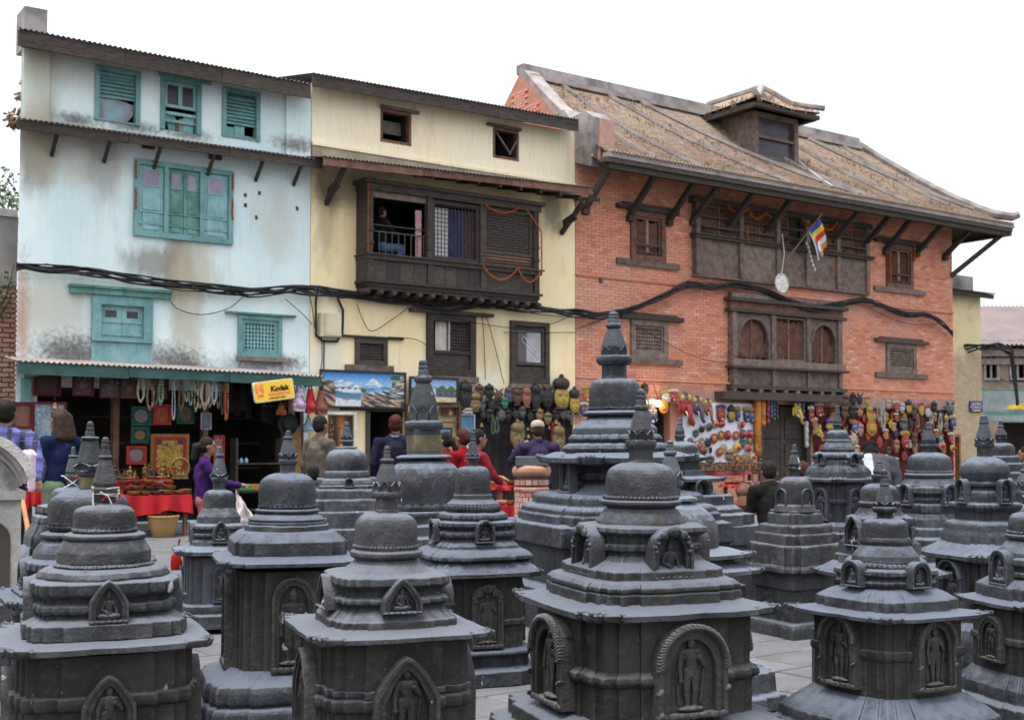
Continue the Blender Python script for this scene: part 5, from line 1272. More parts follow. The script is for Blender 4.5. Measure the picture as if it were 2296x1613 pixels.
# second row, dark body at left of centre
s = Stupa('stone stupa with scallop-banded dome and deep arched niche, second row by the white cloth', 643, 5.7, 7, STONE, 7)
s.top(964, 6, 978, 985, 11, 9, 18, 1014, 1029, 14.5, (21,1029,1042,'s'), (17,1042,1059,'s'), petals=8)
s.dome(63, 1059, 1130, 2.9)
s.lotus(64.5, 1126, 1140, 34, 'petal_band')
s.part('ring_disc', 'r', [(66,1139),(71,1142),(70,1147),(64,1150)], n=44)
s.part('skirt', 'r', [(64,1148),(76,1155),(84,1161),(85,1164),(83,1166),(86,1168),(86,1174)], n=44)
s.part('disc', 'r', [(88,1173),(92,1176),(92,1196)], n=44, amp=0.005)
s.part('moulding', 'q1', [(104,1192),(110,1194),(134,1214),(137,1217),(137,1248)], soft=0.01)
s.eave(138, 1246, 176, 1262, 9, 'q1')
s.part('body', 'q', [(126,1280),(126,1512)], soft=0.006)
s.part('plinth', 'q', [(134,1500),(165,1520),(196,1534),(198,1537),(204,1548),(204,1572),(196,1578),(208,1586),(214,1596),(214,1700)], soft=0.012)
s.niches(128, 'q', 1306, 1506, 96, 'round', 'stand', dep=0.06)
# second row, middle
s = Stupa('slender-spired stone stupa with petal-ringed skirt and standing-figure arch, in the middle', 1061, 7.2, 17, STONE, 8)
s.top(967, 5, 983, 988, 7.5, 6.5, 13, 1016, 1023, 11, (15.5,1023,1031,'r'), (11,1031,1044,'s'), petals=8)
s.dome(40, 1044, 1107, 3.6)
s.part('ring_disc', 'r', [(41,1106),(44,1109),(44,1117),(50,1122),(58,1127)], n=40)
s.lotus(63, 1126, 1148, 44, 'ribbed_ring'); s.lotus(79, 1146, 1168, 40, 'petal_skirt')
s.part('moulding', 'q', [(82,1166),(97,1170),(98,1178),(90,1183),(86,1188),(95,1192),(97,1198),(94,1203),(88,1207),(90,1212),(104,1222),(106,1228),(124,1236),(136,1245),(137,1252),(122,1258)], soft=0.006)
s.eave(120, 1254, 156, 1282, 9)
s.part('body', 'q', [(112,1292),(112,1385),(118,1388),(118,1398),(112,1401),(112,1456)], soft=0.005)
s.part('plinth', 'q', [(118,1450),(138,1456),(140,1462),(126,1468),(126,1490),(140,1496),(160,1500),(160,1530)], soft=0.008)
s.niches(98, 'q', 1168, 1216, 42, 'torana', 'sit', dep=0.06); s.niches(113, 'q', 1318, 1452, 70, 'torana', 'stand')
# tall stupa in the middle distance
s = Stupa('tallest stone stupa, eight-sided cap and long bulb spire against the brick house', 1383, 9.5, 28, STONE5, 9)
s.top(699, 11, 725, 738, 17, 14, 29, 776, 798, 25, (40,797,818,'o'), (28,818,848,'o'), petals=8, lmat=None)
s.dome(58, 848, 916, 4.0)
s.lotus(60, 909, 921, 60, 'bead_ring')
s.part('ring_disc', 'r', [(62,920),(73,925),(72,930),(60,935)], n=44)
s.part('skirt', 'r', [(60,934),(74,944),(92,958),(94,961),(94,972)], n=44)
s.lotus(105, 971, 993, 26); s.lotus(118, 991, 1016, 24, 'petal_skirt')
s.part('moulding', 'q', [(120,1013),(150,1018),(150,1024)])
s.eave(140, 1012, 180, 1024, 12)
s.part('body', 'q', [(100,1036),(100,1058),(108,1062),(110,1068),(106,1073),(96,1077),(100,1084),(150,1106),(186,1108)], soft=0.01)
s.part('plinth', 'q', [(186,1104),(196,1112),(197,1128),(214,1131),(224,1138),(224,1147),(232,1149),(233,1168)], soft=0.015)
s.part('base', 'q1', [(236,1166),(258,1172),(260,1214),(252,1218),(252,1300),(285,1310),(285,1400)], soft=0.012)
s.niches(140, 'q', 1022, 1106, 46, 'torana', 'sit', dep=0.07, out=0.98)
# bulbous one with the big block
s = Stupa('stone stupa with tall block neck, petal-shielded spire and swelling dome', 957, 8.6, 20, STONE3, 10)
s.top(805, 10, 841, 860, 20, 17, 32, 908, 943, 30, (44,943,963,'o'), (39,963,1023,'s'), petals=8, lmat=STONE2)
s.part('lichen_crust', 's', [(39.4,975),(40,978),(40,1008),(39.4,1012)], mat=LICHEN)
s.part('ring_disc', 'r', [(50,1019),(62,1022),(64,1026),(60,1028)], n=40)
s.dome(84, 1026, 1128, 2.6, 0.9); s.lotus(79, 1120, 1146, 22, 'petal_band')
s.part('base', 'q1', [(92,1146),(97,1148),(97,1156),(92,1160),(92,1174),(108,1178),(110,1200),(124,1206),(126,1250),(150,1256),(150,1440)], soft=0.01)
# stepped one at left of it
s = Stupa('round-domed stone stupa on broad plain square steps, behind the beige-jacketed man', 781, 10, 5, STONE3, 11)
s.top(945, 5.5, 951, 955, 7, 6.5, 11, 975, 986, 9, (15.5,986,993,'r'), (10,993,1001,'s'), petals=8)
s.part('ring_disc', 'r', [(14,1000),(24,1001),(25,1004)], n=32)
s.dome(48, 1003, 1056, 2.4, 0.92)
s.part('drum', 'r', [(45,1054),(49,1057),(51,1063),(50,1073)], n=40)
s.part('moulding', 'q1', [(52,1072),(58,1076),(63,1084),(63,1087),(67,1089),(67,1096),(63,1099)], soft=0.006)
for i, (h, a, c) in enumerate([(78,1099,1121),(88,1121,1149),(106,1149,1186),(124,1186,1240),(140,1240,1372)]):
    s.part('step', 'q1', [(h-5,a-3),(h-1,a),(h,a+3),(h,c+2)], soft=0.012, amp=0.006)
s.niches(60, 'q1', 1072, 1092, 20, 'round', 'sit', dep=0.09)
# left middle
s = Stupa('small cushion-domed stone stupa beside the woman in the purple sweater', 492, 9.07, 5, STONE3, 12)
s.top(1000, 5.5, 1017, 1025, 10, 7.5, 17, 1060, 1071, 15, (18.5,1070,1081,'s'), (13.5,1081,1097,'s'), petals=4)
s.dome(34, 1097, 1139, 3.6)
s.part('skirt', 'o', [(34,1138),(36,1140),(47,1156),(48,1158),(48,1176)], soft=0.006)
s.part('moulding', 'q', [(52,1174),(60,1180),(61,1186),(55,1190),(55,1196),(60,1198),(60,1204),(55,1207),(62,1216),(64,1228)], soft=0.006)
s.eave(64, 1224, 104, 1238, 9); s.part('body', 'q', [(80,1250),(80,1358)]); s.part('plinth', 'q', [(82,1354),(90,1360),(90,1376),(98,1382),(98,1410)])
s.niches(60, 'q', 1172, 1218, 38, 'ogee', 'sit'); s.niches(81, 'q', 1276, 1352, 36, 'round', 'stand')
# far left pair
s = Stupa('small stone stupa with white thread crossed on its neck, far left group', 162, 7.2, 8, STONE3, 13)
s.top(1001, 4.5, 1020, 1026, 11, 9, 16, 1056, 1063, 14, (17.5,1063,1076,'s'), (12,1076,1092,'s'), petals=0)
s.dome(46, 1091, 1132, 3); s.part('drum', 'q1', [(60,1132),(76,1136),(78,1150),(72,1154),(86,1160),(88,1172)])
s.part('skirt', 'q1', [(84,1170),(104,1206),(105,1230)]); s.eave(104, 1226, 150, 1266, 12, 'q1')
s.part('body', 'q', [(112,1276),(112,1400)]); s.part('plinth', 'q', [(116,1396),(140,1410),(140,1500)])
STRN = s
s = Stupa('stone stupa whose ringed spire peeks out beside the lichened one', 189, 6.5, 12, STONE, 14)
s.top(962, 5.5, 984, 992, 15, 13, 22, 1040, 1052, 20, (22,1052,1064,'s'), (17,1064,1092,'s'), petals=0)
s.dome(52, 1092, 1140, 3); s.part('drum', 'q1', [(60,1140),(80,1150),(90,1200),(120,1240),(120,1420),(150,1440),(150,1560)])
# right of the big one
s = Stupa('stone stupa with a large smooth bare dome, behind the broad one', 1505, 6.5, 35, STONE3, 15)
s.top(986, 8, 1010, 1022, 14.5, 12, 24, 1056, 1077, 22, (31,1077,1091,'s'), (23,1091,1114,'s'), petals=8)
s.part('ring_disc', 'r', [(50,1112),(60,1115),(62,1121)], n=40)
s.dome(105, 1118, 1240, 2.1, 1.0)
s.part('base', 'q', [(112,1226),(128,1230),(130,1244)]); s.eave(128, 1226, 182, 1240, 10)
s.part('drum', 'q', [(140,1246),(140,1270)]); s.eave(140, 1258, 200, 1276, 10)
s.part('body', 'q', [(130,1286),(130,1480)]); s.part('plinth', 'q', [(135,1470),(180,1490),(225,1500),(228,1545),(250,1550),(250,1580)], soft=0.012)
s = Stupa('stone stupa with a horseshoe niche and long slab steps by the white mask board', 1522, 10.5, 40, STONE3, 16)
s.top(936, 4.5, 948, 952, 7, 6, 11, 966, 974, 10, (12,974,982,'r'), (10,982,990,'s'), petals=0)
s.dome(41, 989, 1017, 2.6); s.eave(44, 1016, 66, 1024, 7); s.part('body', 'q', [(44,1034),(44,1052),(56,1053),(58,1066)])
s.eave(60, 1064, 102, 1070, 7); s.part('drum', 'q', [(62,1080),(62,1100),(92,1108),(110,1110)])
s.part('plinth', 'q', [(110,1106),(119,1108),(120,1128),(128,1132),(138,1138),(138,1146),(164,1148),(165,1172)], soft=0.012)
s.part('base_slab', 's', [(160,1170),(192,1173),(192,1214),(182,1216),(182,1370)], soft=0.012)
s.niches(62, 'q', 1074, 1120, 33, 'round', 'sit', dep=0.1, out=1.25)
# stepped tower
s = Stupa('narrow stone stupa with four niches round its dome, on tall stacked steps', 1780, 8.85, 42, STONE4, 17)
s.top(996, 4.5, 1010, 1016, 8.5, 7, 13, 1039, 1046, 11, (16.5,1046,1054,'s'), (11,1054,1067,'s'), petals=0)
s.dome(39, 1067, 1132, 3.0, 0.97)
s.part('ring_disc', 'r', [(40,1128),(44,1132),(48,1144)], n=36)
s.part('top_slab', 's', [(54,1141),(57,1144),(56,1154),(60,1156)], soft=0.006)
for h, a, c in [(62,1150,1176),(82,1176,1196),(90,1194,1222),(106,1218,1254)]:
    s.part('step', 'q1', [(h-5,a-3),(h-1,a),(h,a+3),(h,c+3)], soft=0.012, amp=0.006)
s.part('flare', 'q1', [(100,1252),(112,1266),(112,1274),(98,1278)], soft=0.01)
s.part('body', 's', [(96,1276),(97,1282),(97,1312),(88,1316),(88,1384),(100,1388),(106,1396),(106,1420)], soft=0.01)
s.niches(38, 'q1', 1096, 1142, 25, 'round', 'sit', dep=0.07, out=1.1)
# round two-niche one
s = Stupa('eaved stone stupa with round-arched niches, behind the man in the dark jacket', 1877, 11, 45, STONE5, 18)
s.top(909, 4.5, 925, 929, 6, 5, 9, 943, 950, 8, (11,950,955,'r'), (8,955,963,'s'), petals=0)
s.dome(24.5, 963, 985, 2.6); s.part('ring_disc', 'r', [(25,984),(28,987),(27,991),(31,996),(35,1001)], n=36); s.lotus(38, 1001, 1013, 30, 'ribbed_ring')
s.part('moulding', 'q', [(46,1012),(57,1018),(58,1024),(52,1028),(56,1032),(57,1040),(66,1048),(72,1056),(73,1068)], soft=0.008)
s.eave(70, 1064, 82, 1072, 6); s.part('body', 'q', [(58,1082),(58,1116),(61,1118),(61,1124),(58,1126),(58,1170)]); s.part('plinth', 'q', [(62,1166),(76,1174),(78,1186),(86,1190),(86,1340)], soft=0.01)
s.niches(56, 'q', 1016, 1040, 18, 'round', 'sit', dep=0.08); s.niches(58, 'q', 1096, 1166, 32, 'round', 'stand', dep=0.07)
# behind the corner-on one
s = Stupa('stone stupa with pointed plain spire, hidden behind the corner-on one', 1966, 6.8, 40, STONE, 19)
s.top(1030, 4, 1034, 1038, 7, 6, 14, 1056, 1062, 12, (17,1062,1073,'r'), (13,1073,1084,'s'), petals=0, rings=5)
s.dome(41, 1083, 1123, 2.8); s.part('ring_disc', 'r', [(42,1122),(46,1126),(45,1132),(42,1136),(54,1154)], n=40)
s.part('moulding', 'q', [(64,1154),(76,1160),(77,1174),(68,1178),(68,1190),(76,1194),(70,1200),(88,1216),(92,1240),(100,1244),(102,1262)], soft=0.008)
s.eave(102, 1258, 148, 1282, 9); s.part('body', 'q', [(100,1290),(100,1400)]); s.part('plinth', 'q', [(104,1396),(150,1420),(150,1560)])
s.niches(76, 'q', 1160, 1226, 40, 'ogee', 'sit', dep=0.08)
# right middle distance
s = Stupa('bell-domed stone stupa on scalloped mouldings, in front of the mask wall', 2082, 10, 40, STONE5, 20)
s.top(945, 6, 958, 963, 8, 7, 15.5, 985, 995, 14, (20.5,995,1003,'s'), (16,1003,1014,'s'), petals=0)
s.dome(47, 1013, 1058, 2.8); s.beads(47.5, 1056, 46); s.part('ring_disc', 'r', [(48,1058),(54,1062),(53,1067),(50,1070),(62,1086)], n=40)
s.part('moulding', 'q', [(66,1086),(76,1090),(77,1102),(66,1107),(64,1112),(71,1115),(70,1120),(66,1124),(76,1128),(77,1144),(74,1146),(86,1160),(88,1176),(96,1180),(98,1196),(112,1202),(112,1250),(130,1256),(130,1380)], soft=0.01)
s.niches(74, 'q', 1086, 1132, 28, 'round', 'sit', dep=0.08)
s = Stupa('stone stupa with onion-shaped dome and wide eave, right of the bell-domed one', 2206, 7.3, 40, STONE5, 21)
s.top(930, 8, 945, 950, 10.5, 9, 18, 980, 991, 16, (22.5,991,1002,'s'), (17,1002,1023,'s'), petals=8)
s.dome(53, 1022, 1080, 2.2, 0.86); s.part('ring_disc', 'r', [(47,1077),(50,1082),(49,1088),(44,1092),(46,1098)], n=40)
s.part('moulding', 'q', [(56,1098),(62,1104),(64,1112),(64,1124),(78,1127),(80,1134),(72,1142),(66,1146),(66,1164),(84,1168),(90,1174),(90,1186),(96,1196),(97,1216)], soft=0.009)
s.eave(98, 1212, 146, 1240, 10); s.part('body', 'q', [(108,1252),(108,1390)]); s.part('plinth', 'q', [(112,1386),(140,1400),(150,1420),(150,1510)])
s.niches(74, 'q', 1076, 1128, 24, 'round', 'sit', dep=0.07); s.niches(108, 'q', 1262, 1370, 60, 'rope', 'sit')
s = Stupa('distant small stone stupa on stepped rings under the green signboard', 2247, 11, 30, STONE5, 22)
s.top(942, 4, 954, 958, 7, 5, 13, 974, 980, 11, (13.5,980,985,'s'), (11,985,993,'s'), petals=0)
s.dome(28, 992, 1022, 3.2); s.part('moulding', 'q1', [(34,1020),(40,1024),(40,1036),(48,1040),(48,1056),(56,1060),(56,1080),(64,1086),(64,1130),(80,1136),(80,1350)], soft=0.01)
s = Stupa('plain stone stupa with pentagon-petalled spire at the right picture edge', 2293, 8, 30, STONE3, 23)
s.top(1036, 5, 1052, 1058, 9, 8, 17, 1078, 1098, 15, (22,1100,1110,'s'), (18,1110,1126,'s'), petals=8)
s.dome(50, 1126, 1172, 2.8); s.part('moulding', 'q', [(58,1172),(76,1180),(76,1200),(90,1210),(90,1260),(120,1280),(120,1470)], soft=0.01)
# ------------------------------------------------------------------ neighbours at both ends of the row
t = thing('boundary_wall', 'grey concrete wall on a rough brick base left of the blue house', 'wall', fpos(UB0, -0.35), FROT)
zc = F(20,470,-0.35)[1]; zb_ = F(20,640,-0.35)[1]
m = MB(); m.box(-3.2, 0.07, 0.0, 0.3, zb_, zc-0.12); m.rough(0.01, 3); m.build('concrete_panel', simple('dirty concrete', (0.27,0.25,0.23), (0.17,0.155,0.145), 1.4, 0.9, 0.3, 20), t)
m = MB(); m.box(-3.25, 0.05, -0.06, 0.36, zc-0.118, zc); m.rough(0.008, 3); m.build('coping', CEMENT, t)
m = MB(); m.box(-3.2, 0.07, 0.02, 0.3, 0.0, zb_-0.003); m.build('brick_core', JOINT, t)
OLDBRICK = NT('mossy old brick'); v = OLDBRICK.rand; c_ = OLDBRICK.mix(v, (0.34,0.15,0.09), (0.40,0.25,0.17)); c_ = OLDBRICK.mix(OLDBRICK.rng(OLDBRICK.noise(5,5), 0.4, 0.75), c_, (0.16,0.11,0.09)); OLDBRICK = OLDBRICK.done(c_, 0.9, OLDBRICK.bump(OLDBRICK.noise(40,4),0.4,0.01))
ob = MB(); ob.box(-0.5,0.5,-0.5,0.5,-0.5,0.5); obm = ob.mesh('brick', OLDBRICK)
r = 0; z = 1.9
while z < zb_-0.05:
    x = -1.9-(0.11 if r % 2 else 0)
    while x < 0.0:
        o = put('brick', obm, t, (x+0.1, 0.02, z+0.035), (0, rnd.uniform(-0.03,0.03), rnd.uniform(-0.04,0.04))); o.scale = (0.2, 0.06, 0.058); x += 0.222
    z += 0.078; r += 1
m = MB(); m.box(-3.2, -0.3, -0.05, -0.012, 0.9, F(20,868,-0.3)[1]); frame(m, -3.0, -0.38, 1.0, F(20,868,-0.3)[1]-0.08, 0.02, -0.06, -0.049); m.build('white_panel', simple('white panel', (0.68,0.68,0.64), (0.55,0.55,0.5), 3), t)
LEAFM = NT('dull green leaf'); c_ = LEAFM.mix(LEAFM.n('ShaderNodeNewGeometry').outputs['Random Per Island'], (0.045,0.075,0.03), (0.12,0.15,0.06)); LEAFM = LEAFM.done(c_, 0.7)
DRYLEAF = NT('dry brown leaf'); c_ = DRYLEAF.mix(DRYLEAF.n('ShaderNodeNewGeometry').outputs['Random Per Island'], (0.16,0.10,0.05), (0.34,0.23,0.12)); DRYLEAF = DRYLEAF.done(c_, 0.8)
def leaves(c, rad, n, size, seed, keep=None):
    g = MB(); q = random.Random(seed)
    while n > 0:
        p = Vector((q.uniform(-1,1), q.uniform(-1,1), q.uniform(-1,1)))
        if p.length > 1 or noise.noise(p*2.3+Vector((seed,0,0))) < -0.12: n -= 0.4; continue
        n -= 1
        P_ = Vector((p.x*rad[0], p.y*rad[1], p.z*rad[2]))+Vector(c); d = Vector((q.gauss(0,1),q.gauss(0,1),q.gauss(0,1)-0.4)).normalized(); s_ = d.orthogonal().normalized()
        s_ = Matrix.Rotation(q.uniform(0,6.28),3,d) @ s_; L_ = size*q.uniform(0.7,1.3)
        g.add([P_, P_+d*L_*0.5+s_*L_*0.28, P_+d*L_, P_+d*L_*0.5-s_*L_*0.28], [(0,1,2,3)])
    return g
c = fpos(UB0-0.35, -0.1, F(10,655,-0.2)[1])
t = thing('wall_shrub', 'dark green creeping shrub clinging to the wall below the concrete', 'shrub', c, FROT)
leaves((0,0,0), (0.38,0.25,0.5), 520, 0.07, 3).build('foliage', LEAFM, t)
m = MB()
for q in range(6): m.tube([(rnd.uniform(-0.1,0.1),0.15,-0.6),(rnd.uniform(-0.3,0.3),0.05,-0.1),(rnd.uniform(-0.4,0.4),-0.1,rnd.uniform(0.1,0.5))], [0.02,0.012,0.005], 5)
m.build('stem', OLDWOOD, t)
c = at(-5, 430, 34); t = thing('tree', 'leafy tree rising behind the concrete wall at the left edge', 'tree', (c.x-0.8, 34, 0))
m = MB(); m.tube([(0,0,0),(0.1,0,4),(0.3,0,7.5)], [0.25,0.2,0.1], 8); 
for q in range(7): a = q*0.9; m.tube([(0.2,0,5.5+q*0.2),(0.2+math.cos(a)*0.9,math.sin(a)*0.9,6.6+q*0.25)], [0.08,0.03], 6)
m.build('trunk', OLDWOOD, t)
leaves((0.6,0,c.z-0.4), (1.2,1.1,1.2), 2000, 0.16, 8).build('crown', LEAFM, t)
for i, (x, y, sz) in enumerate(((34,268,0.24),(42,215,0.13),(45,185,0.08))):
    c = at(x+8, y, 18.7); t = thing('dry_weed', ('large brown dry weed', 'middle brown dry weed', 'smallest dry weed')[i]+' sprouting from the blue house corner', 'weed', c)
    leaves((-sz*0.35,0,0), (sz*0.55,sz*0.5,sz*0.62), 160, 0.09*sz/0.2, i).build('dry_foliage', DRYLEAF, t)
    m = MB(); m.tube([(0.08,0.05,-sz*0.3),(-sz*0.3,0,0.02)], [0.01,0.006], 5); m.build('stem', OLDWOOD, t)

# narrow yellow house to the right
u0 = UR1+0.12; NN = -0.5
t = thing('narrow_house', 'narrow yellowed brick house wedged right of the red brick house', 'house', fpos(u0, NN), FROT)
wz = F(2170,655,NN)[1]; W_ = F(2200,800,NN)[0]-u0
YB = NT('yellowed brick'); bt = YB.n('ShaderNodeTexBrick'); YB.t.links.new(YB.vm('MULTIPLY', YB.obj, (1,1,1)), bt.inputs[0])
mp = YB.n('ShaderNodeCombineXYZ'); sx = YB.xyz(); YB.t.links.new(sx[0], mp.inputs[0]); YB.t.links.new(sx[2], mp.inputs[1]); YB.t.links.new(mp.outputs[0], bt.inputs[0])
bt.inputs['Color1'].default_value = (0.46,0.36,0.22,1); bt.inputs['Color2'].default_value = (0.38,0.27,0.17,1); bt.inputs['Mortar'].default_value = (0.3,0.23,0.16,1); bt.inputs['Scale'].default_value = 4.6; bt.inputs['Mortar Size'].default_value = 0.012
zn = YB.rng(YB.ma('ADD', sx[2], YB.ma('MULTIPLY', YB.noise(1.5,5), 1.4)), 4.3, 5.0)
c_ = YB.mix(zn, bt.outputs[0], (0.62,0.50,0.28)); c_ = YB.mix(YB.ma('MULTIPLY', YB.rng(YB.noise(2,6,0.65), 0.5, 0.75), 0.5), c_, (0.22,0.16,0.11)); YB = YB.done(c_, 0.9)
m = MB(); wall_front(m, W_, wz, [(0.1, 0.75, 0.0, F(2160,978,NN)[1], 1.0)], 0.15); shell(m, W_, wz, 4); m.build('wall', [YB, DARK], t)
m = MB(); corrugated(m, -0.05, W_+0.25, (-0.35,wz-0.02), (0.5,wz+0.12)); m.build('canopy', TIN, t)
m = MB(); m.box(-0.02, W_+0.2, -0.3, -0.24, wz-0.16, wz-0.04); m.build('fascia_board', OLDWOOD, t)
m = MB(); m.box(0.1, W_-0.02, 0.2, 1.0, wz, F(2190,627,NN-0.5)[1]); m.rough(0.02,3); m.build('chimney', CEMENT, t)
m = MB(); frame(m, 0.04, 0.81, 0.0, F(2160,978,NN)[1]+0.06, 0.07, -0.05, 0.1, False); m.build('door_frame', simple('orange-brown door frame', (0.30,0.14,0.06)), t)
# small blue sign on it
p = F(2187,911,NN+0.02)
s_ = thing('wall_sign', 'small navy blue restaurant sign on the narrow yellow house', 'sign', fpos(p[0], NN+0.03, p[1]), FROT)
NAVY = simple('navy enamel', (0.02,0.03,0.15), (0.018,0.025,0.12), 4, 0.4, 0); WHITEP = simple('white sign paint', (0.7,0.7,0.72), None, 5, 0.5, 0); YELP = simple('yellow sign paint', (0.75,0.5,0.05), None, 5, 0.5, 0)
k = 32.5/FPX; w_, h_ = 30*k/0.62, 25*k
m = MB(); m.box(-w_/2, w_/2, -0.02, 0.0, -h_/2, h_/2); m.build('board', NAVY, s_)
text_mesh('ALAMBA', 0.12, WHITEP, 'lettering', s_, (0,-0.022,h_*0.24)); text_mesh('RESTAURANT', 0.11, WHITEP, 'lettering', s_, (0,-0.022,-h_*0.08), sx=0.8)
m = MB(); m.box(-w_*0.3, w_*0.35, -0.022, -0.019, -h_*0.42, -h_*0.3); m.build('yellow_stripe', YELP, s_)
# far house with rusty roof
c0 = at(2198,1000,38); c1 = at(2440,1000,38); zr, ze = at(2250,686,41.5).z, at(2250,772,37.6).z; W_ = c1.x-c0.x
t = thing('far_house', 'far house with a rusty pink corrugated roof at the right edge', 'house', (c0.x, 38, 0))
PINKTIN = simple('pink rusty tin', (0.20,0.145,0.14), (0.14,0.12,0.125), 1.2, 0.6, 0.1, 30)
m = MB(); wall_front(m, W_, ze, [(0.15,0.62,3.5,4.6,0.6),(0.95,1.5,3.4,4.5,0.6),(2.0,2.6,3.4,4.5,0.6),(0.6,2.8,0,2.2,1.5)], 0.15); shell(m, W_, ze, 6); m.build('wall', [simple('pinkish old plaster', (0.28,0.20,0.16), (0.19,0.135,0.11), 2), DARK], t)
m = MB(); corrugated(m, -0.15, W_+0.1, (-0.45,ze), (3.5,zr), pitch=0.14, amp=0.025); m.build('roof', PINKTIN, t)
for a, b in ((0.15,0.62),(0.95,1.5),(2.0,2.6)):
    m = MB(); frame(m, a, b, 3.45, 4.6, 0.06, -0.05, 0.1); m.box(a-0.08, b+0.08, -0.12, 0.0, 4.6, 4.72); m.box((a+b)/2-0.03, (a+b)/2+0.03, 0.0, 0.05, 3.5, 4.54); w = m.build('window', simple('chalky white paint', (0.34,0.32,0.33), (0.2,0.18,0.18), 4), t)
m = MB(); m.box(-0.05, W_, -0.2, 0.0, ze-0.35, ze-0.12); m.box(-0.02, W_, -0.1, 0.0, ze-0.6, ze-0.4); m.build('cornice', simple('pale pink moulding', (0.28,0.22,0.21)), t)
c = at(2262, 908, 36); s_ = thing('shop_signboard', 'pale grey-green painted signboard hanging at the right edge', 'sign', (c.x, 36, c.z))
w_, h_ = 124*36/FPX, 72*36/FPX
m = MB(); m.box(-w_/2, w_/2, -0.03, 0.0, -h_/2, h_/2); m.build('board', simple('grey sign paint', (0.22,0.25,0.265), (0.16,0.19,0.2), 3, 0.5), s_)
m = MB(); frame(m, -w_/2-0.03, w_/2+0.03, -h_/2-0.03, h_/2+0.03, 0.05, -0.04, 0.01); m.build('frame', simple('pale green paint', (0.13,0.23,0.18)), s_)
m = MB(); m.box(-w_/2+0.05, w_/2-0.05, -0.034, -0.031, -h_*0.30, -h_*0.18); m.build('green_band', simple('sign green', (0.11,0.21,0.18)), s_)
m = MB(); m.prism([(-0.1,-0.12),(0.75,-0.12),(0.75,0.0),(0.62,0.05),(0.58,0.2),(0.5,0.06),(0.3,0.05),(0.24,0.14),(0.18,0.03),(-0.05,-0.02)], -0.036, -0.031); m.build('yellow_emblem', YELP, s_)
m = MB(); m.bar((0.6,0.0,h_/2),(0.6,2.0,h_/2+0.4),0.03,0.03); m.bar((-0.6,0.0,h_/2),(-0.6,2.0,h_/2+0.4),0.03,0.03); m.build('hanger', IRON, s_)

# ------------------------------------------------------------------ cables along the fronts
t = thing('cable_bundle', 'thick sagging bundle of black electric cables across all three house fronts', 'cables', fpos(UB0, 0.1, F(45,600)[1]), FROT)
main = [(42,598),(110,602),(200,612),(290,624),(380,638),(470,646),(560,656),(640,650),(700,652),(770,660),(860,668),(930,676),(1010,686),(1090,684),(1180,690),(1290,702),(1350,704),(1420,690),(1480,662),(1545,633),(1600,640),(1660,636),(1730,655),(1800,682),(1860,686),(1935,672),(1990,690),(2040,705),(2085,708),(2118,728),(2138,748)]
o0 = F(45,600)
for k in range(15):
    q = random.Random(k); pts = []
    for i, (x, y) in enumerate(main):
        if k >= 5 and 1300 < x < 1900: dy = q.uniform(-4,12)
        else: dy = q.uniform(-11,10) if x < 1300 else q.uniform(-6,6)
        n_ = 0.16+q.uniform(-0.04,0.05); u, z = F(x, y+dy, n_); pts.append((u-o0[0], -n_+0.1, z-o0[1]))
    sm = []
    for i in range(len(pts)-1):
        a, b = Vector(pts[i]), Vector(pts[i+1]); p0 = Vector(pts[max(0,i-1)]); p3 = Vector(pts[min(len(pts)-1,i+2)])
        for j in range(3):
            s = j/3; sm.append(0.5*((2*a)+(b-p0)*s+(2*p0-5*a+4*b-p3)*s*s+(3*a-p0-3*b+p3)*s**3))
    sm.append(Vector(pts[-1])); m = MB(); m.tube(sm, q.choice((0.010,0.013,0.016,0.021,0.008)), 6); m.build('cable', WIRE, t)
wires = [[(372,655),(395,690),(450,705),(510,692),(545,665)], [(800,680),(815,720),(835,742),(880,715),(915,690)], [(690,650),(700,690),(705,735)], [(640,670),(680,705),(700,728)], [(870,755),(930,760),(958,775)],
         [(1290,702),(1230,728),(1160,735),(1060,722),(980,700)], [(1290,738),(1340,720),(1400,700)], [(1290,745),(1240,745),(1130,745)], [(1410,720),(1480,760),(1560,800),(1640,812),(1720,790),(1780,740),(1800,690)], [(1085,700),(1100,740),(1130,860)], [(1080,700),(1085,760),(1088,850)], [(1950,690),(2000,715),(2060,728),(2120,722)], [(720,745),(722,800),(718,835)]]
lab = ['looping down beside the turquoise window', 'sagging in a V under the balcony corner', 'dropping at the blue and yellow house joint', 'curving toward the meter box', 'running from the small black lattice window', 'sagging across the tall black windows', 'rising over the brick wall edge', 'strung level below the cables by the paper window', 'looping across the carved triple window', 'slanting down between the two tall windows', 'hanging straight between the tall windows', 'dipping at the right brick window', 'going down from the meter box']
for pts, lb in zip(wires, lab):
    L_ = []
    for (x, y) in pts: u, z = F(x, y, 0.09); L_.append(fpos(u, 0.09, z))
    sm = []
    for i in range(len(L_)-1):
        a, b = L_[i], L_[i+1]; p0, p3 = L_[max(0,i-1)], L_[min(len(L_)-1,i+2)]
        for j in range(4): s = j/4; sm.append(0.5*((2*a)+(b-p0)*s+(2*p0-5*a+4*b-p3)*s*s+(3*a-p0-3*b+p3)*s**3))
    sm.append(L_[-1]); m = MB(); m.tube([p-L_[0] for p in sm], 0.008, 5); m.build('loose_wire', WIRE, None, loc=L_[0], label='thin black wire '+lb, category='wire', group='loose wires on the house fronts')
pts = []
for (x, y) in ((2140,782),(2170,782),(2200,778),(2240,775),(2268,790),(2275,840),(2280,900)): pts.append(at(x, y, 33.5))
t = thing('far_cable_bundle', 'black cable tangle drooping over the narrow house and signboard', 'cables', pts[0])
for k in range(5):
    q = random.Random(k+20); m = MB(); m.tube([p-pts[0]+Vector((0,q.uniform(-0.1,0.1),q.uniform(-0.12,0.12))) for p in pts], 0.028, 6); m.build('cable', WIRE, t)

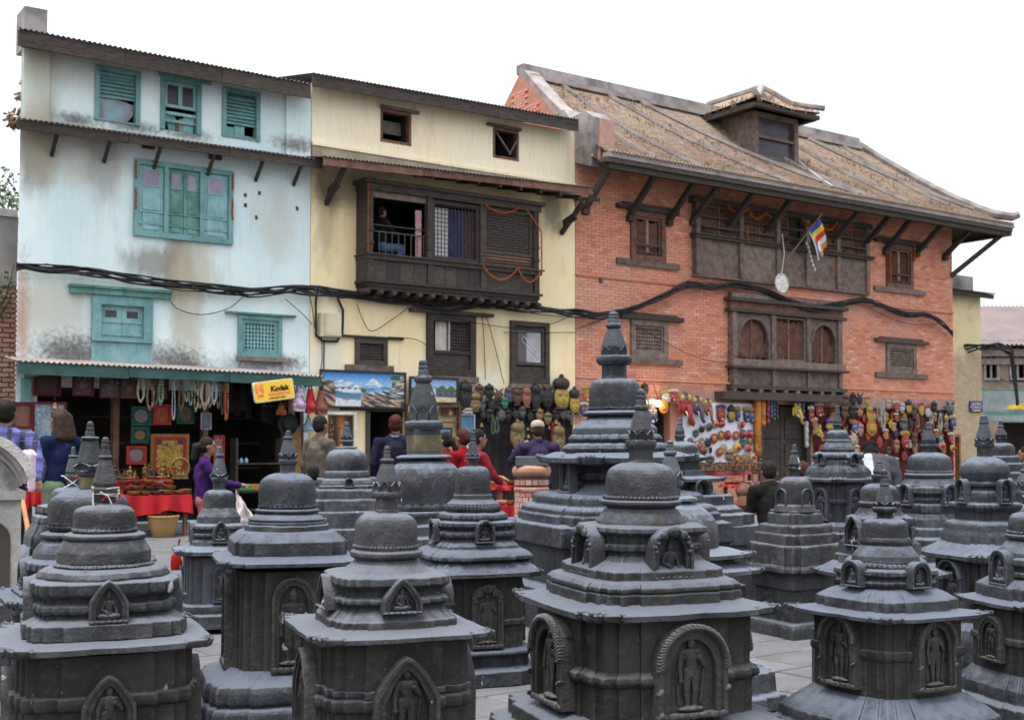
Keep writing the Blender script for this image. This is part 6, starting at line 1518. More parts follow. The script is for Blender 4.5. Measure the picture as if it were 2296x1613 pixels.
# ------------------------------------------------------------------ flag, disc and garlands on the brick house
def cols_grid(fn, nx, nz, w, h, y=0.0, bulge=None):
    m = MB()
    for i in range(nx):
        for j in range(nz):
            x0, x1, z0, z1 = i/nx, (i+1)/nx, j/nz, (j+1)/nz; m.col = fn((x0+x1)/2, (z0+z1)/2)
            f = bulge or (lambda a, b: y)
            m.add([((x0-0.5)*w, f(x0,z0), (z0-0.5)*h), ((x1-0.5)*w, f(x1,z0), (z0-0.5)*h), ((x1-0.5)*w, f(x1,z1), (z1-0.5)*h), ((x0-0.5)*w, f(x0,z1), (z1-0.5)*h)], [(0,1,2,3)], True)
    m.col = None
    return m
PAINT = painted('painted colours', 0.5); CLOTHP = painted('dyed cloth', 0.9); CANVAS = painted('oil on canvas', 0.55, 0, 0.25)
a = F(1842,480,0.75); b = F(1792,545,0.5)
t = thing('prayer_flag', 'five-coloured Buddhist flag on a slanting pole under the brick house eave', 'flag', fpos(b[0], 0.5, b[1]), FROT)
pole = Vector((a[0]-b[0], -(0.75-0.5), a[1]-b[1])); m = MB(); m.tube([-pole*0.9, pole*1.05], 0.018, 6); m.build('pole', GREYWOOD, t)
def flagcol(s, r):
    stripes = [(0.03,0.08,0.42),(0.72,0.55,0.03),(0.62,0.04,0.04),(0.72,0.72,0.72),(0.6,0.25,0.05)]
    if r < 0.8: return stripes[min(4, int(s*5.0))]
    return stripes[int(r*40) % 5]
m = MB(); nx, nz = 30, 12; pd = pole.normalized(); L_ = pole.length*0.5; hang = Vector((0.36,0,-0.93))*0.72
base = pole*0.36; vs_ = []
for i in range(nx+1):
    for j in range(nz+1):
        s, r = i/nx, j/nz; p = base+pd*(L_*(1-r))*1.0+hang*(s*0.95)+Vector((0.0,-0.05*math.sin(r*7+s*3)-0.03,0))+Vector((0.12*s*r,0,0)); vs_.append(p)
for i in range(nx):
    for j in range(nz):
        m.col = flagcol((i+0.5)/nx, (j+0.5)/nz); q = [i*(nz+1)+j, (i+1)*(nz+1)+j, (i+1)*(nz+1)+j+1, i*(nz+1)+j+1]; m.add([vs_[x] for x in q], [(0,1,2,3)], True)
m.build('cloth', CLOTHP, t)
a, b, c, d = RF(1733,612,1772,657,0.4)
t = thing('hanging_disc', 'white round woven disc with a yellow cross hung below the brick gallery', 'disc', fpos((a+b)/2, 0.4, (c+d)/2), FROT)
R_ = (d-c)/2; q = random.Random(2)
def dcol(x, z):
    x, z = x-0.5, z-0.5
    if abs(z-0.25*x+0.02) < 0.035 or math.hypot(x,z) > 0.46: return (0.72,0.62,0.15)
    return q.choice(((0.75,0.77,0.78),(0.62,0.62,0.64),(0.7,0.66,0.66),(0.55,0.42,0.42)))
m = MB(); n_ = 24
for i in range(n_):
    for j in range(8):
        a0, a1, r0, r1 = 2*math.pi*i/n_, 2*math.pi*(i+1)/n_, R_*j/8, R_*(j+1)/8
        P4 = [(r0*math.cos(a0),r0*math.sin(a0)),(r1*math.cos(a0),r1*math.sin(a0)),(r1*math.cos(a1),r1*math.sin(a1)),(r0*math.cos(a1),r0*math.sin(a1))]
        cx, cz = sum(p[0] for p in P4)/4, sum(p[1] for p in P4)/4; m.col = dcol(cx/R_/2+0.5, cz/R_/2+0.5); m.add([(x,-0.04*(1-math.hypot(x,z)/R_),z) for x, z in P4], [(0,1,2,3)], True)
m.build('woven_face', CLOTHP, t); m = MB(); m.tube([(R_*math.cos(x*0.3),0,R_*math.sin(x*0.3)) for x in range(22)], 0.02, 6); m.tube([(0,0,R_),(0.1,0.0,R_+0.5),(0.25,0.2,R_+1.0)], 0.012, 5); m.build('rim', simple('pale rim', (0.6,0.6,0.6)), t)
x0, x1, z0, z1 = bb
gl = thing('garland_swag', 'orange marigold garland swagged under the brick house eave', 'garland', fpos(UY1+x0, 0.25, z1), FROT)
for i in range(7):
    a, b = 0.9+i*0.62, 0.9+(i+1)*0.62
    if i == 3: continue
    garland('garland_loop', drape((a,0,0.0),(b,0,0.02),0.16+0.05*(i%2)), 0.03, gl)
for xx, za, zb in ((1.5,-0.4,-0.75),(4.0,-0.3,-0.9),(4.55,-0.9,-1.2)): garland('garland_strand', [(xx,0,za),(xx+0.03,0,zb)], 0.022, gl)
x0, x1, z0, z1 = bt2
gl = thing('window_garland', 'orange marigold garlands hanging down the frame of the right upper brick window', 'garland', fpos(UY1+x0, 0.1, z1), FROT)
garland('garland_strand', [(0.05,0,-0.1),(0.06,0,-1.0)], 0.03, gl); garland('garland_strand', [(x1-x0-0.02,0,0.05),(x1-x0-0.02,0,-0.35)], 0.028, gl)
q = thing('white_streamer', 'white paper streamer hanging from the flag pole', 'streamer', fpos(F(1808,545,0.45)[0], 0.45, F(1808,545,0.45)[1]), FROT)
for i in range(7):
    m = MB(); m.ell((0.05*i+0.02*math.sin(i),0,-0.1*i), (0.03,0.02,0.045), 7, 5); m.build('paper_flower', WHITEP, q)
m = MB(); m.tube([(0,0,0.05),(0.15,0,-0.3),(0.3,0,-0.62)], 0.006, 4); m.build('string', WHITEP, q)
# ------------------------------------------------------------------ pictures and signs by the shops
def on(vx, vy, n): u, z = F(vx, vy, n); return fpos(u, n, z)
FRAMES = {'black': simple('black frame', (0.03,0.028,0.03), None, 6, 0.35, 0.05), 'white': simple('white frame', (0.6,0.58,0.55), None, 5, 0.5, 0.1), 'maroon': simple('maroon brocade', (0.085,0.008,0.013), (0.05,0.006,0.009), 30, 0.7, 0.1),
          'green': simple('green brocade', (0.012,0.07,0.055), (0.008,0.04,0.035), 30, 0.7, 0.1), 'gold': simple('gilt frame', (0.22,0.13,0.035), (0.12,0.07,0.02), 20, 0.4, 0.2, metal=0.4), 'red': simple('red brocade', (0.30,0.02,0.02), (0.2,0.014,0.014), 30, 0.7, 0.1),
          'brown': simple('brown frame', (0.12,0.05,0.03), None, 8, 0.5, 0.1)}
def picture(name, label, rc, n, fr, fw, art, nx=24, nz=20, tilt=0.0, fr2=None, group=None, cat='picture'):
    a, b, c, d = RF(*rc, n); t = thing(name, label, cat, fpos((a+b)/2, n, (c+d)/2), FROT, group)
    t.rotation_euler = (0, tilt, FROT)
    w, h = b-a, d-c; m = MB(); frame(m, -w/2, w/2, -h/2, h/2, fw, -0.035, 0.0); m.build('frame', FRAMES[fr], t)
    wi, hi = w-2*fw, h-2*fw
    if fr2: m = MB(); frame(m, -wi/2, wi/2, -hi/2, hi/2, fr2[1], -0.025, 0.0); m.build('mount', FRAMES[fr2[0]] if isinstance(fr2[0], str) else fr2[0], t); wi -= 2*fr2[1]; hi -= 2*fr2[1]
    cols_grid(lambda x, z: tuple(max(0, v)**1.2*(0.72 if cat == 'painting' else 0.5) for v in art(x, z)), nx, nz, wi, hi, -0.012).build('canvas', CANVAS, t)
    m = MB(); m.box(-w/2+0.004, w/2-0.004, -0.008, 0.012, -h/2+0.004, h/2-0.004); m.build('backing', DARK, t)
    return t
def ns(x, y, s=0.0, f=1.0): return noise.noise(Vector((x*f, y*f, s)))
def mixc(a, b, t): t = max(0, min(1, t)); return tuple(p+(q-p)*t for p, q in zip(a, b))
def mountain(x, z):
    sky = mixc((0.55,0.78,0.95), (0.08,0.36,0.80), (z-0.55)/0.4)
    far = 0.62+0.16*max(0, 1-abs(x-0.25)/0.2)+0.2*max(0, 1-abs(x-0.62)/0.14)+0.06*ns(x, 0, 1, 9)
    c = sky
    if z < far: c = mixc((0.30,0.55,0.82), (0.92,0.95,0.98), 0.5+1.4*ns(x*1.4-z*0.6, z, 2, 11)+(z-0.62)*1.8)
    if z < 0.56+0.08*ns(x,0,5,6)+0.1*(x > 0.6)*(x-0.6): c = mixc((0.10,0.30,0.60), (0.35,0.6,0.82), 0.5+ns(x, z, 3, 8))
    if 0.4 < z < 0.53 and 0.1 < x < 0.5: c = (0.80,0.88,0.93)
    if 0.5 < z < 0.555 and any(abs(x-q) < 0.017 for q in (0.18,0.25,0.33,0.40,0.47)): c = (0.30,0.07,0.09)
    if z < 0.44-0.5*(x-0.2)*(x > 0.2) and 0.14 < x < 0.5: c = mixc((0.13,0.25,0.42), (0.45,0.62,0.75), (0.38-z)*2.5)
    if z < 0.2+0.06*ns(x,0,4,8) and 0.15 < x < 0.56: c = (0.82,0.86,0.9)
    if x < 0.17-0.12*(z-0.5)*(z > 0.5)-0.1*(z > 0.75): c = mixc((0.07,0.07,0.10), (0.72,0.48,0.36), 0.4+1.8*ns(x+z*0.6, z*0.5, 6, 14))
    if x > 0.47 and z < 0.5-0.0*(x) and x > 0.47+0.0: 
        e = 0.43-(0.06 if x < 0.5 else 0)
        if z < e+max(0,(x-0.72))*1.9: c = mixc((0.07,0.07,0.09), (0.75,0.55,0.42) if z < 0.3+0.3*(0.8-x) else (0.75,0.86,0.88), 0.35+1.9*ns(x*1.2+z, z, 7, 13))
    if x > 0.84 and z < 0.95 and z > 0.45: c = mixc((0.12,0.10,0.12), (0.8,0.72,0.66), 0.45+1.6*ns(x*1.5-z, z, 9, 12))
    if (x-0.89)**2/0.004+(z-0.87)**2/0.006 < 1 or ((x-0.5)**2/0.001+(z-0.47)**2/0.004 < 1): c = (0.06,0.20,0.07)
    return c
def lake(x, z):
    c = mixc((0.72,0.82,0.95), (0.35,0.50,0.85), z)
    if z < 0.62+0.12*max(0,1-abs(x-0.3)/0.4)+0.04*ns(x,0,1,8): c = mixc((0.25,0.38,0.70), (0.75,0.8,0.92), 0.4+ns(x,z,2,9))
    if x > 0.55 and z < 0.5 and z > 0.22-0.2*(x-0.6): c = mixc((0.07,0.08,0.12), (0.25,0.27,0.35), 0.5+1.5*ns(x,z,3,15))
    if x > 0.55 and 0.45 < z < 0.55+0.18*abs(math.sin(x*16)): c = (0.10,0.22,0.09)
    if z < 0.22: c = mixc((0.75,0.58,0.28), (0.85,0.8,0.65), 0.5+ns(x,z,4,8))
    if x < 0.14 and z < 0.6: c = mixc((0.05,0.09,0.06), (0.14,0.22,0.10), 0.5+ns(x,z,5,14))
    return c
def eyeart(x, z):
    d = math.exp(-((x-0.58-0.05*math.sin(z*5))/0.17)**2)*(0.55+0.45*math.sin(1.2+z*2.4)); c = mixc((0.03,0.015,0.01), (0.75,0.30,0.05), d*1.1); c = mixc(c, (0.95,0.75,0.4), (d-0.7)*2.2)
    if x < 0.22 and ns(x,z,3,22) > 0.2: c = (0.45,0.32,0.08)
    if abs(z-0.66-0.12*(x-0.55)**2) < 0.015 and x > 0.35: c = (0.12,0.05,0.02)
    return c
def thangka(seed, pal, bg, dens=0.15):
    def f(x, z):
        v = ns(x*1.3, z, seed, 8); c = bg
        if v > dens: c = pal[int((ns(x, z, seed+5, 11)+1)*7) % len(pal)]
        if (x-0.5)**2+((z-0.5)*1.1)**2 < 0.05: c = mixc(c, pal[0], 0.6)
        return mixc(c, bg, 0.25)
    return f
def mandala(bg, ringc, inner, sq=True):
    def f(x, z):
        r = math.hypot(x-0.5, z-0.5)*2; a = math.atan2(z-0.5, x-0.5)
        if r > 0.86: return bg
        if r > 0.76: return ringc
        if r > 0.66: return mixc(inner, ringc, 0.5+0.5*math.sin(a*12))
        return mixc(inner, ringc, 0.5+0.5*math.sin(r*26+math.cos(4*a)*2.5))
    return f
picture('mountain_painting', 'large black-framed painting of snow mountains and a cliff path by the yellow house door', (716,827,909,917), 0.12, 'black', 0.035, mountain, 96, 40, cat='painting')
picture('mountain_painting', 'smaller black-framed painting of a lake below mountains, behind the petal-shielded spire', (917,843,1026,906), 0.12, 'black', 0.035, lake, 48, 28, cat='painting')
picture('portrait_painting', 'white-framed brown picture of a glowing golden face beside the beige-jacketed man', (727,922,797,1022), 0.3, 'white', 0.05, eyeart, 30, 36, fr2=('gold',0.025), cat='painting')
picture('poster', 'plain sky-blue poster with a small white sail', (1028,928,1063,972), 0.12, 'white', 0.01, lambda x, z: (0.8,0.82,0.85) if abs(x-0.55) < 0.09*(1-z*3.4) and z < 0.3 else mixc((0.22,0.45,0.62),(0.15,0.36,0.55), z), 16, 20, cat='poster')
picture('small_picture', 'small dark-framed picture on the shelf right of the doorway', (978,958,1012,986), 0.14, 'black', 0.02, lake, 12, 12)
picture('small_picture', 'little portrait card above the shelf right of the doorway', (990,912,1022,932), 0.14, 'brown', 0.012, eyeart, 12, 10)
t = thing('picture_shelf', 'maroon wooden shelf frame holding small pictures right of the doorway', 'shelf', on(970, 990, 0.1), FROT)
a, b, c, d = RF(915,905,1035,1100,0.1); zz = d-on(970,990,0.1).z; w = (b-a)/2
for x in (-w, w-0.05, 0.0): m = MB(); m.box(x, x+0.05, -0.06, 0.0, -on(970,990,0.1).z, zz); m.build('upright', FRAMES['brown'], t)
for z in (zz-0.02, zz-0.32, zz-0.75): m = MB(); m.box(-w+0.05, w-0.05, -0.12, 0.0, z-0.03, z); m.build('shelf_board', FRAMES['brown'], t)
GOLDS = [(0.50,0.34,0.10),(0.35,0.10,0.06),(0.10,0.20,0.16),(0.12,0.14,0.30)]
picture('thangka', 'dark brown thangka in a maroon border at the awning corner', (75,825,136,888), 0.4, 'maroon', 0.06, thangka(1, [(0.16,0.10,0.06),(0.12,0.07,0.05)], (0.10,0.06,0.045)), cat='thangka')
picture('thangka', 'red and grey figured thangka, second from the awning corner', (162,835,209,888), 0.5, 'maroon', 0.03, thangka(2, [(0.35,0.30,0.30),(0.28,0.08,0.07),(0.12,0.10,0.12)], (0.13,0.05,0.05)), cat='thangka')
picture('thangka', 'grey-green figured thangka, third from the awning corner', (223,835,269,893), 0.5, 'maroon', 0.02, thangka(3, [(0.30,0.28,0.22),(0.12,0.17,0.16),(0.3,0.14,0.1)], (0.14,0.11,0.1)), cat='thangka')
picture('thangka', 'small dull thangka left of the hanging necklaces', (271,849,307,893), 0.5, 'brown', 0.02, thangka(4, GOLDS, (0.12,0.08,0.07)), cat='thangka')
picture('thangka', 'gold-brown thangka half hidden behind the green bead strands', (341,842,377,895), 0.35, 'maroon', 0.02, thangka(5, GOLDS, (0.18,0.10,0.05)), cat='thangka')
picture('thangka', 'brown patterned thangka in a maroon border behind the plaid-shirted man', (25,900,73,962), 0.75, 'maroon', 0.045, thangka(6, [(0.45,0.18,0.10),(0.30,0.13,0.09),(0.40,0.26,0.18)], (0.30,0.14,0.09), 0.05), cat='thangka')
picture('thangka', 'pale blue and white thangka with red figures behind the long-haired person', (73,900,147,1000), 0.75, 'maroon', 0.03, thangka(7, [(0.62,0.70,0.78),(0.55,0.15,0.10),(0.18,0.38,0.55),(0.20,0.48,0.44),(0.7,0.72,0.74)], (0.35,0.52,0.66), -0.1), 30, 36, cat='thangka')
picture('mandala', 'green-bordered mandala with a pale blue wheel', (294,910,338,954), 0.3, 'green', 0.04, mandala((0.02,0.06,0.06),(0.35,0.37,0.42),(0.30,0.17,0.10)), cat='mandala')
picture('mandala', 'bright red mandala with a gold ring', (342,906,382,952), 0.32, 'red', 0.035, mandala((0.55,0.05,0.03),(0.60,0.20,0.05),(0.5,0.06,0.03)), cat='mandala')
picture('mandala', 'dark green mandala with a thin gold ring below the necklaces', (395,905,434,950), 0.3, 'green', 0.03, mandala((0.02,0.07,0.06),(0.30,0.22,0.06),(0.03,0.08,0.06)), cat='mandala')
picture('mandala', 'green and black mandala with a solid gold disc', (293,956,334,993), 0.3, 'green', 0.05, mandala((0.015,0.02,0.02),(0.40,0.26,0.07),(0.28,0.18,0.05)), cat='mandala')
picture('mandala', 'red-framed grey mandala leaning above the singing bowls', (283,999,327,1040), 0.4, 'red', 0.04, mandala((0.25,0.14,0.12),(0.42,0.38,0.36),(0.30,0.22,0.20)), cat='mandala')
picture('gilt_painting', 'big yellow-gold painting in a red and gilt frame behind the brass figures', (337,972,422,1060), 0.35, 'gold', 0.05, lambda x, z: mixc((0.55,0.40,0.08),(0.42,0.28,0.05), 0.5+ns(x,z,1,6)) if abs(ns(x*1.5,z*1.2,3,5)) > 0.06 and not (z > 0.84 and abs(x-0.5) > 0.3) else (0.05,0.04,0.04), 30, 30, fr2=('red',0.05), cat='painting')

# yellow hanging sign
c = on(613, 875, 1.02); t = thing('film_sign', 'faded yellow camera film sign hanging tilted under the awning', 'sign', c, FROT)
t.rotation_euler = (0, R(-8.5), FROT)
k = 19.7/FPX; w, h = 93*k/0.95, 47*k
SY = simple('faded sign yellow', (0.78,0.50,0.035), (0.72,0.44,0.06), 4, 0.45, 0.05); SR = simple('faded sign red', (0.72,0.12,0.06), (0.75,0.30,0.12), 9, 0.5, 0); SBK = simple('sign black', (0.02,0.018,0.015), None, 6, 0.5, 0); SE = simple('pale sign edge', (0.75,0.68,0.5))
def rrect(w, h, r, n=5): return [(sx*(w/2-r)+r*math.cos(a), sz*(h/2-r)+r*math.sin(a)) for sx, sz, a0 in ((-1,-1,180),(1,-1,270),(1,1,0),(-1,1,90)) for a in [R(a0+90*i/n) for i in range(n+1)]]
m = MB(); m.prism(rrect(w,h,0.04), -0.03, 0.02); m.build('board', SE, t); m = MB(); m.prism(rrect(w-0.03,h-0.03,0.035), -0.033, -0.029); m.build('face', SY, t)
q = h*0.42; lx, lz = -w*0.36, h*0.17
m = MB(); m.prism([(lx-q/2,lz-q/2),(lx-q/2+q*0.25,lz-q/2),(lx-q/2+q*0.25,lz+q/2),(lx-q/2,lz+q/2)], -0.036, -0.032); m.prism([(lx-q*0.2,lz+q*0.05),(lx+q*0.12,lz+q/2),(lx+q/2,lz+q/2),(lx+q/2,lz+q*0.1)], -0.036, -0.032); m.prism([(lx-q*0.2,lz-q*0.02),(lx+q*0.5,lz),(lx+q*0.5,lz-q/2),(lx+q*0.3,lz-q/2)][::-1], -0.036, -0.032); m.build('emblem', SR, t)
text_mesh('Kodak', h*0.36, SBK, 'lettering', t, (w*0.14,-0.035,h*0.08), sx=1.0, bold=0.006)
text_mesh('FILM CAMERAS', h*0.19, SR, 'lettering', t, (w*0.12,-0.035,-h*0.18), sx=0.92, bold=0.004)
text_mesh('AVAILABLE HERE', h*0.115, SBK, 'lettering', t, (w*0.05,-0.035,-h*0.36), sx=0.98, bold=0.001)
m = MB(); m.box(-w*0.43,-w*0.27,-0.036,-0.032,-h*0.24,-h*0.1); m.build('red_patch', SR, t)
m = MB(); m.tube([(-w*0.2,0,h/2),(0,0.02,h/2+0.14),(w*0.2,0,h/2)], 0.006, 5); m.build('string', WIRE, t)

# ------------------------------------------------------------------ necklaces and hanging goods under the awning
def necklace(label, vx, y0, y1, col, n=0.8, r=0.012, width=0.045, strands=1, group='necklaces hanging under the awning'):
    p0, p1 = on(vx, y0, n), on(vx, y1, n); L_ = p0.z-p1.z; m = MB(); q = random.Random(int(vx*7))
    for s_ in range(strands):
        w = width*(1+0.5*s_); L2 = L_*(1-0.06*s_); N_ = int(2*L2/(r*1.7))
        for i in range(N_):
            tt = i/N_*2*math.pi; x = w*math.sin(tt)*(0.35+0.65*((1-math.cos(tt))/2)); z = -L2*(1-math.cos(tt))/2
            c = col if isinstance(col[0], (int, float)) else col[(i//3) % len(col)]
            m.col = tuple(min(1, v*q.uniform(0.5,0.85)) for v in c); m.ell((x, q.uniform(-0.01,0.01)-0.012*s_, z), r, 5, 4)
    t = thing('bead_necklace', label, 'necklace', p0, FROT, group); m.build('bead_strand', PAINT, t)
    m = MB(); m.tube([(0,0,0.0),(0,0.02,0.06)], 0.005, 4); m.build('hook', IRON, t)
CRM, BRN, GRN, TEA, WHT, TAN, ORA, DRK, SIL = (0.55,0.50,0.38), (0.14,0.08,0.05), (0.13,0.22,0.14), (0.10,0.36,0.33), (0.6,0.6,0.6), (0.34,0.25,0.15), (0.55,0.16,0.04), (0.06,0.045,0.04), (0.4,0.4,0.43)
for lb, x, a, b, c, r, wd, st_ in (('long loop of cream beads, leftmost of the strands',316,833,901,CRM,0.012,0.05,2),('brown and gold bead cluster right of the cream loop',337,837,918,[BRN,TAN],0.016,0.05,2),('dark bead strand beside the green bead strand',350,836,905,[BRN,GRN],0.014,0.04,1),('strand of green stone bead clusters',361,835,906,[GRN,(0.22,0.32,0.25)],0.02,0.03,2),
        ('longest pearl-grey bead loop in the row',390,835,940,WHT,0.011,0.03,1),('brown plaited bead bundle',406,849,922,BRN,0.014,0.03,3),('teal and white bead loop',418,844,900,[TEA,TEA,WHT],0.012,0.028,1),('cream and green bead loop',428,842,907,[CRM,CRM,GRN],0.012,0.032,1),('mottled brown and cream strand',440,847,921,[BRN,CRM],0.014,0.03,2),('tan bone bead strand',449,846,914,TAN,0.012,0.03,2),
        ('thick creamy white bead bundle',459,842,917,CRM,0.013,0.045,4),('tan bead loops right of the creamy bundle',471,846,912,TAN,0.012,0.03,2),('pale blue-white bead bundle',480,844,906,(0.5,0.56,0.62),0.012,0.03,3),('tan and brown bead loop',490,844,914,[TAN,BRN],0.012,0.03,1),('dark brown seed strand',499,844,928,DRK,0.012,0.025,2),('orange and red flower bead strand',508,846,940,[ORA,(0.4,0.05,0.03)],0.018,0.025,2)):
    necklace(lb, x, a, b, c, 0.8, r, wd, st_)
def bell(label, vx, vy, n, s, mat, group):
    t = thing('hanging_bell', label, 'bell', on(vx, vy, n), FROT, group); m = MB(); m.lathe([(s,0),(s*0.95,s*0.15),(s*0.7,s*0.5),(s*0.6,s*1.0),(s*0.45,s*1.35),(s*0.15,s*1.5)], 14); m.build('bell_body', mat, t)
    m = MB(); m.tube([(0,0,s*1.4),(0,0.01,s*4)], s*0.08, 5); m.ell((0,0,-s*0.2), s*0.2, 7, 5); m.build('cord_and_clapper', WIRE, t)
BRASS = simple('aged brass', (0.24,0.145,0.05), (0.09,0.055,0.025), 12, 0.4, 0.2, 50, 0.7); BRONZE = simple('dark bronze', (0.10,0.07,0.045), (0.04,0.03,0.025), 10, 0.45, 0.2, 50, 0.5); SILVER = simple('tarnished silver', (0.5,0.5,0.52), (0.3,0.3,0.32), 10, 0.35, 0.1, 50, 0.8)
for i, (x, y) in enumerate(((178,850),(190,852),(200,851),(217,856),(250,858),(262,860),(279,861),(298,852))): bell('small silver bell, %s from the left in the row under the awning' % ORD[i], x, y, 0.62, 0.035, SILVER, 'small silver bells under the awning')
bell('brass bell on a long chain by the pale blue thangka', 123, 915, 0.85, 0.06, BRASS, None)
def bag(label, rc, n, cols, stripe=True):
    a, b, c, d = RF(*rc, n); w, h = b-a, d-c; t = thing('cloth_backpack', label, 'backpack', fpos((a+b)/2, n, c), FROT, 'backpacks hanging at the awning end')
    hb = h*0.68
    m = MB(); k = 14
    for i in range(k):
        z0, z1 = hb*i/k, hb*(i+1)/k
        def rg(z): f = z/hb; return w/2*(0.55+0.45*math.sin(min(1, f*1.6+0.35)*math.pi*0.5))*(1-0.62*max(0, f-0.3)/0.7), 0.09*(1-0.5*f)+0.02
        (x0_, y0_), (x1_, y1_) = rg(z0), rg(z1); n_ = 16; m.col = cols[i % len(cols)] if stripe else mixc(cols[0], cols[1], 0.5+0.5*math.sin(i*2.1))
        m.add([(x0_*math.cos(2*math.pi*j/n_), y0_*math.sin(2*math.pi*j/n_), z0) for j in range(n_)]+[(x1_*math.cos(2*math.pi*j/n_), y1_*math.sin(2*math.pi*j/n_), z1) for j in range(n_)], [(j, (j+1)%n_, n_+(j+1)%n_, n_+j) for j in range(n_)]+([tuple(range(n_))[::-1]] if i == 0 else []), True)
    m.build('bag_body', CLOTHP, t); m = MB(); m.col = cols[-1]; m.ell((0,-0.08,hb*0.27), (w*0.34,0.06,hb*0.2), 12, 8); m.build('pocket', CLOTHP, t)
    m = MB(); m.col = tuple(v*0.5 for v in cols[0]); m.tube([(-w*0.16,0,hb*0.9),(-0.01,0,h),(w*0.16,0,hb*0.9)], 0.018, 6); m.tube([(w*0.14,-0.1,hb*0.12),(w*0.2,-0.12,hb*0.4),(0.0,-0.1,hb*0.72)], 0.012, 6); m.build('strap', CLOTHP, t)
bag('lilac striped cloth backpack', (655,845,686,922), 0.8, [(0.52,0.40,0.52),(0.58,0.52,0.60),(0.40,0.28,0.42)])
bag('bright red cloth backpack', (684,847,708,926), 0.8, [(0.45,0.02,0.03),(0.40,0.02,0.03),(0.30,0.03,0.03)], False)
bag('brown leathery backpack at the awning end', (706,850,735,930), 0.8, [(0.22,0.07,0.05),(0.26,0.10,0.07),(0.18,0.06,0.05)], False)
bag('orange cloth backpack under the yellow sign', (619,898,642,930), 0.6, [(0.42,0.12,0.04),(0.35,0.10,0.04)], False)
bag('pale blue denim bag below the brown backpack', (679,928,704,968), 0.55, [(0.28,0.38,0.50),(0.36,0.46,0.58)])
t = thing('felt_hat', 'black round felt hat hanging below the yellow sign', 'hat', on(645, 950, 0.6), FROT); m = MB(); m.lathe([(0.15,0.0),(0.19,0.012),(0.19,0.02),(0.12,0.03),(0.11,0.1),(0.05,0.12)], 20); m.v = [(x, -z, y) for x, y, z in m.v]; m.build('felt', simple('black felt', (0.02,0.02,0.022), None, 20, 0.9), t)
# dark garments hanging in the right half of the blue shop
for i, (x, y0, y1, c, lb) in enumerate(((520,846,925,(0.02,0.05,0.045),'dark green'),(532,846,932,(0.05,0.02,0.02),'dark maroon'),(545,846,920,(0.03,0.06,0.06),'dull teal'),(557,848,936,(0.035,0.025,0.03),'plum'),(592,904,945,(0.05,0.03,0.03),'brown'),(604,904,950,(0.02,0.025,0.045),'dark blue'),(640,905,950,(0.03,0.02,0.02),'black-brown'))):
    a, b, cc, d = RF(x-6, y0, x+6, y1, 0.35); t = thing('hanging_garment', lb+' garment hanging in the dark shop beside the necklaces', 'garment', fpos((a+b)/2, 0.35, cc), FROT, 'garments hanging in the blue shop'); M_ = simple(lb+' garment cloth', c, None, 6, 0.95, 0.2, 30, spec=0.06)
    curtain(t, -(b-a)/2*0.9, (b-a)/2*0.9, 0.0, d-cc-0.05, 0.0, M_, 'cloth', 3, 0.03); m = MB(); m.tube([(-(b-a)*0.4,0,d-cc-0.06),(0,0,d-cc-0.02),((b-a)*0.4,0,d-cc-0.06)], 0.012, 6); m.tube([(0,0,d-cc-0.02),(0,0,d-cc+0.06)], 0.006, 5); m.build('hanger', IRON, t)
# ------------------------------------------------------------------ stalls: singing bowls, brass figures, basket, drinks
def lathe_mesh(name, prof, mat, n=16): m = MB(); m.lathe(prof, n, cap0=True, cap1=False); return m.mesh(name, mat, 50)
BOWLME = {k: lathe_mesh('bowl', [(0.35,0),(0.75,0.12),(0.97,0.4),(1.0,0.72),(0.96,0.74),(0.9,0.5),(0.6,0.16),(0.0,0.1)], mt, 18) for k, mt in (('brass', BRASS), ('bronze', BRONZE), ('silver', SILVER), ('wood', simple('turned wood', (0.38,0.24,0.13), (0.2,0.12,0.07), 8)))}
def table(name, label, ua, ub, na, nb, z, cloth, drop=0.3, legs=True):
    u0_, n0_ = (ua+ub)/2, (na+nb)/2; t = thing(name, label, 'table', fpos(u0_, n0_), FROT); w, d = (ub-ua)/2, (nb-na)/2
    m = MB(); m.box(-w, w, -d, d, z-0.03, z-0.012); m.build('table_top', BROWNWOOD, t)
    for sx in (-1,1):
        for sy in (-1,1): m = MB(); m.box(sx*(w-0.08)-0.03, sx*(w-0.08)+0.03, sy*(d-0.06)-0.03, sy*(d-0.06)+0.03, 0, z-0.03); m.build('leg', BROWNWOOD, t)
    m = MB(); n_ = 96; top = []; bot = []; per = []
    for i in range(n_):
        f = i/n_*4; e = int(f); g = f-e; P4 = [(-w,-d),(w,-d),(w,d),(-w,d)]; p, q = P4[e], P4[(e+1)%4]; per.append((p[0]+(q[0]-p[0])*g, p[1]+(q[1]-p[1])*g))
    rg0 = [(x*1.005, y*1.01, z) for x, y in per]; rg1 = [(x*1.02+0.015*math.sin(i*0.9), y*1.04+0.022*math.sin(i*0.8)+0.01*math.sin(i*2.1), z-drop*0.5) for i, (x, y) in enumerate(per)]; rg2 = [(x*1.03+0.02*math.sin(i*0.8), y*1.08+0.04*math.sin(i*0.8)+0.015*math.sin(i*2.1), z-drop*(1+0.12*math.sin(i*0.31)+0.05*math.sin(i*0.8))) for i, (x, y) in enumerate(per)]
    m.loft([rg2, rg1, rg0], False, True); m.build('cloth', cloth, t); return t
REDC = simple('red cotton cloth', (0.34,0.012,0.016), (0.27,0.01,0.013), 3, 0.85, 0.15, 25)
zt = 0.62; ua, ub = F(286,1122,1.6)[0], F(422,1130,1.6)[0]
table('bowl_stall', 'low stall table with a red cloth covered in metal singing bowls', ua, ub, 0.95, 1.75, zt, REDC, 0.26)
q = random.Random(4); k = 0
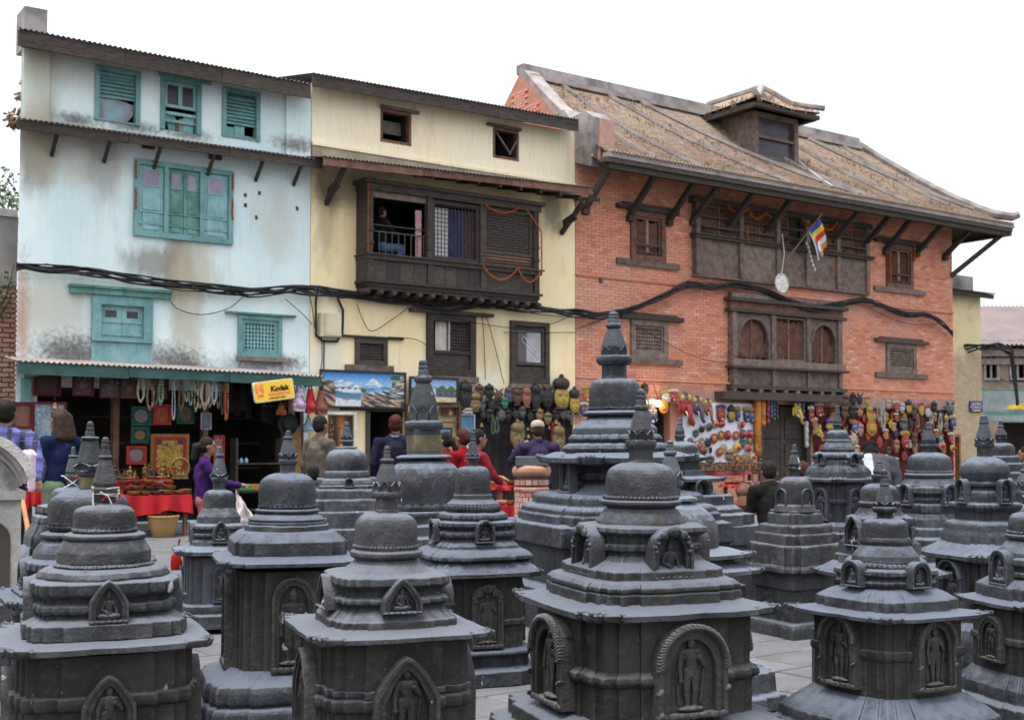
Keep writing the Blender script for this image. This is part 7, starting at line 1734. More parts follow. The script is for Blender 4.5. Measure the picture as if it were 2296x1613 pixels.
for row, (n_, zz) in enumerate(((1.62,zt),(1.45,zt),(1.28,zt+0.06),(1.1,zt+0.14))):
    u = ua+0.07; j_ = -1
    while u < ub-0.04:
        j_ += 1
        s = q.uniform(0.065,0.1); ty = q.choice(('brass','brass','bronze','silver','brass'))
        o = put('singing_bowl', BOWLME[ty], None, fpos(u+s*0.5, n_, zz+0.001), (q.uniform(-0.05,0.05), 0, 0), label='%s singing bowl, %s from the left in the %s row of the red stall' % (ty, ORD[j_], ('front','second','third','back')[row]), category='bowl', group='singing bowls on the red stall'); o.scale = (s,s,s*1.1); u += s*2.05
FIGM = {'brass': fig_mesh(SEATED, BRASS), 'bronze': fig_mesh(SEATED, BRONZE), 'sbrass': fig_mesh(STANDING, BRASS)}
t = table('figure_stand', 'raised back stand for brass figures behind the singing bowls', ua+0.05, ub-0.02, 0.5, 0.9, 0.84, REDC, 0.1)
u = ua+0.1; j_ = -1
while u < ub-0.05:
    j_ += 1; ty = q.choice(('brass','bronze','brass','sbrass')); s = q.uniform(0.14,0.26); o = put('brass_figure', FIGM[ty], None, fpos(u, 0.7+q.uniform(-0.1,0.1), 0.842), FROT+q.uniform(-0.4,0.4), label='small cast figure, %s from the left above the singing bowls' % ORD[j_], category='figurine', group='brass figures above the singing bowls'); o.scale = (s,s,s); u += q.uniform(0.09,0.13)
t = thing('brass_shrine', 'round pierced brass shrine in front of the gilt painting', 'shrine', fpos(F(398,1040,0.75)[0], 0.85, 0.842), FROT); m = MB(); m.tube([(0.15*math.cos(R(a)),0,0.17+0.16*math.sin(R(a))) for a in range(-60,241,20)], 0.022, 6); m.box(-0.13,0.13,-0.04,0.04,0,0.04); m.build('arch', BRASS, t); put('seated_image', FIGM['brass'], t, (0,0,0.04)).scale = (0.18,0.18,0.22)
t = thing('wicker_basket', 'round wicker basket on the paving under the red cloth', 'basket', fpos(F(373,1190,1.9)[0], 1.75), FROT)
WICK = NT('wicker'); w_ = WICK.n('ShaderNodeTexWave'); w_.inputs['Scale'].default_value = 14; w_.inputs['Distortion'].default_value = 3; WICK.t.links.new(WICK.obj, w_.inputs[0]); w_.bands_direction = 'Z'
WICK = WICK.done(WICK.mix(w_.outputs['Fac'], (0.42,0.24,0.08), (0.20,0.10,0.03)), 0.7, WICK.bump(w_.outputs['Fac'], 0.6, 0.01))
m = MB(); m.lathe([(0.15,0.0),(0.16,0.01),(0.19,0.14),(0.23,0.29),(0.235,0.31),(0.22,0.315),(0.2,0.29),(0.14,0.04),(0,0.03)], 28, rf=lambda r, z, a: r*(1+0.02*math.cos(a*14)), cap1=False); m.build('basket_body', WICK, t)
m = MB(); m.tube([(0.23*math.cos(x*math.pi/14),0.23*math.sin(x*math.pi/14),0.31) for x in range(29)], 0.014, 6); m.build('basket_rim', WICK, t)
ua2, ub2 = F(40,1100,1.2)[0], F(104,1100,1.2)[0]
table('trinket_stall', 'narrow stall with red cloth behind the plaid-shirted man', ua2, ub2, 0.5, 1.2, 0.72, REDC, 0.25)
for i in range(14):
    ty = q.choice(('brass','bronze','silver')); s = q.uniform(0.04,0.06); o = put('trinket_bowl', BOWLME[ty], None, fpos(ua2+0.06+(i%5)*0.1, 0.7+(i//5)*0.16, 0.722), 0, label='small %s bowl, %s from the left in the %s row of the narrow red stall' % (ty, ORD[i%5], ORD[i//5]), category='bowl', group='bowls on the narrow red stall'); o.scale = (s,s,s*1.2)
for i, (x, h, c) in enumerate(((58,0.2,(0.35,0.12,0.1)),(70,0.28,(0.15,0.12,0.12)),(84,0.24,(0.42,0.2,0.15)))):
    u, z = F(x, 1060, 1.0); o = put('carved_figure_stand', FIGM['bronze'], None, fpos(u, 0.9, 0.722), FROT, label=('short','tallest','middle-sized')[i]+' dark carved figure on the narrow red stall', category='figurine'); o.scale = (h,h,h)
# drinks shelf in the right of the blue shop
sh = thing('drinks_shelf', 'dark shop shelf with bottles, packets and cans', 'shelf', fpos(F(575,1100,0.35)[0], 0.35), FROT)
w = (F(612,1000,0.35)[0]-F(505,1000,0.35)[0])/2
for z in (0.3, 0.62, 1.08): m = MB(); m.box(-w, w, -0.15, 0.12, z-0.025, z); m.build('shelf_board', OLDWOOD, sh)
for x in (-w, w-0.04): m = MB(); m.box(x, x+0.04, -0.14, 0.12, 0, 1.5); m.build('upright', OLDWOOD, sh)
BOT = lathe_mesh('bottle', [(0.9,0),(1,0.1),(1,1.6),(0.85,1.9),(0.4,2.3),(0.35,2.6),(0.38,2.62),(0.38,2.75),(0,2.76)], simple('plastic bottle blue', (0.32,0.45,0.55), (0.25,0.36,0.46), 5, 0.15, 0), 14)
CAN = {c: lathe_mesh('can', [(0.9,0),(1,0.06),(1,2.2),(0.85,2.35),(0,2.35)], simple('can '+c, v, None, 5, 0.35, 0), 14) for c, v in (('red',(0.45,0.03,0.03)),('green',(0.06,0.30,0.10)),('amber',(0.40,0.20,0.04)),('white',(0.5,0.5,0.5)))}
cx = F(575,1100,0.35)[0]
for i, x in enumerate((-w+0.05,-w+0.13,-w+0.22)): o = put('water_bottle', BOT, None, fpos(cx+x, 0.4, 1.082), 0, label='clear blue water bottle, %s from the left on the drinks shelf' % ORD[i], category='bottle', group='water bottles on the drinks shelf'); o.scale = (0.032,)*3
for i in range(16):
    ty = 'green' if i < 6 else ('amber' if i < 12 else 'white'); o = put('drink_packet', CAN[ty], None, fpos(cx-w+0.06+i*(2*w-0.12)/16, 0.42, 0.622), 0, label='%s packet, %s from the left on the middle drinks shelf' % (ty, ORD[i]), category='packet', group='%s packets on the drinks shelf' % ty); o.scale = (0.028,0.028,0.045)
for i in range(14): o = put('red_can', CAN['red'], None, fpos(cx+w*0.1+(i%7)*0.065, 0.42, 0.302+(i//7)*0.13), 0, label='red drink can, %s from the left in the %s layer of the drinks shelf' % (ORD[i%7], ('lower','upper')[i//7]), category='can', group='red cans on the drinks shelf'); o.scale = (0.03,0.03,0.053)
picture('newspaper_rack', 'red and white magazine rack beside the drinks shelf', (478,975,502,1048), 0.5, 'red', 0.02, thangka(9, [(0.6,0.6,0.6),(0.5,0.06,0.06),(0.12,0.2,0.45),(0.6,0.45,0.08)], (0.45,0.08,0.08), -0.2), 12, 20, cat='rack')
picture('paper_notice', 'grey paper notice hanging beside the necklaces', (450,925,472,962), 0.4, 'white', 0.006, lambda x, z: (0.30,0.33,0.40) if z > 0.3 else (0.22,0.28,0.40), 8, 10, cat='notice')
t = thing('brown_cabinet', 'plain orange-brown cupboard side at the end of the blue shop', 'cupboard', on(652, 1000, 0.1), FROT); z = on(652,1000,0.1).z; m = MB(); m.box(-0.14,0.14,-0.12,0.1,-z,0.32); m.build('carcass', simple('orange brown board', (0.30,0.16,0.06)), t); m = MB(); m.box(-0.15,0.15,-0.13,0.1,0.322,0.35); m.build('top_board', BROWNWOOD, t)
# red-cloth stall with wooden bowls near the middle, by the brick pedestal
c = at(1125, 1120, 15.5)
def free_table(name, label, X, Y, w, d, z, cloth, drop, rot=FROT):
    t = table(name, label, 0, 2*w, 0, 2*d, z, cloth, drop); t.location = (X, Y, 0); t.rotation_euler = (0,0,rot); return t
z1 = at(1125, 1082, 15.5).z; z2 = at(1125, 1118, 15.2).z
free_table('wood_bowl_stall', 'red stall table with wooden and brass bowls behind the brick pedestal', c.x, 15.6, 0.28, 0.3, z1-0.02, REDC, 0.06); free_table('lower_bowl_stall', 'low red front table of the wooden bowl stall', c.x, 14.9, 0.28, 0.25, z2-0.06, REDC, 0.3)
for i in range(20):
    up = i < 12; ty = q.choice(('wood','brass','wood','bronze')); s = q.uniform(0.05,0.075); a = c.x-0.22+(i%5)*0.11; b = (15.4 if up else 14.78)+(i//5%3)*0.15
    o = put('stall_bowl', BOWLME[ty], None, (a, b, (z1 if up else z2-0.04)-0.02), 0, label='%s bowl, %s from the left in the %s row of the %s red table' % (ty, ORD[i%5], ORD[i//5 if up else max(0,i//5-2)], 'upper' if up else 'low front'), category='bowl', group='bowls on the upper red table' if up else 'bowls on the low front red table'); o.scale = (s,s,s)
for i in range(4): m = MB(); m.tube([(0,0,0),(0.12,0.02,0.05)], [0.012,0.02], 7); m.build('mallet', BOWLME['wood'].materials[0], None, loc=(c.x-0.2+i*0.1, 15.35, z1+0.03), rot=(0,0,i*0.8), label='small wooden mallet among the bowls, %s from the left' % ORD[i], category='mallet', group='mallets among the wooden bowls')
# souvenir table before the white mask board
ua3, ub3 = F(1572,1055,1.6)[0], F(1735,1062,1.6)[0]; zz = F(1650,1056,1.7)[1]
t = table('souvenir_table', 'dark red souvenir table loaded with brass figures below the white mask board', ua3, ub3, 0.9, 1.7, zz, simple('dark red table edge', (0.12,0.02,0.02)), 0.08)
t2 = table('lower_souvenir_table', 'lower red shelf of small souvenirs in front of the souvenir table', ua3+0.4, ub3, 1.75, 2.3, F(1650,1086,2.2)[1], simple('red table runner', (0.35,0.03,0.03)), 0.06)
cnt = {}
for i in range(40):
    ty = q.choice(('brass','bronze','bronze','sbrass')); s = q.uniform(0.14,0.3); o = put('souvenir_figure', FIGM[ty], None, fpos(ua3+0.1+(ub3-ua3-0.2)*(i/40), 1.05+0.16*(i%4), zz+0.001), FROT+q.uniform(-0.5,0.5), label='%s figure, %s from the left of its kind on the souvenir table' % ({'brass':'seated brass','bronze':'seated dark bronze','sbrass':'standing brass'}[ty], ORD[min(19,cnt.setdefault(ty,0))]), category='figurine', group={'brass':'seated brass figures on the souvenir table','bronze':'bronze figures on the souvenir table','sbrass':'standing brass figures on the souvenir table'}[ty]); o.scale = (s,s,s); cnt[ty] += 1
cnt = {}
for i in range(30):
    ty = q.choice(('brass','silver','wood','bronze')); s = q.uniform(0.05,0.08); o = put('souvenir_bowl', BOWLME[ty], None, fpos(ua3+0.5+(ub3-ua3-0.6)*(i/30), 1.85+0.15*(i%3), F(1650,1086,2.2)[1]+0.001), 0, label='small %s bowl, %s of its kind from the left on the lower souvenir shelf' % (ty, ORD[cnt.setdefault(ty,0)]), category='bowl', group='%s bowls on the lower red souvenir shelf' % ty); o.scale = (s,s,s); cnt[ty] += 1
c = fpos(F(1676,1140,2.6)[0], 2.6, 0.0); z = F(1676,1147,2.6)[1]
t = thing('model_house', 'small wooden model house under the souvenir table', 'model house', (c.x, c.y, 0), FROT); m = MB(); m.box(-0.18,0.18,-0.15,0.15,0,z+0.15); m.build('walls', BROWNWOOD, t); m = MB(); m.prism([(-0.24,z+0.14),(0.24,z+0.14),(0.0,z+0.32)], -0.2, 0.2); m.build('roof', FRAMES['brown'], t); m = MB(); m.box(-0.05,0.05,-0.155,-0.149,z-0.05,z+0.08); m.build('door', DARK, t)
for i, (x, y, s, c_) in enumerate(((1660,1100,0.17,BROWNWOOD),(1680,1092,0.12,BRONZE))):
    u, z = F(x, y, 2.2); t = thing('round_gourd', ('large brown round carved ball hanging under the table','smaller dark carved ball beside the large one')[i], 'ornament', fpos(u, 2.3, z), FROT); m = MB(); m.ell((0,0,0), s, 16, 10); m.rough(0.02, 8); m.build('carved_ball', c_, t); m = MB(); m.tube([(0,0,s*0.9),(0,0,s+0.25)], 0.01, 5); m.build('string', WIRE, t)
# ------------------------------------------------------------------ masks on the walls
MET = painted('bronze-painted metal', 0.5, 0.2, 0.3); LAC = painted('lacquered mask paint', 0.6, 0.0, 0.2)
PAL = {'black': ((0.03,0.028,0.028),)*1, 'brown': ((0.15,0.075,0.05),), 'red': ((0.42,0.04,0.035),), 'gold': ((0.55,0.36,0.06),), 'bronze': ((0.30,0.20,0.09),), 'grey': ((0.16,0.15,0.15),), 'navy': ((0.05,0.06,0.18),), 'white': ((0.6,0.58,0.55),),
       'orange': ((0.62,0.22,0.03),), 'teal': ((0.04,0.28,0.22),), 'copper': ((0.42,0.22,0.10),), 'terracotta': ((0.42,0.15,0.09),), 'yellow': ((0.65,0.52,0.06),), 'purple': ((0.13,0.09,0.16),), 'green': ((0.03,0.16,0.10),), 'cream': ((0.58,0.48,0.34),), 'pink': ((0.5,0.28,0.3),), 'wood': ((0.36,0.19,0.09),), 'rust': ((0.3,0.1,0.05),), 'blue': ((0.08,0.12,0.35),)}
PAL = {k: (tuple(x*0.62 for x in v[0]),) for k, v in PAL.items()}
def face_relief(m, w, h, base, painted_=True, fierce=False, nx=14, nz=18, z0=0.0, depth=0.3):
    def wid(v): return math.sqrt(max(0.0, 1-abs(v)**2.6))*(1-0.16*max(0, -v))
    def H(u, v):
        d = 0.75*math.sqrt(max(0, 1-(u*0.95)**2))*math.sqrt(max(0.0, 1-abs(v)**3*0.9))
        d += 0.42*math.exp(-(u/0.13)**2)*max(0, 1-abs((v+0.12)/0.28))*(1.35 if fierce else 1)
        for s in (-1,1):
            d += (0.26 if fierce else 0.05)*math.exp(-((u-s*0.4)/0.17)**2-((v-0.17)/0.11)**2)-0.12*math.exp(-((u-s*0.4)/0.25)**2-((v-0.12)/0.18)**2)
            d += 0.14*math.exp(-((u-s*0.38)/0.3)**2-((v-0.38)/0.06)**2)+0.1*math.exp(-((u-s*0.45)/0.25)**2-((v+0.28)/0.18)**2)
        d += 0.16*math.exp(-(u/0.33)**2-((v+0.5)/0.06)**2)-0.18*math.exp(-(u/0.3)**2-((v+0.58)/0.04)**2)*(2 if fierce else 1)+0.12*math.exp(-(u/0.3)**2-((v+0.68)/0.07)**2)
        return d*depth*w
    P = lambda i, j: (-1+2*i/nx, -1+2*j/nz)
    for i in range(nx):
        for j in range(nz):
            vs_ = []
            for a, b in ((i,j),(i+1,j),(i+1,j+1),(i,j+1)):
                u, v = P(a, b); vs_.append((u*wid(v)*w/2, -H(u, v), z0+v*h/2))
            u, v = P(i+0.5, j+0.5); c = base; k = 1+0.25*ns(u, v, w*10, 3)
            e = min(math.hypot((u-s*0.4)/0.2, (v-0.17)/0.1) for s in (-1,1))
            if painted_:
                if e < 0.45: c = (0.02,0.02,0.02)
                elif e < 1.0: c = (0.5,0.48,0.44)
                elif abs(v-0.38) < 0.06 and 0.15 < abs(u) < 0.7: c = (0.03,0.02,0.02) if base[0] > 0.1 else (0.5,0.25,0.03)
                elif abs(v+0.56) < 0.07 and abs(u) < 0.34: c = (0.7,0.68,0.6) if fierce else (0.45,0.05,0.05)
            else:
                if e < 0.9: c = tuple(q*0.5 for q in base)
                if abs(v+0.58) < 0.05 and abs(u) < 0.3: c = tuple(q*0.4 for q in base)
            m.col = tuple(min(1, q*k) for q in c); m.add(vs_, [(0,1,2,3)], True)
    m.col = tuple(q*0.3 for q in base); n_ = 20
    m.add([(math.sin(2*math.pi*q/n_)*0.97*w/2*(1-0.12*max(0,-math.cos(2*math.pi*q/n_))), 0.005, z0+math.cos(2*math.pi*q/n_)*h/2*0.97) for q in range(n_)], [tuple(range(n_))])
def mask(label, vx, vy, wpx, hpx, kind, col, n=0.14, hat=None, group=None, tilt=0.0):
    c = on(vx, vy, n); k = c.y/FPX; w, h = wpx*k*1.32, hpx*k*1.12; base = PAL[col][0]; hc = PAL[hat][0] if hat else None
    t = thing({'sun':'sun_mask','plate':'wall_plate','totem':'totem_mask','bowl':'wall_plate'}.get(kind,'carved_mask'), label, 'plate' if kind in ('plate','bowl') else 'mask', c, FROT, group); t.rotation_euler = (0, tilt, FROT)
    mt = MET if col in ('black','bronze','grey','brown','copper') and kind in ('face','horn') else LAC; m = MB()
    if kind == 'face':
        fh = h*(0.66 if hat else 0.9); z0 = -h/2+fh/2+0.0; face_relief(m, w*0.86, fh, base, col in ('white','green','blue','pink'), False, z0=z0); m.col = None; m.build('face', mt, t)
        m = MB(); m.col = hc or tuple(q*0.8 for q in base)
        m.ell((0,0.0,h/2-h*0.27), (w*0.46, w*0.3, h*0.2), 16, 10); m.ell((0,-w*0.02,h/2-h*0.07), (w*0.14,w*0.12,h*0.09), 10, 7)
        for s in (-1,1): m.ell((s*w*0.45,0,z0), (w*0.06,w*0.08,fh*0.24), 8, 6)
        m.col = tuple(q*0.7 for q in (hc or base)); m.ell((0,0.0,-h/2+h*0.02), (w*0.4,w*0.14,h*0.06), 12, 6); m.rough(w*0.015, 9/w*0.6); m.build('headdress', mt, t)
    elif kind == 'fierce':
        face_relief(m, w*0.95, h*0.78, base, True, True, z0=-h*0.11); m.build('face', LAC, t); m = MB(); 
        for q in range(5):
            a = (q-2)/2; m.col = (0.45,0.43,0.38) if not hat else hc; m.ell((a*w*0.42,-w*0.1*(1-a*a),h*0.36-abs(a)*h*0.05), (w*0.12,w*0.11,h*0.12), 9, 7)
            m.col = (0.28,0.16,0.02); m.ell((a*w*0.42,-w*0.08,h*0.27-abs(a)*h*0.05), (w*0.11,w*0.1,h*0.04), 8, 5)
        m.build('skull_crown', LAC, t); m = MB(); m.col = (0.5,0.48,0.42)
        for s in (-1,1): m.cap((s*w*0.16,-w*0.33,-h*0.33),(s*w*0.2,-w*0.36,-h*0.24), w*0.035, w*0.008, 6)
        m.build('fangs', LAC, t)
    elif kind == 'ganesh':
        face_relief(m, w*0.72, h*0.55, base, True, False, z0=h*0.12); 
        m.col = base; m.tube([(0,-w*0.2,h*0.14),(0,-w*0.42,-h*0.02),(-w*0.02,-w*0.46,-h*0.2),(w*0.06,-w*0.44,-h*0.36),(w*0.2,-w*0.42,-h*0.43),(w*0.3,-w*0.42,-h*0.36)], [w*0.17,w*0.15,w*0.12,w*0.1,w*0.085,w*0.06], 10); m.build('face', LAC, t)
        m = MB()
        for s in (-1,1): m.col = base; m.ell((s*w*0.42,0,h*0.1), (w*0.12,w*0.06,h*0.2), 10, 8)
        m.build('ears', LAC, t); m = MB()
        for s in (-1,1): m.col = (0.72,0.7,0.6); m.cap((s*w*0.2,-w*0.3,-h*0.04),(s*w*0.22,-w*0.45,-h*0.16), w*0.045, w*0.02, 7)
        m.build('tusks', LAC, t); m = MB()
        for q in range(3): m.col = (0.5,0.32,0.04) if q % 2 == 0 else (0.06,0.08,0.2); m.ell(((q-1)*w*0.24,-w*0.05,h*0.38), (w*0.15,w*0.12,h*0.1), 9, 7)
        m.col = hc or (0.03,0.05,0.06); m.ell((0,0,h*0.45), (w*0.2,w*0.14,h*0.1), 10, 7); m.build('crown', LAC, t)
    elif kind == 'horn':
        face_relief(m, w*0.8, h*0.8, base, False, True, z0=-h*0.08); m.build('face', mt, t); m = MB(); m.col = base
        for s in (-1,1): m.tube([(s*w*0.2,-w*0.1,h*0.3),(s*w*0.4,-w*0.1,h*0.4),(s*w*0.42,-w*0.12,h*0.5)], [w*0.09,w*0.06,w*0.02], 7); m.ell((s*w*0.42,0,h*0.05), (w*0.1,w*0.06,h*0.1), 8, 6)
        m.build('horns', mt, t)
    elif kind == 'sun':
        r = w/2; m.col = hc or (0.42,0.03,0.03); N_ = 14
        for q in range(N_): a = 2*math.pi*q/N_; m.ell((r*0.8*math.cos(a),-0.01,r*0.8*math.sin(a)*h/w), (r*0.22,r*0.1,r*0.22), 7, 5)
        m.ell((0,-0.005,0), (r*0.8,r*0.14,r*0.8*h/w), 16, 8); m.build('rays', LAC, t); m = MB(); face_relief(m, w*0.56, h*0.58, base, False, False, 10, 12, depth=0.25); m.v = [(x,y-r*0.1,z) for x, y, z in m.v]; m.build('face', LAC, t)
    elif kind in ('plate','bowl'):
        r = w/2; m.col = base; m.lathe([(r,0.0),(r,0.015),(r*0.82,0.03),(r*0.8,0.025)], 20, cap1=False); m.col = hc or tuple(min(1,q*1.4) for q in base); m.lathe([(r*0.8,0.025),(r*0.55,0.04),(r*0.5,0.05)], 20, cap0=False, cap1=False)
        m.col = (0.5,0.05,0.05) if kind == 'plate' and hat else tuple(q*0.8 for q in base); m.lathe([(r*0.5,0.05),(r*0.42,0.085),(r*0.2,0.11),(0.001,0.12)], 20, cap0=False); m.v = [(x,-z,y*h/w) for x, y, z in m.v]; m.build('disc', LAC if hat else MET, t)
    elif kind == 'totem':
        N_ = max(2, round(h/w/1.5)); m.col = base
        m.tube([(0,0.02,-h/2),(0,0.02,-h/2+w*0.3),(0,0.02,h/2-w*0.3),(0,0.02,h/2)], [w*0.2,w*0.42,w*0.46,w*0.25], 10)
        for q in range(N_): face_relief(m, w*0.95, h/N_*0.92, base if q % 2 == 0 else tuple(v*0.8 for v in base), True, False, 10, 14, z0=-h/2+h*(q+0.5)/N_, depth=0.42)
        m.build('carved_pole', LAC, t)
    return t
Z4 = lambda x, y, w, h: (981+0.2433*x, 812.8+0.2433*y, 0.2433*w, 0.2433*h)
Z5 = lambda x, y, w, h: (1373.3+0.2433*x, 812.8+0.2433*y, 0.2433*w, 0.2433*h)
Z6 = lambda x, y, w, h: (1821.7+0.2433*x, 812.8+0.2433*y, 0.2433*w, 0.2433*h)
YW = 'masks on the yellow wall'
for lb, q, kd, c, ht in (('large black head mask with tall hair, leftmost on the yellow wall',(260,290,112,230),'face','black',None),('ornate golden crowned figure mask below the leftmost black head',(345,355,100,170),'face','bronze','bronze'),('bald brown mask with red eyes on the yellow wall',(385,262,78,130),'face','brown',None),('smooth black mask right of the red-eyed brown one',(475,262,84,130),'face','black',None),
    ('brown monkey mask on the yellow wall',(560,292,80,110),'horn','brown',None),('narrow grey-violet face mask above the teal one',(655,285,70,130),'face','purple',None),('teal green mask tucked below its neighbours',(620,365,60,90),'face','teal',None),('warm brown smiling mask on the yellow wall',(733,310,78,150),'face','brown',None),('reddish brown long mask beside the smiling one',(820,312,82,175),'face','terracotta',None),
    ('tall black crowned head mask on the yellow wall',(905,310,92,240),'face','black',None),('broad black horned demon mask on the yellow wall',(1010,312,112,210),'horn','black',None),('big gold-faced Buddha head with black hair, largest mask',(1140,270,150,290),'face','gold','black'),('small bright gold Buddha head with black hat',(1260,345,100,225),'face','gold','black'),
    ('fierce gold and orange mask at the brick wall edge',(1375,285,74,150),'fierce','orange','gold'),('dark navy mask under the fierce orange one',(1350,425,76,125),'fierce','navy',None),('white leaf-shaped mask below the black heads',(278,448,88,70),'face','white',None),('copper-gold long mask in the lower row',(940,475,66,110),'face','copper',None),('dim brass mask right of the copper one',(1015,508,70,105),'face','bronze',None)):
    mask(lb, *Z4(*q), kd, c, 0.14, ht, YW)
for i, (x, y, w, h) in enumerate(((410,385,62,110),(500,385,80,140),(480,480,74,120),(590,470,80,130),(645,480,66,110),(720,470,74,110),(780,450,64,100),(860,490,70,120),(1090,480,74,110),(1160,455,84,130),(560,400,64,90),(420,480,60,90),(1210,480,60,90))):
    mask('small black carved mask, %s from the left in the shadowed lower rows' % ORD[sorted((410,500,480,590,645,720,780,860,1090,1160,560,420,1210)).index(x)], *Z4(x,y,w,h), ('face','horn')[i%2], 'black' if i % 3 else 'grey', 0.1, None, 'small black masks in the lower row')
t = thing('dark_backcloth', 'black hanging cloth behind the lower masks on the yellow wall', 'backcloth', fpos(F(1178,950,0.06)[0], 0.05), FROT); wq = (F(1288,950,0.06)[0]-F(1068,950,0.06)[0])/2
curtain(t, -wq, wq, 0.1, F(1178,900,0.06)[1], 0.0, simple('black cloth', (0.025,0.02,0.02), (0.012,0.01,0.01), 3, 0.9), 'cloth', 12, 0.025); m = MB(); m.tube([(-wq,0,F(1178,900,0.06)[1]),(wq,0,F(1178,900,0.06)[1])], 0.015, 6); m.build('rail', IRON, t)
# hanging bells and trinkets below them
for i, (x, y, s) in enumerate(((835,690,0.05),(1030,610,0.05),(830,620,0.04),(405,590,0.05),(1090,560,0.06),(775,570,0.05))): bell('brass bell hanging below the masks, %s from the left' % ORD[sorted((835,1030,830,405,1090,775)).index(x)], *Z4(x,y,0,0)[:2], 0.15, s, BRASS, 'brass bells below the masks')
for i, (x, y0, y1, c, lb) in enumerate(((785,560,700,TEA,'turquoise bead necklace beside the capped man'),(1060,560,740,(0.45,0.02,0.02),'red tassel strand right of the capped man'),(510,500,660,GRN,'green bead strands over the dark doorway'),(545,500,650,GRN,'second green bead strand over the dark doorway'),(1245,470,580,TAN,'tan bead strand under the small gold head'))):
    a, b, _, _ = Z4(x, y0, 0, 0); necklace(lb, a, b, Z4(x,y1,0,0)[1], c, 0.2, 0.014, 0.04, 2, 'strands hanging below the yellow wall masks')
mask('large dull bronze Buddha head low behind the capped man', *Z4(735,670,120,260), 'face', 'bronze', 0.3); mask('tall gilded figure plaque right of the capped man', *Z4(1115,700,110,260), 'face', 'bronze', 0.25)
# brick wall, left part
for lb, q, kd, c, ht in (('dark bald head mask left of the white skull mask',(295,245,70,110),'face','black',None),('white-faced skull-crowned mask above the lit lamp',(490,310,84,115),'fierce','white','gold'),('red skull-crowned mask right of the white one',(560,300,84,115),'fierce','red',None),('large blue fierce mask with bulging white eyes',(355,450,112,235),'fierce','navy',None),
    ('big red elephant mask with curled trunk',(670,440,130,280),'ganesh','red',None),('dark purple elephant mask with white tusks',(780,440,110,230),'ganesh','purple',None),('terracotta elephant mask overlapping the white board',(875,450,92,205),'ganesh','terracotta',None)):
    mask(lb, *Z5(*q), kd, c, 0.2, ht, 'masks left of the white board')
# white board
p0, p1 = F(1531,1038,0.1), F(1692,900,0.1); b0 = fpos(p0[0], 0.1)
t = thing('display_board', 'white display board on the brick wall covered in small round masks', 'board', fpos((p0[0]+p1[0])/2, 0.1, (p0[1]+p1[1])/2), FROT)
zt = F(1590,902,0.1)[1]; zb = F(1600,1036,0.1)[1]; W_ = (p1[0]-p0[0])/2; zc = (p0[1]+p1[1])/2
m = MB(); m.box(-W_, W_, -0.02, 0.0, zb-zc, zt-zc); m.build('panel', simple('white painted board', (0.66,0.66,0.74), (0.58,0.58,0.66), 2, 0.6, 0.1), t)
WB = 'small masks on the white board'
for lb, q, kd, c, ht in (('red-faced fierce mask with blue crown, upper left of the white board',(1000,462,86,155),'fierce','red','navy'),('pale gold flat face with black hat on the white board',(1095,462,76,140),'face','gold','black'),('navy mask touching the pale gold face',(1155,468,52,130),'fierce','navy','gold'),('navy mask second from the orange totems',(1235,472,62,140),'fierce','navy','gold'),('navy mask nearest the orange totems',(1285,480,52,140),'fierce','blue','gold'),
    ('red-centred cream disc below the navy masks',(1188,570,56,64),'plate','cream','red'),('multicoloured disc under the red fierce mask',(1005,562,64,60),'plate','navy','orange'),('yellow disc under the elephant trunk',(945,565,56,70),'plate','yellow','cream'),('grey metal disc left of the yellow disc',(890,592,52,68),'bowl','grey',None),('dark metal disc beside the red elephant',(722,535,52,76),'bowl','bronze',None),('small dark house-shaped mask upper left on the board',(825,608,58,66),'horn','black',None),('grey blunt mask at the board edge',(770,647,52,62),'face','grey',None),
    ('red-petalled gold sun face, leftmost of the suns',(935,697,72,86),'sun','gold','red'),('gold sun face with red rays, upper row',(1000,668,68,84),'sun','gold','rust'),('red oval disc in the upper row',(1062,666,58,84),'plate','red','rust'),('red and gold sun right of the red oval',(1135,670,64,80),'sun','gold','red'),('red-centred blue disc, upper row',(1200,656,62,76),'plate','purple','red'),('blue-rimmed red disc at the row end',(1262,656,60,76),'plate','blue','red'),('red-rimmed gold sun under the blue-rimmed disc',(1265,717,66,82),'sun','gold','rust'),
    ('green face mask on the white board',(1198,737,54,84),'face','green',None),('dark crowned mask in the middle left',(880,732,66,86),'horn','black',None),('pale oval mask in the middle left',(825,722,42,76),'face','cream',None),('grey oval plaque at the far left of the board',(715,727,54,70),'bowl','grey',None),('brown oval beaded mask low at the left',(775,764,52,86),'plate','rust','cream'),('dark brown round plate low on the board',(836,812,64,78),'bowl','rust',None),('small dark teardrop mask',(905,802,28,52),'face','black',None),
    ('gold sun face in the lower middle',(1025,787,66,80),'sun','gold','cream'),('gold-orange sun face left of the lower middle sun',(985,822,66,76),'sun','orange','red'),('yellow disc with ring in the lower row',(1150,782,78,84),'plate','yellow','yellow'),('red-centred pale disc, lower right',(1250,790,60,66),'plate','cream','red'),('red-rayed sun at the right board edge',(1320,792,46,66),'sun','gold','red'),('carved light wood face at the board bottom',(1085,847,84,94),'face','wood','wood'),
    ('red-rayed gold sun right of the wood face',(1150,884,62,72),'sun','gold','red'),('orange sun disc at the board bottom',(1217,880,78,82),'sun','copper','copper'),('white-centred yellow disc at the bottom corner',(1290,868,70,76),'plate','yellow','white'),('grey metal face at the board bottom left',(910,892,64,66),'face','grey',None)):
    mask(lb, *Z5(*q), kd, c, 0.16, ht, WB)
TOT = 'tall pole masks by the dark door'
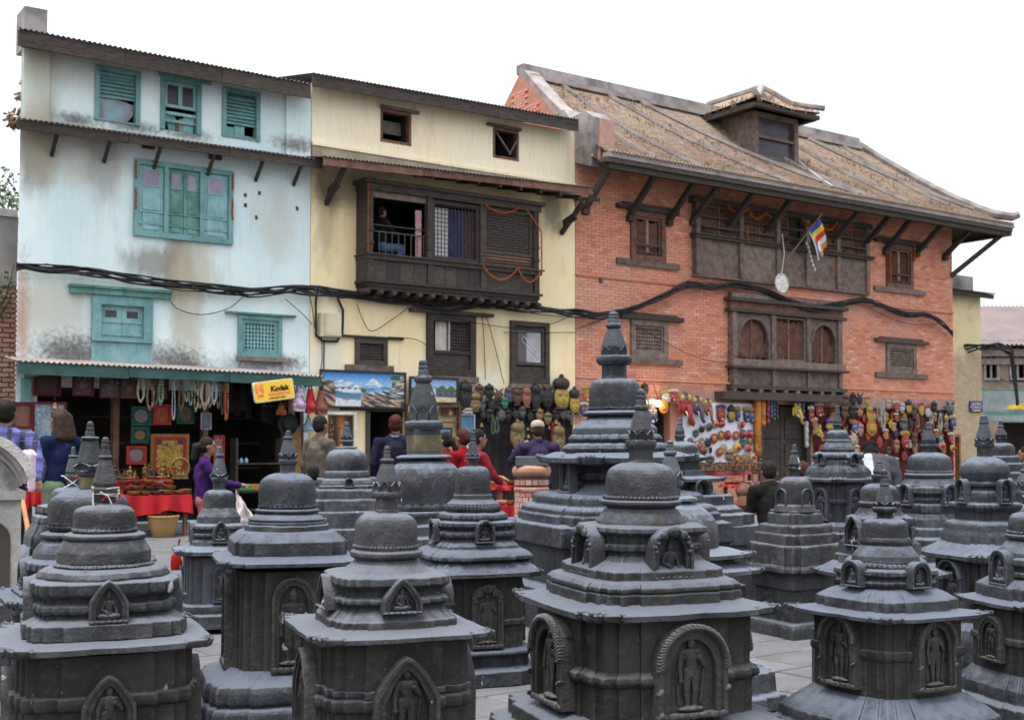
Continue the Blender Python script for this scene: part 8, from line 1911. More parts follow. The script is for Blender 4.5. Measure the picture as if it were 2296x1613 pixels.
for lb, q, c in (('tall orange many-faced totem mask',(1340,590,62,480),'orange'),('shorter orange totem mask behind the tall one',(1390,470,46,220),'orange'),('slim red pole mask beside the totems',(1435,455,28,205),'red'),('slim blue pole mask',(1466,430,24,150),'blue'),('slim dark green pole mask',(1492,440,20,170),'green'),('slim orange and navy pole mask',(1517,430,20,150),'navy')): mask(lb, *Z5(*q), 'totem', c, 0.22, None, TOT)
for lb, q, kd, c, ht in (('yellow long-nosed mask with a blue crown, alone over the door',(1700,470,86,195),'ganesh','yellow','blue'),('slim dark pole mask right of the long-nosed one',(1760,450,28,160),'totem','navy',None),('long white bead curtain piece beside the door',(1792,660,34,220),'totem','white',None),('red fierce mask right of the dark door',(1830,470,60,150),'fierce','red',None)): mask(lb, *Z5(*q), kd, c, 0.2, ht, 'masks over the dark door')
# brick wall, right part
RW = 'masks on the right brick wall'
for lb, q, kd, c, ht in (('red mask with white skull crown, left end of the right wall',(60,430,84,135),'fierce','red',None),('carved brown mask over the rail',(300,345,80,120),'face','brown',None),('black head mask above the rail',(375,332,66,110),'face','black',None),('black horned mask above the rail',(433,332,70,105),'horn','black',None),('lower black head mask',(370,445,70,110),'face','black',None),('flat brown plaque mask',(295,455,76,120),'face','brown',None),('copper lion mask over the rail',(435,455,72,90),'horn','copper',None),
    ('gold bird-faced mask over the sun mask',(525,470,66,150),'face','gold',None),('small gold and red mask on the top row',(505,352,54,70),'fierce','gold','red'),('orange sun mask with a gold face, largest on the right wall',(543,602,118,135),'sun','gold','orange'),('little gold head above the sun mask',(545,522,46,50),'face','gold',None),('red and white fierce mask, top row',(772,402,66,105),'fierce','red','white'),('white face mask, top row',(826,412,56,90),'face','white',None),('gold Buddha face with black cap, top row',(886,402,66,120),'face','gold','black'),
    ('gold fierce mask right of the gold Buddha face',(1000,425,66,115),'fierce','gold','red'),('white and red clown-like mask',(1060,445,58,100),'fierce','white','red'),('plain black oval head mask',(1120,402,66,90),'face','black',None),('wide grey stone-like mask at the right end',(1260,415,112,115),'horn','grey',None),('shiny grey metal plaque mask',(840,565,82,130),'face','grey',None),('large dark red fierce mask low on the right wall',(850,705,92,160),'fierce','red','gold'),('striped navy and white mask at the wall end',(1292,545,72,130),'fierce','navy','white'),
    ('blue and gold mask beside the striped one',(1232,548,46,140),'face','blue','gold'),('brown bearded mask, top row',(935,445,60,120),'face','brown',None),('cream owl mask near the stooping man',(375,690,86,130),'horn','cream',None),('cream shell-shaped mask below the owl',(400,795,76,86),'face','cream',None),('blue crowned mask leaning left',(385,585,60,110),'fierce','blue','orange'),('pinkish stone face mask beside the sun mask',(442,612,60,110),'face','pink',None),('yellow-gold elephant mask by the spire',(45,650,84,150),'ganesh','gold',None),('gold face mask with blue crown by the spire',(155,565,82,110),'face','gold','blue'),
    ('orange-red lower mask at the left of the right wall',(20,560,56,110),'fierce','terracotta',None),('gold small mask near the top',(700,380,50,80),'face','cream',None),('small red mask among the bead strands',(772,500,50,80),'fierce','red',None),('gold coiled serpent mask',(718,560,50,90),'horn','gold',None),('dark red mask at the far lower right',(1275,690,60,100),'fierce','red',None),('green-chested small red mask',(1178,690,56,90),'fierce','teal','red'),('red mask at the lower right middle',(1140,650,50,80),'fierce','rust',None),('brown mask low by the bending man',(940,700,56,110),'face','brown',None),('copper mask low beside the dark red one',(775,760,60,110),'face','copper',None),('yellow ball mask at the lower right',(1288,785,52,60),'plate','yellow','gold'),('pink ball mask left of the yellow ball',(1190,760,76,76),'plate','pink','pink')):
    mask(lb, *Z6(*q), kd, c, 0.18, ht, RW)
for lb, x, a, b, c in (('cream bead strands, left on the right brick wall',610,350,540,CRM),('grey-white bead strands beside the cream ones',648,360,620,WHT),('tan bead strand near the right wall middle',965,470,600,TAN),('thin bead strand right of the tan one',1005,500,640,BRN),('cream bead strands near the right wall end',1175,470,620,CRM),('brown bead strand by the grey metal plaque',900,520,640,BRN),('white bead strand over the black oval head',1090,450,560,WHT)):
    q = Z6(x, a, 0, 0); necklace(lb, q[0], q[1], Z6(x,b,0,0)[1], c, 0.2, 0.018, 0.06, 2, 'bead strands on the right brick wall')
# dark cloth-backed goods rack along the right wall
a = F(1824,950,0.05)[0]; b = F(2136,950,0.05)[0]
t = thing('goods_rack', 'dark red hanging cloth behind the masks on the right brick wall', 'backcloth', fpos((a+b)/2, 0.06), FROT); curtain(t, -(b-a)/2, (b-a)/2, 0.05, 2.3, 0.0, simple('dark maroon cloth', (0.10,0.02,0.02), (0.05,0.015,0.015), 3, 0.9), 'cloth', 14, 0.03); m = MB(); m.tube([(-(b-a)/2,0,2.32),((b-a)/2,0,2.32)], 0.02, 6); m.build('rail', IRON, t)
q = random.Random(12); cnt = {}; spots = []
for i in range(400):
    u = a+0.15+(b-a-0.3)*q.random(); z = q.uniform(0.75,2.15)
    if all(abs(u-p)/1.25+abs(z-r) > 0.26 for p, r in spots): spots.append((u, z))
spots.sort()
for u, z in spots[:74]:
    c_ = q.choice(('red','copper','gold','rust','brown','terracotta','orange','black','navy','cream')); k_ = cnt[c_] = cnt.get(c_, -1)+1
    cc = fpos(u, 0.11, z); pz = (z-EYE)/cc.y; vx = 1148+cc.x/cc.y*FPX; vy = 1000-pz*FPX
    mask('small %s mask on the dark red backcloth, %s of that colour from the left' % (c_, ORD[k_]), vx, vy, q.uniform(11,16), q.uniform(18,26), q.choice(('face','fierce','horn','sun')), c_, 0.11, None, 'small masks on the dark red backcloth')
# lit lamp above the stall
lc = on(1476, 904, 0.35); t = thing('hanging_lamp', 'lit round bulb lamp hanging between the masks', 'lamp', lc, FROT)
BULB = NT('lit bulb'); BULB.b.inputs['Emission Color'].default_value = (1,0.78,0.42,1); BULB.b.inputs['Emission Strength'].default_value = 14.0; BULB = BULB.done((0.9,0.8,0.6), 0.4)
m = MB(); m.ell((0,0,0), 0.065, 14, 10); m.build('bulb', BULB, t); m = MB(); m.tube([(0,0,0.06),(0,0.02,0.12),(0,0.2,0.5)], [0.03,0.008,0.006], 6); m.build('cord', WIRE, t)
mask('orange flame-crowned mask lit by the lamp', *Z5(468,405,92,120), 'sun', 'orange', 0.3, 'orange')
ld = bpy.data.lights.new('lamp_light', 'POINT'); ld.energy = 3.0; ld.color = (1,0.72,0.4); ld.shadow_soft_size = 0.07; lo = bpy.data.objects.new('lamp_light', ld); COL.objects.link(lo); lo.parent = t; lo.location = (0,-0.14,0)
# ------------------------------------------------------------------ people
SKIN = simple('warm brown skin', (0.22,0.115,0.07), (0.18,0.09,0.058), 8, 0.55, 0.05); HAIRB = simple('black hair', (0.012,0.010,0.010), (0.02,0.016,0.015), 30, 0.6, 0.3, 60, spec=0.06); HAIRBR = simple('dark brown hair', (0.03,0.018,0.014), (0.05,0.03,0.022), 30, 0.6, 0.3, 60, spec=0.06); HAIRRED = simple('reddish dark hair', (0.06,0.015,0.012), (0.035,0.012,0.01), 30, 0.6, 0.3, 60, spec=0.06)
EYEM = simple('dark eye', (0.01,0.008,0.008), None, 5, 0.2, 0); SHOE = simple('dark leather', (0.03,0.025,0.02), None, 8, 0.5, 0.1)
def cloth(name, c, c2=None, sc=5): c = tuple(x*0.58 for x in c); return simple(name, c, tuple(x*0.58 for x in c2) if c2 else tuple(x*0.7 for x in c), sc, 0.95, 0.35, 22, spec=0.06)
def finish(me, name, mat, par): me.materials.clear(); me.materials.append(mat); me.name = name; return put(name, me, par)
def crease(me, fn):
    n = len(me.vertices); co = np.empty(n*3, np.float32); no = np.empty(n*3, np.float32); me.vertices.foreach_get('co', co); me.vertices.foreach_get('normal', no)
    co = co.reshape(-1,3); co += no.reshape(-1,3)*np.array([fn(p) for p in co.tolist()], np.float32)[:,None]; me.vertices.foreach_set('co', co.ravel()); me.update()
def person(label, vx, Y, h, face, top, bottom, hair=HAIRB, style='short', armL=None, armR=None, lean=0.0, sit=False, hat=None, jacket=False, skirt=False, X=None, shoulders=1.0, collar=None, group=None, zbase=0.0, head_turn=0.0, kneel=False):
    """armL/armR: (elbow, wrist) in body units (x right, y forward, z up; 1 = height). face: heading, 0 = away from the camera."""
    X = (vx-1148)/FPX*Y if X is None else X
    t = thing('person', label, 'person', (X, Y, zbase), face, group)
    hz = 0.5 if not sit else 0.25
    cl, sl = math.cos(lean), math.sin(lean)
    def T(p):
        x, y, z = p
        if sit: z -= 0.25
        z0 = z-hz
        if z0 > 0 and lean: y, z0 = y*cl+z0*sl, -y*sl+z0*cl
        return Vector((x*h, y*h, (hz+z0)*h))
    sw = 0.108*shoulders
    armL = armL or ((-sw-0.035,-0.01,0.645),(-sw-0.02,0.045,0.50)); armR = armR or ((sw+0.035,-0.01,0.645),(sw+0.02,0.045,0.50))
    arms = ((-sw, armL), (sw, armR))
    if sit: legs = [((s*0.055,0,0.5),(s*0.09,0.23,0.52),(s*0.08,0.2,0.29)) for s in (-1,1)]
    else: legs = [((s*0.05,0,0.5),(s*0.055,0.012,0.275),(s*0.055,-0.005,0.045)) for s in (-1,1)]
    c = lambda m, p, q, a, b: m.cap(T(p), T(q), a*h, b*h, 10)
    # body
    m = MB()
    hd = T((0, 0.018, 0.93)); HM = Matrix.Rotation(-lean*0.35, 3, 'X')
    HM = Matrix.Rotation(head_turn, 3, 'Z') @ HM
    def E(off, r): m.ell(hd+(HM @ Vector(off))*h, tuple(q*h for q in r), 14, 10, HM)
    E((0,0,0.005), (0.045,0.056,0.062)); E((0,0.018,-0.03), (0.036,0.04,0.042)); E((0,0.06,-0.008), (0.009,0.013,0.016)); E((0,0.05,-0.036), (0.017,0.009,0.006)); E((0,0.045,0.02),(0.034,0.012,0.008))
    for s in (-1,1): E((s*0.046,-0.003,-0.003), (0.008,0.014,0.018))
    c(m, (0,0.0,0.815), (0,0.012,0.885), 0.034, 0.031)
    c(m, (0,0,0.52), (0,0,0.74), 0.06, 0.058); c(m, (-sw*0.85,0,0.79), (sw*0.85,0,0.79), 0.026, 0.026); c(m, (0,0,0.72), (0,0,0.8), 0.05, 0.032)
    for a, b, d in legs: c(m, a, b, 0.05, 0.037); c(m, b, d, 0.036, 0.023); dd = Vector(d); c(m, (d[0],d[1],d[2]-0.015), (d[0]*1.15,d[1]+0.075,d[2]-0.025), 0.022, 0.016)
    for x, (e, w) in arms:
        c(m, (x,0,0.8), e, 0.03, 0.024); c(m, e, w, 0.024, 0.016)
        d = (Vector(w)-Vector(e)).normalized(); side = Vector((1 if x < 0 else -1, 0, 0)); n_ = d.cross(side)
        if n_.length < 0.1: n_ = Vector((0,1,0))
        n_.normalize(); side = n_.cross(d); pw = Vector(w)+d*0.028
        c(m, w, pw, 0.015, 0.02)
        for k, (off, ln) in enumerate(((-0.018,0.036),(-0.006,0.045),(0.006,0.042),(0.018,0.033))): st = pw+side*off+d*0.008; md = st+d*ln*0.6; c(m, st, md, 0.0075, 0.007); c(m, md, md+d*ln*0.45+n_*0.012, 0.007, 0.006)
        c(m, Vector(w)+d*0.012, Vector(w)+d*0.036+side*0.03+n_*0.01, 0.009, 0.007)
    finish(fuse(m, 0.009*h, 2), 'body', SKIN, t)
    for s in (-1,1):
        m = MB(); m.ell(hd+(HM @ Vector((s*0.019,0.054,0.006)))*h, 0.0055*h, 8, 6); m.build('eye', EYEM, t)
    # trousers or skirt
    m = MB()
    if skirt:
        for i in range(5): a = i/4; m.ell(T((0,0,0.54-a*0.40)), tuple(q*h for q in (0.085+0.02*a,0.075+0.02*a,0.08)), 14, 8)
    else:
        c(m, (-0.04,-0.005,0.52), (0.04,-0.005,0.52), 0.075, 0.075)
        for a, b, d in legs: c(m, a, b, 0.068, 0.05); c(m, b, (d[0],d[1],d[2]+0.02), 0.05, 0.043)
    finish(fuse(m, 0.011*h, 3), 'trousers' if not skirt else 'skirt', bottom, t)
    for a, b, d in legs:
        m = MB(); c(m, (d[0],d[1]-0.01,d[2]-0.018), (d[0]*1.1,d[1]+0.085,d[2]-0.026), 0.028, 0.02); m.build('shoe', SHOE, t)
    # upper garment
    m = MB(); lo = 0.46 if jacket else 0.50
    c(m, (-0.035,0,lo), (-0.035,0,0.7), 0.072, 0.078); c(m, (0.035,0,lo), (0.035,0,0.7), 0.072, 0.078); c(m, (0,-0.01,lo+0.02), (0,-0.012,0.74), 0.078, 0.082)
    c(m, (-sw*0.86,-0.004,0.795), (sw*0.86,-0.004,0.795), 0.046, 0.046); c(m, (-sw*0.5,-0.01,0.81), (0,0,0.835), 0.04, 0.042); c(m, (sw*0.5,-0.01,0.81), (0,0,0.835), 0.04, 0.042)
    for x, (e, w) in arms: c(m, (x,0,0.795), e, 0.047, 0.039); c(m, e, Vector(e).lerp(Vector(w), 0.94), 0.039, 0.029)
    me = fuse(m, 0.012*h, 2)
    crease(me, lambda p: noise.noise(Vector((p[0]*9, p[1]*9, p[2]*5)))*0.018+noise.noise(Vector((p[0]*20, p[1]*20, p[2]*11)))*0.011)
    finish(me, 'jacket' if jacket else 'sweater', top, t)
    if collar: m = MB(); m.tube([T((0.038*math.cos(a),0.008+0.038*math.sin(a),0.85+0.008*math.sin(a))) for a in [i*math.pi/8 for i in range(17)]], 0.012*h, 6); m.build('collar', collar, t)
    # hair and hats
    m = MB()
    def Hh(off, r): m.ell(hd+(HM @ Vector(off))*h, tuple(q*h for q in r), 14, 10, HM)
    if style == 'bald': Hh((0,-0.012,-0.006), (0.0475,0.05,0.04))
    else: Hh((0,-0.012,0.022), (0.0515,0.06,0.055)); Hh((0,-0.022,-0.004), (0.05,0.046,0.05))
    if style == 'long':
        for s in (-1,0,1): c(m, (s*0.03,-0.02,0.94), (s*0.04,-0.045,0.83), 0.04, 0.036)
    if style == 'ponytail': Hh((0,-0.075,0.0), (0.035,0.035,0.03)); c(m, (0,-0.07,0.925), (0,-0.085,0.845), 0.036, 0.028)
    if style == 'bun': Hh((0,-0.068,0.0), (0.03,0.026,0.03))
    me = fuse(m, 0.009*h, 1)
    crease(me, lambda p: noise.noise(Vector((p[0]*50, p[1]*50, p[2]*18)))*0.005)
    finish(me, 'hair', hair, t)
    if hat:
        m = MB(); m.ell(hd+(HM @ Vector((0,-0.006,0.035)))*h, tuple(q*h for q in (0.056,0.066,0.046)), 16, 10, HM); m.ell(hd+(HM @ Vector((0,0.062,0.022)))*h, tuple(q*h for q in (0.044,0.045,0.008)), 14, 6, HM); finish(fuse(m, 0.009*h, 2), 'cap', hat, t)
    return t
PLAID = NT('blue plaid cotton'); sx = PLAID.xyz()
fx = PLAID.ma('PINGPONG', PLAID.ma('MULTIPLY', sx[0], 17.0), 1.0); fz = PLAID.ma('PINGPONG', PLAID.ma('MULTIPLY', sx[2], 17.0), 1.0)
c_ = PLAID.mix(PLAID.rng(fx, 0.55, 0.65), (0.075,0.085,0.26), (0.014,0.014,0.04)); c_ = PLAID.mix(PLAID.ma('MULTIPLY', PLAID.rng(fz, 0.6, 0.7), 0.7), c_, (0.02,0.02,0.05)); c_ = PLAID.mix(PLAID.ma('MULTIPLY', PLAID.rng(fz, 0.1, 0.03), 0.5), c_, (0.16,0.16,0.3)); PLAID = PLAID.done(c_, 0.9)
PINKCL = cloth('pale pink cloth', (1.0,0.72,0.84), (0.85,0.6,0.72)); PI = math.pi
def htop(y, Y): return at(1148, y, Y).z
person('man in a blue plaid shirt with arms folded behind him, at the left edge', 12, 11.5, htop(897,11.5), R(8), PLAID, cloth('dark trousers', (0.04,0.02,0.03)), armL=((-0.17,-0.03,0.66),(-0.06,-0.1,0.60)), armR=((0.19,-0.05,0.66),(0.20,-0.1,0.585)), shoulders=1.15)
t = thing('pink_cloth', 'pale pink folded cloth bundle beside the plaid-shirted man', 'cloth', at(66, 1035, 11.2)); m = MB(); m.cap((0.0,0,0.05),(0.03,0,-0.25),0.07,0.035); m.cap((-0.07,0.02,0.04),(-0.02,0.02,-0.12),0.045,0.03); m.cap((-0.05,0,0.07),(0.04,0,0.06),0.035,0.03); me = fuse(m, 0.012, 2)
crease(me, lambda p: noise.noise(Vector((p[0]*30, p[1]*30, p[2]*4)))*0.02)
finish(me, 'folded_cloth', PINKCL, t)
person('long-haired person in a navy sweater and green trousers facing the thangkas', 136, 13.0, htop(916,13.0), R(62), cloth('navy knit', (0.02,0.027,0.085)), cloth('sage green cotton', (0.17,0.26,0.17)), HAIRBR, 'long', armL=((-0.13,0.05,0.66),(-0.05,0.14,0.62)), armR=((0.14,0.05,0.65),(0.06,0.15,0.62)), collar=cloth('dark green scarf', (0.02,0.09,0.03)))
person('woman in a purple sweater with a ponytail walking past the bowl stall', 462, 13.4, htop(980,13.4), R(-75), cloth('purple knit', (0.062,0.02,0.12)), cloth('red flowered cotton', (0.40,0.06,0.07), (0.48,0.25,0.24), 45), HAIRB, 'ponytail', armR=((0.13,0.10,0.66),(0.10,0.25,0.64)), armL=((-0.13,0.10,0.66),(-0.10,0.25,0.63)))
t = thing('white_sheet', 'pinkish white plastic sheet held out by the woman in purple', 'cloth', at(545, 1120, 13.2)); m = MB(); n_ = 16; vs_ = []
for i in range(n_+1):
    for j in range(n_+1):
        u, v = i/n_, j/n_; x = -0.08+u*0.32*(0.25+v*0.9)+0.02*ns(u,v,1,5); z = 0.12-v*0.52-u*0.14*(1-v); vs_.append((x, 0.05*math.sin(u*11+v*3)*(0.2+v)+0.03*ns(u,v,2,6), z))
m.add(vs_, [(i*(n_+1)+j, (i+1)*(n_+1)+j, (i+1)*(n_+1)+j+1, i*(n_+1)+j+1) for i in range(n_) for j in range(n_)], True); m.build('sheet', cloth('pinkish white sheet', (1.15,1.0,0.97), (1.0,0.82,0.8), 12), t)
person('man in a beige-brown jacket beside the white-framed picture', 716, 15.4, htop(932,15.4), R(-38), cloth('grey-brown wool', (0.15,0.125,0.10), (0.11,0.09,0.075), 20), cloth('dark trousers', (0.05,0.045,0.045)), HAIRB, 'short', jacket=True, armR=((0.14,0.03,0.65),(0.09,0.12,0.60)))
person('small child with short black hair, only the head showing, behind the stepped stupa', 703, 11.6, htop(1043,11.6), R(20), cloth('dark blue shirt', (0.03,0.03,0.06)), cloth('dark trousers', (0.04,0.03,0.03)))
person('balding man in a navy jumper seen from behind at the shop door', 887, 15.6, htop(930,15.6), R(4), cloth('navy wool', (0.026,0.025,0.055)), cloth('black trousers', (0.02,0.02,0.025)), HAIRRED, 'short', collar=cloth('grey collar', (0.2,0.23,0.3)), shoulders=1.12)
person('woman in dark red half hidden behind the block-necked stupa', 1001, 14.6, htop(968,14.6), R(70), cloth('dark red cotton', (0.22,0.02,0.03)), cloth('red trousers', (0.3,0.02,0.03)), HAIRB, 'ponytail')
person('woman in a bright red shawl with auburn hair, facing left', 1040, 14.2, htop(962,14.2), R(50), cloth('bright red wool', (0.33,0.012,0.02)), cloth('red trousers', (0.35,0.02,0.03)), HAIRRED, 'bun', shoulders=1.05)
t3 = person('woman in a rose-red dress with a bead in her hair, facing right', 1068, 13.8, htop(962,13.8), R(-65), cloth('rose red cotton', (0.32,0.03,0.05)), cloth('red flowered trousers', (0.45,0.03,0.04)), HAIRB, 'bun', armR=((0.12,0.08,0.66),(0.05,0.17,0.62)))
m = MB(); m.ell((-0.055,-0.06,1.37), 0.02, 8, 6); m.build('hair_band', cloth('blue band', (0.05,0.2,0.5)), t3)
person('man in a cream cap and purple jacket holding something to his face', 1206, 15.6, htop(943,15.6), R(12), cloth('purple jacket cloth', (0.055,0.04,0.095)), cloth('dark jeans', (0.03,0.035,0.06)), HAIRBR, 'short', armL=((-0.19,0.06,0.70),(-0.09,0.12,0.80)), armR=((0.18,0.06,0.69),(0.08,0.13,0.79)), hat=cloth('cream canvas', (0.55,0.47,0.35)), jacket=True, shoulders=1.12, collar=cloth('dark collar', (0.04,0.03,0.08)))
person('man in a black jacket and jeans sitting with his back to us', 1735, 12.4, htop(1032,12.4)+0.33, R(14), cloth('black jacket cloth', (0.018,0.019,0.017)), cloth('blue denim', (0.07,0.14,0.30)), HAIRB, 'short', lean=R(10), sit=True, shoulders=1.15, jacket=True, armL=((-0.16,0.04,0.65),(-0.12,0.13,0.56)), armR=((0.15,0.05,0.65),(0.10,0.14,0.57)), zbase=0.06)
t = thing('stool', 'low wooden stool under the man in the black jacket', 'stool', ((1735-1148)/FPX*12.4, 12.4, 0)); m = MB(); m.box(-0.16,0.16,-0.14,0.14,0.24,0.28); m.build('seat', BROWNWOOD, t)
for sx_ in (-1,1):
    for sy in (-1,1): m = MB(); m.box(sx_*0.13-0.02,sx_*0.13+0.02,sy*0.11-0.02,sy*0.11+0.02,0,0.24); m.build('leg', BROWNWOOD, t)
TWO = NT('white and black panelled jacket'); sx = TWO.xyz(); TWO = TWO.done(TWO.mix(TWO.rng(sx[0], -0.03, -0.02), (0.27,0.285,0.32), (0.02,0.018,0.026)), 0.8)
person('stooping man in a white and black jacket before the mask wall', 1966, 13.5, 1.72, R(-10), TWO, cloth('dark trousers', (0.03,0.03,0.04)), HAIRB, 'short', lean=R(52), jacket=True, shoulders=1.1, hat=cloth('black knit cap', (0.015,0.015,0.017)), armL=((-0.15,0.1,0.66),(-0.12,0.16,0.56)), armR=((0.15,0.1,0.66),(0.12,0.16,0.56)))
person('crouching figure in a dark maroon hood behind the eaved stupa', 1812, 12.6, htop(1026,12.6)+0.32, R(30), cloth('dark maroon cloth', (0.07,0.03,0.04)), cloth('dark cloth', (0.03,0.02,0.03)), HAIRRED, 'short', sit=True, lean=R(8), zbase=0.04)
person('bystander at the far right edge beside the distant stupa', 2302, 15.0, htop(1000,15.0), R(60), cloth('grey shirt', (0.2,0.2,0.22)), cloth('dark trousers', (0.04,0.04,0.05)))
bx_ = fpos(UB1+bx0+0.55, 0.02, zs); 
zq = F(880,570,0.2)[1]
c = fpos(F(858,540,0.1)[0], 0.02, 0)
person('person in dark clothes and jeans sitting inside the yellow house balcony', 0, c.y, 1.6, FROT+R(-80), cloth('black shirt', (0.02,0.02,0.025)), cloth('faded blue denim', (0.13,0.2,0.34)), HAIRB, 'short', sit=True, X=c.x, zbase=zq-0.28, armR=((0.14,0.08,0.66),(0.08,0.2,0.68)))

# ------------------------------------------------------------------ small things round the stupas
RED = cloth('red ribbon', (0.45,0.02,0.02)); WTH = simple('white cotton thread', (0.6,0.58,0.56), None, 20, 0.9)
s = STRA; r_ = s.r(26,'s'); z0 = s.z(1101)
t = thing('votive_thread', 'white thread with red and gold ribbons tied round a stupa neck', 'thread', (s.X, s.D, z0), s.o.rotation_euler.z)
q = s.r(29.6,'s')*1.02
m = MB()
for k in range(4):
    pts = []
    for i in range(17): a = 2*math.pi*i/16; rr_ = 1/max(abs(math.cos(a)), abs(math.sin(a))); pts.append((q*rr_*math.cos(a)*0.98, q*rr_*math.sin(a)*0.98, 0.004*math.sin(a*2+k)+(k-1.5)*0.006))
    m.tube(pts, 0.0013, 5)
m.tube([(-q,-q,0.0),(-q*1.02,-q*1.05,-0.03),(-q*0.9,-q*1.06,-0.05)], 0.002, 5); m.tube([(-q*0.5,-q*1.02,0.0),(0.1*q,-q*1.06,-0.012),(0.4*q,-q*1.06,-0.035),(0.1*q,-q*1.05,-0.05)], 0.002, 5); m.build('thread', WTH, t)
for x, z, c_, w_ in ((-q*0.1,-0.018,RED,0.011),(q*0.15,-0.05,FRAMES['gold'],0.016),(-q*0.95,-0.05,RED,0.009),(q*1.02,-0.012,RED,0.008),(-q*0.2,-0.045,RED,0.009)):
    m = MB(); m.ell((x,-q*1.07,z), (w_*0.6,0.006,w_*0.4), 8, 5); m.ell((x+w_*0.5,-q*1.07,z+0.006), (w_*0.4,0.005,w_*0.28), 8, 5); m.ell((x-w_*0.5,-q*1.07,z-0.006), (w_*0.4,0.005,w_*0.28), 8, 5); m.rough(0.004, 60); m.build('ribbon', c_, t)
s = STRN; r_ = s.r(18,'s')*1.2; z0 = s.z(1070)
t = thing('votive_thread', 'white thread crossed over a small stupa neck at far left', 'thread', (s.X, s.D, z0), s.o.rotation_euler.z)
m = MB(); m.tube([(-r_,-r_,0.01),(0,-r_*1.1,-0.03),(r_,-r_,0.012)], 0.003, 5); m.tube([(-r_,-r_,-0.06),(0,-r_*1.1,-0.03),(r_,-r_,-0.065)], 0.003, 5); m.tube([(-r_,-r_,0.01),(-r_,r_,0.01),(r_,r_,0.01),(r_,-r_,0.012)], 0.003, 5); m.build('thread', WTH, t); m = MB(); m.ell((r_*0.4,-r_*1.1,0.0), (0.015,0.006,0.008), 8, 5); m.build('ribbon', RED, t)
# brick pedestal
Yp = 11.6; c = at(1192, 1060, Yp); k = Yp/FPX
t = thing('brick_pedestal', 'round red brick pedestal with a stone cap in front of the capped man', 'pedestal', (c.x, Yp, 0))
zz = lambda y: at(1192, y, Yp).z
m = MB(); m.box(-36*k, 36*k, -30*k, 30*k, zz(1043), zz(1023)); m.rough(0.006, 6); m.build('stone_cap', STONE3, t)
m = MB(); m.lathe([(34*k,zz(1070)),(42*k,zz(1064)),(44*k,zz(1056)),(42*k,zz(1048)),(34*k,zz(1043))], 28); m.rough(0.006, 8); m.build('torus_course', OLDBRICK, t)
m = MB(); m.lathe([(33*k,0.0),(33*k,zz(1070))], 24); m.build('brick_core', JOINT, t)
m = MB(); m.lathe([(36*k,zz(1104)),(40*k,zz(1099)),(40*k,zz(1094)),(36*k,zz(1090))], 28); m.rough(0.005, 8); m.build('torus_course', OLDBRICK, t)
PB = NT('pink old brick'); c_ = PB.mix(PB.rand, (0.34,0.13,0.09), (0.42,0.24,0.20)); c_ = PB.mix(PB.rng(PB.noise(9,5), 0.5, 0.75), c_, (0.45,0.40,0.37)); PB = PB.done(c_, 0.9)
ob = MB(); ob.box(-0.5,0.5,-0.5,0.5,-0.5,0.5); pbm = ob.mesh('brick', PB); row = 0; z = zz(1200)
while z < zz(1074):
    if not (zz(1106) < z+0.02 < zz(1088)):
        for i in range(9):
            a = -PI+(i+0.5*(row % 2))*PI/8
            o = put('brick', pbm, t, (34.5*k*math.cos(a), 34.5*k*math.sin(a), z+0.025), a+PI/2); o.scale = (34.5*k*PI/8*0.94, 0.03, 0.048)
    z += 0.054; row += 1
# pale stone shrine at the left edge
Yp = 6.2; c = at(0, 1100, Yp); k = Yp/FPX
t = thing('stone_shrine', 'pale weathered stone shrine with a curved roof cut by the left picture edge', 'shrine', (c.x, Yp, 0), math.atan2(-c.x, Yp)+R(4)); zz = lambda y: at(0, y, Yp).z
m = MB(); m.box(-120*k, 45*k, 0, 0.5, 0, zz(1120)); m.rough(0.008, 5); 
m.build('body', PALE, t)
roof_o = [(70,1062),(66,1050),(58,1035),(44,1015),(26,997),(8,984),(-15,975),(-60,972)]
def shr(d, y0, y1, nm, xs=1.0):
    pts = [((x+d)*k, zz(y-d*0.9)) for x, y in roof_o]; low = [(-60*k, zz(1105-d)), ((48+d*0.5)*k, zz(1098)), ((60+d)*k, zz(1086-d*0.4))]
    m = MB(); m.prism(low+pts, y0, y1); m.rough(0.006, 6); m.build(nm, PALE, t)
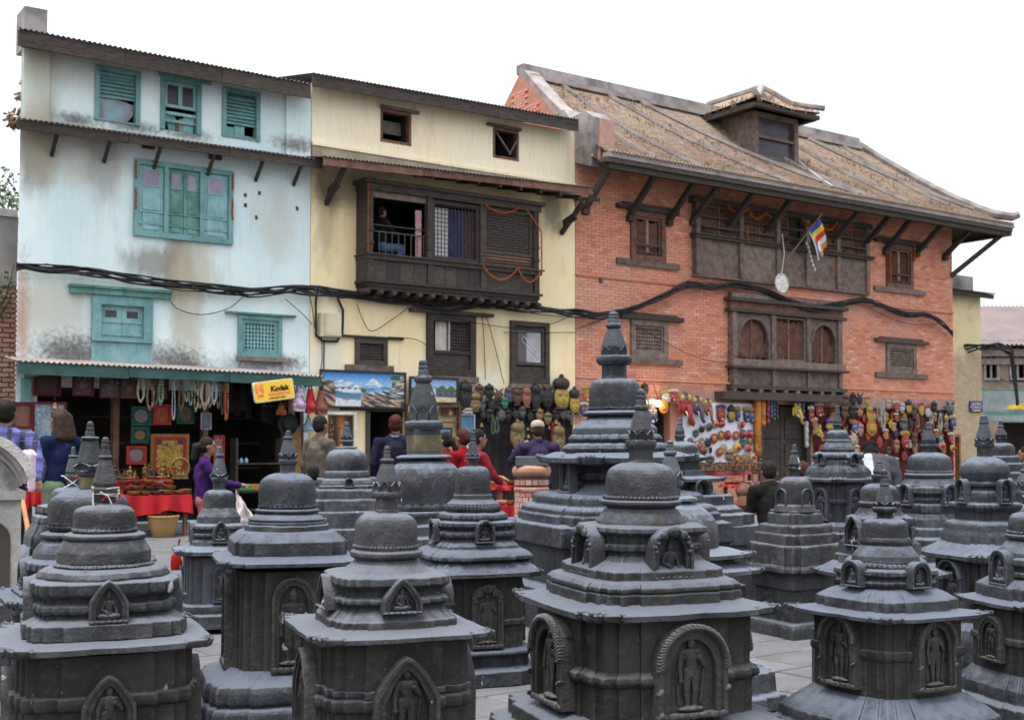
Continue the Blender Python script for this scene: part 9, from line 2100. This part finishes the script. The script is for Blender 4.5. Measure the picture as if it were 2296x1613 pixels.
shr(-30, -0.03, 0.5, 'roof')
def band(d0, d1, y0, y1, nm):
    f = lambda d: [((x+d)*k, zz(y-d*0.9)) for x, y in roof_o]; m = MB(); A, B_ = f(d0), f(d1); n_ = len(A)
    for i in range(n_-1): m.prism([A[i], A[i+1], B_[i+1], B_[i]], y0, y1)
    m.rough(0.004, 9); m.build(nm, PALE, t)
band(0, -16, -0.16, 0.55, 'roof_band'); band(-16.2, -23, -0.11, 0.5, 'roof_moulding'); band(-23.2, -30, -0.07, 0.5, 'inner_moulding')
m = MB(); m.box(-60*k, 52*k, -0.05, 0.53, zz(1120), zz(1100)); m.rough(0.006,6); m.build('cornice', PALE, t)
m = MB(); o = arch(90*k, zz(1165)-zz(1330), 'round'); m.prism([(x-22*k, z+zz(1330)) for x, z in o][::-1], -0.012, -0.002); m.build('dark_niche', DARK, t)
m = MB(); m.box(-120*k, 75*k, -0.3, 0.6, 0, zz(1340)); m.rough(0.01,5); m.build('base_step', STONE2, t)
a, b = at(50, 1118, 8.2), at(66, 1205, 8.0); m = MB(); m.tube([(0,0,0), b-a, (b-a)*2.2], 0.016, 8); m.build('wooden_stick', ORNG, None, loc=a, label='orange-brown wooden stick leaning by the pale stone shrine', category='stick')
b = at(395, 1265, 9.6); t = thing('red_bag', 'red cloth bag hanging beside the cushion-domed stupa', 'bag', b); m = MB(); m.ell((0,0,0), (0.045,0.05,0.1), 14, 10); m.rough(0.01, 12); m.build('bag_body', RED, t); m = MB(); m.tube([(0,0,0.08),(0.02,0.02,0.2)], 0.008, 6); m.build('strap', RED, t)
q = random.Random(9)
for i in range(7):
    x, Y = q.uniform(-2.2,2.6), 6.0+i*0.5; m = MB(); m.ell((0,0,0.008), (0.02,0.014,0.006), 7, 4); m.rough(0.006, 40, i); m.build('fallen_petal', GARLAND, None, loc=(x,Y,0.004), rot=q.uniform(0,6), label='orange marigold petal on the paving, %s nearest the camera' % ORD[i], category='petal', group='fallen marigold petals')

bpy.data.scenes.remove(TMP)
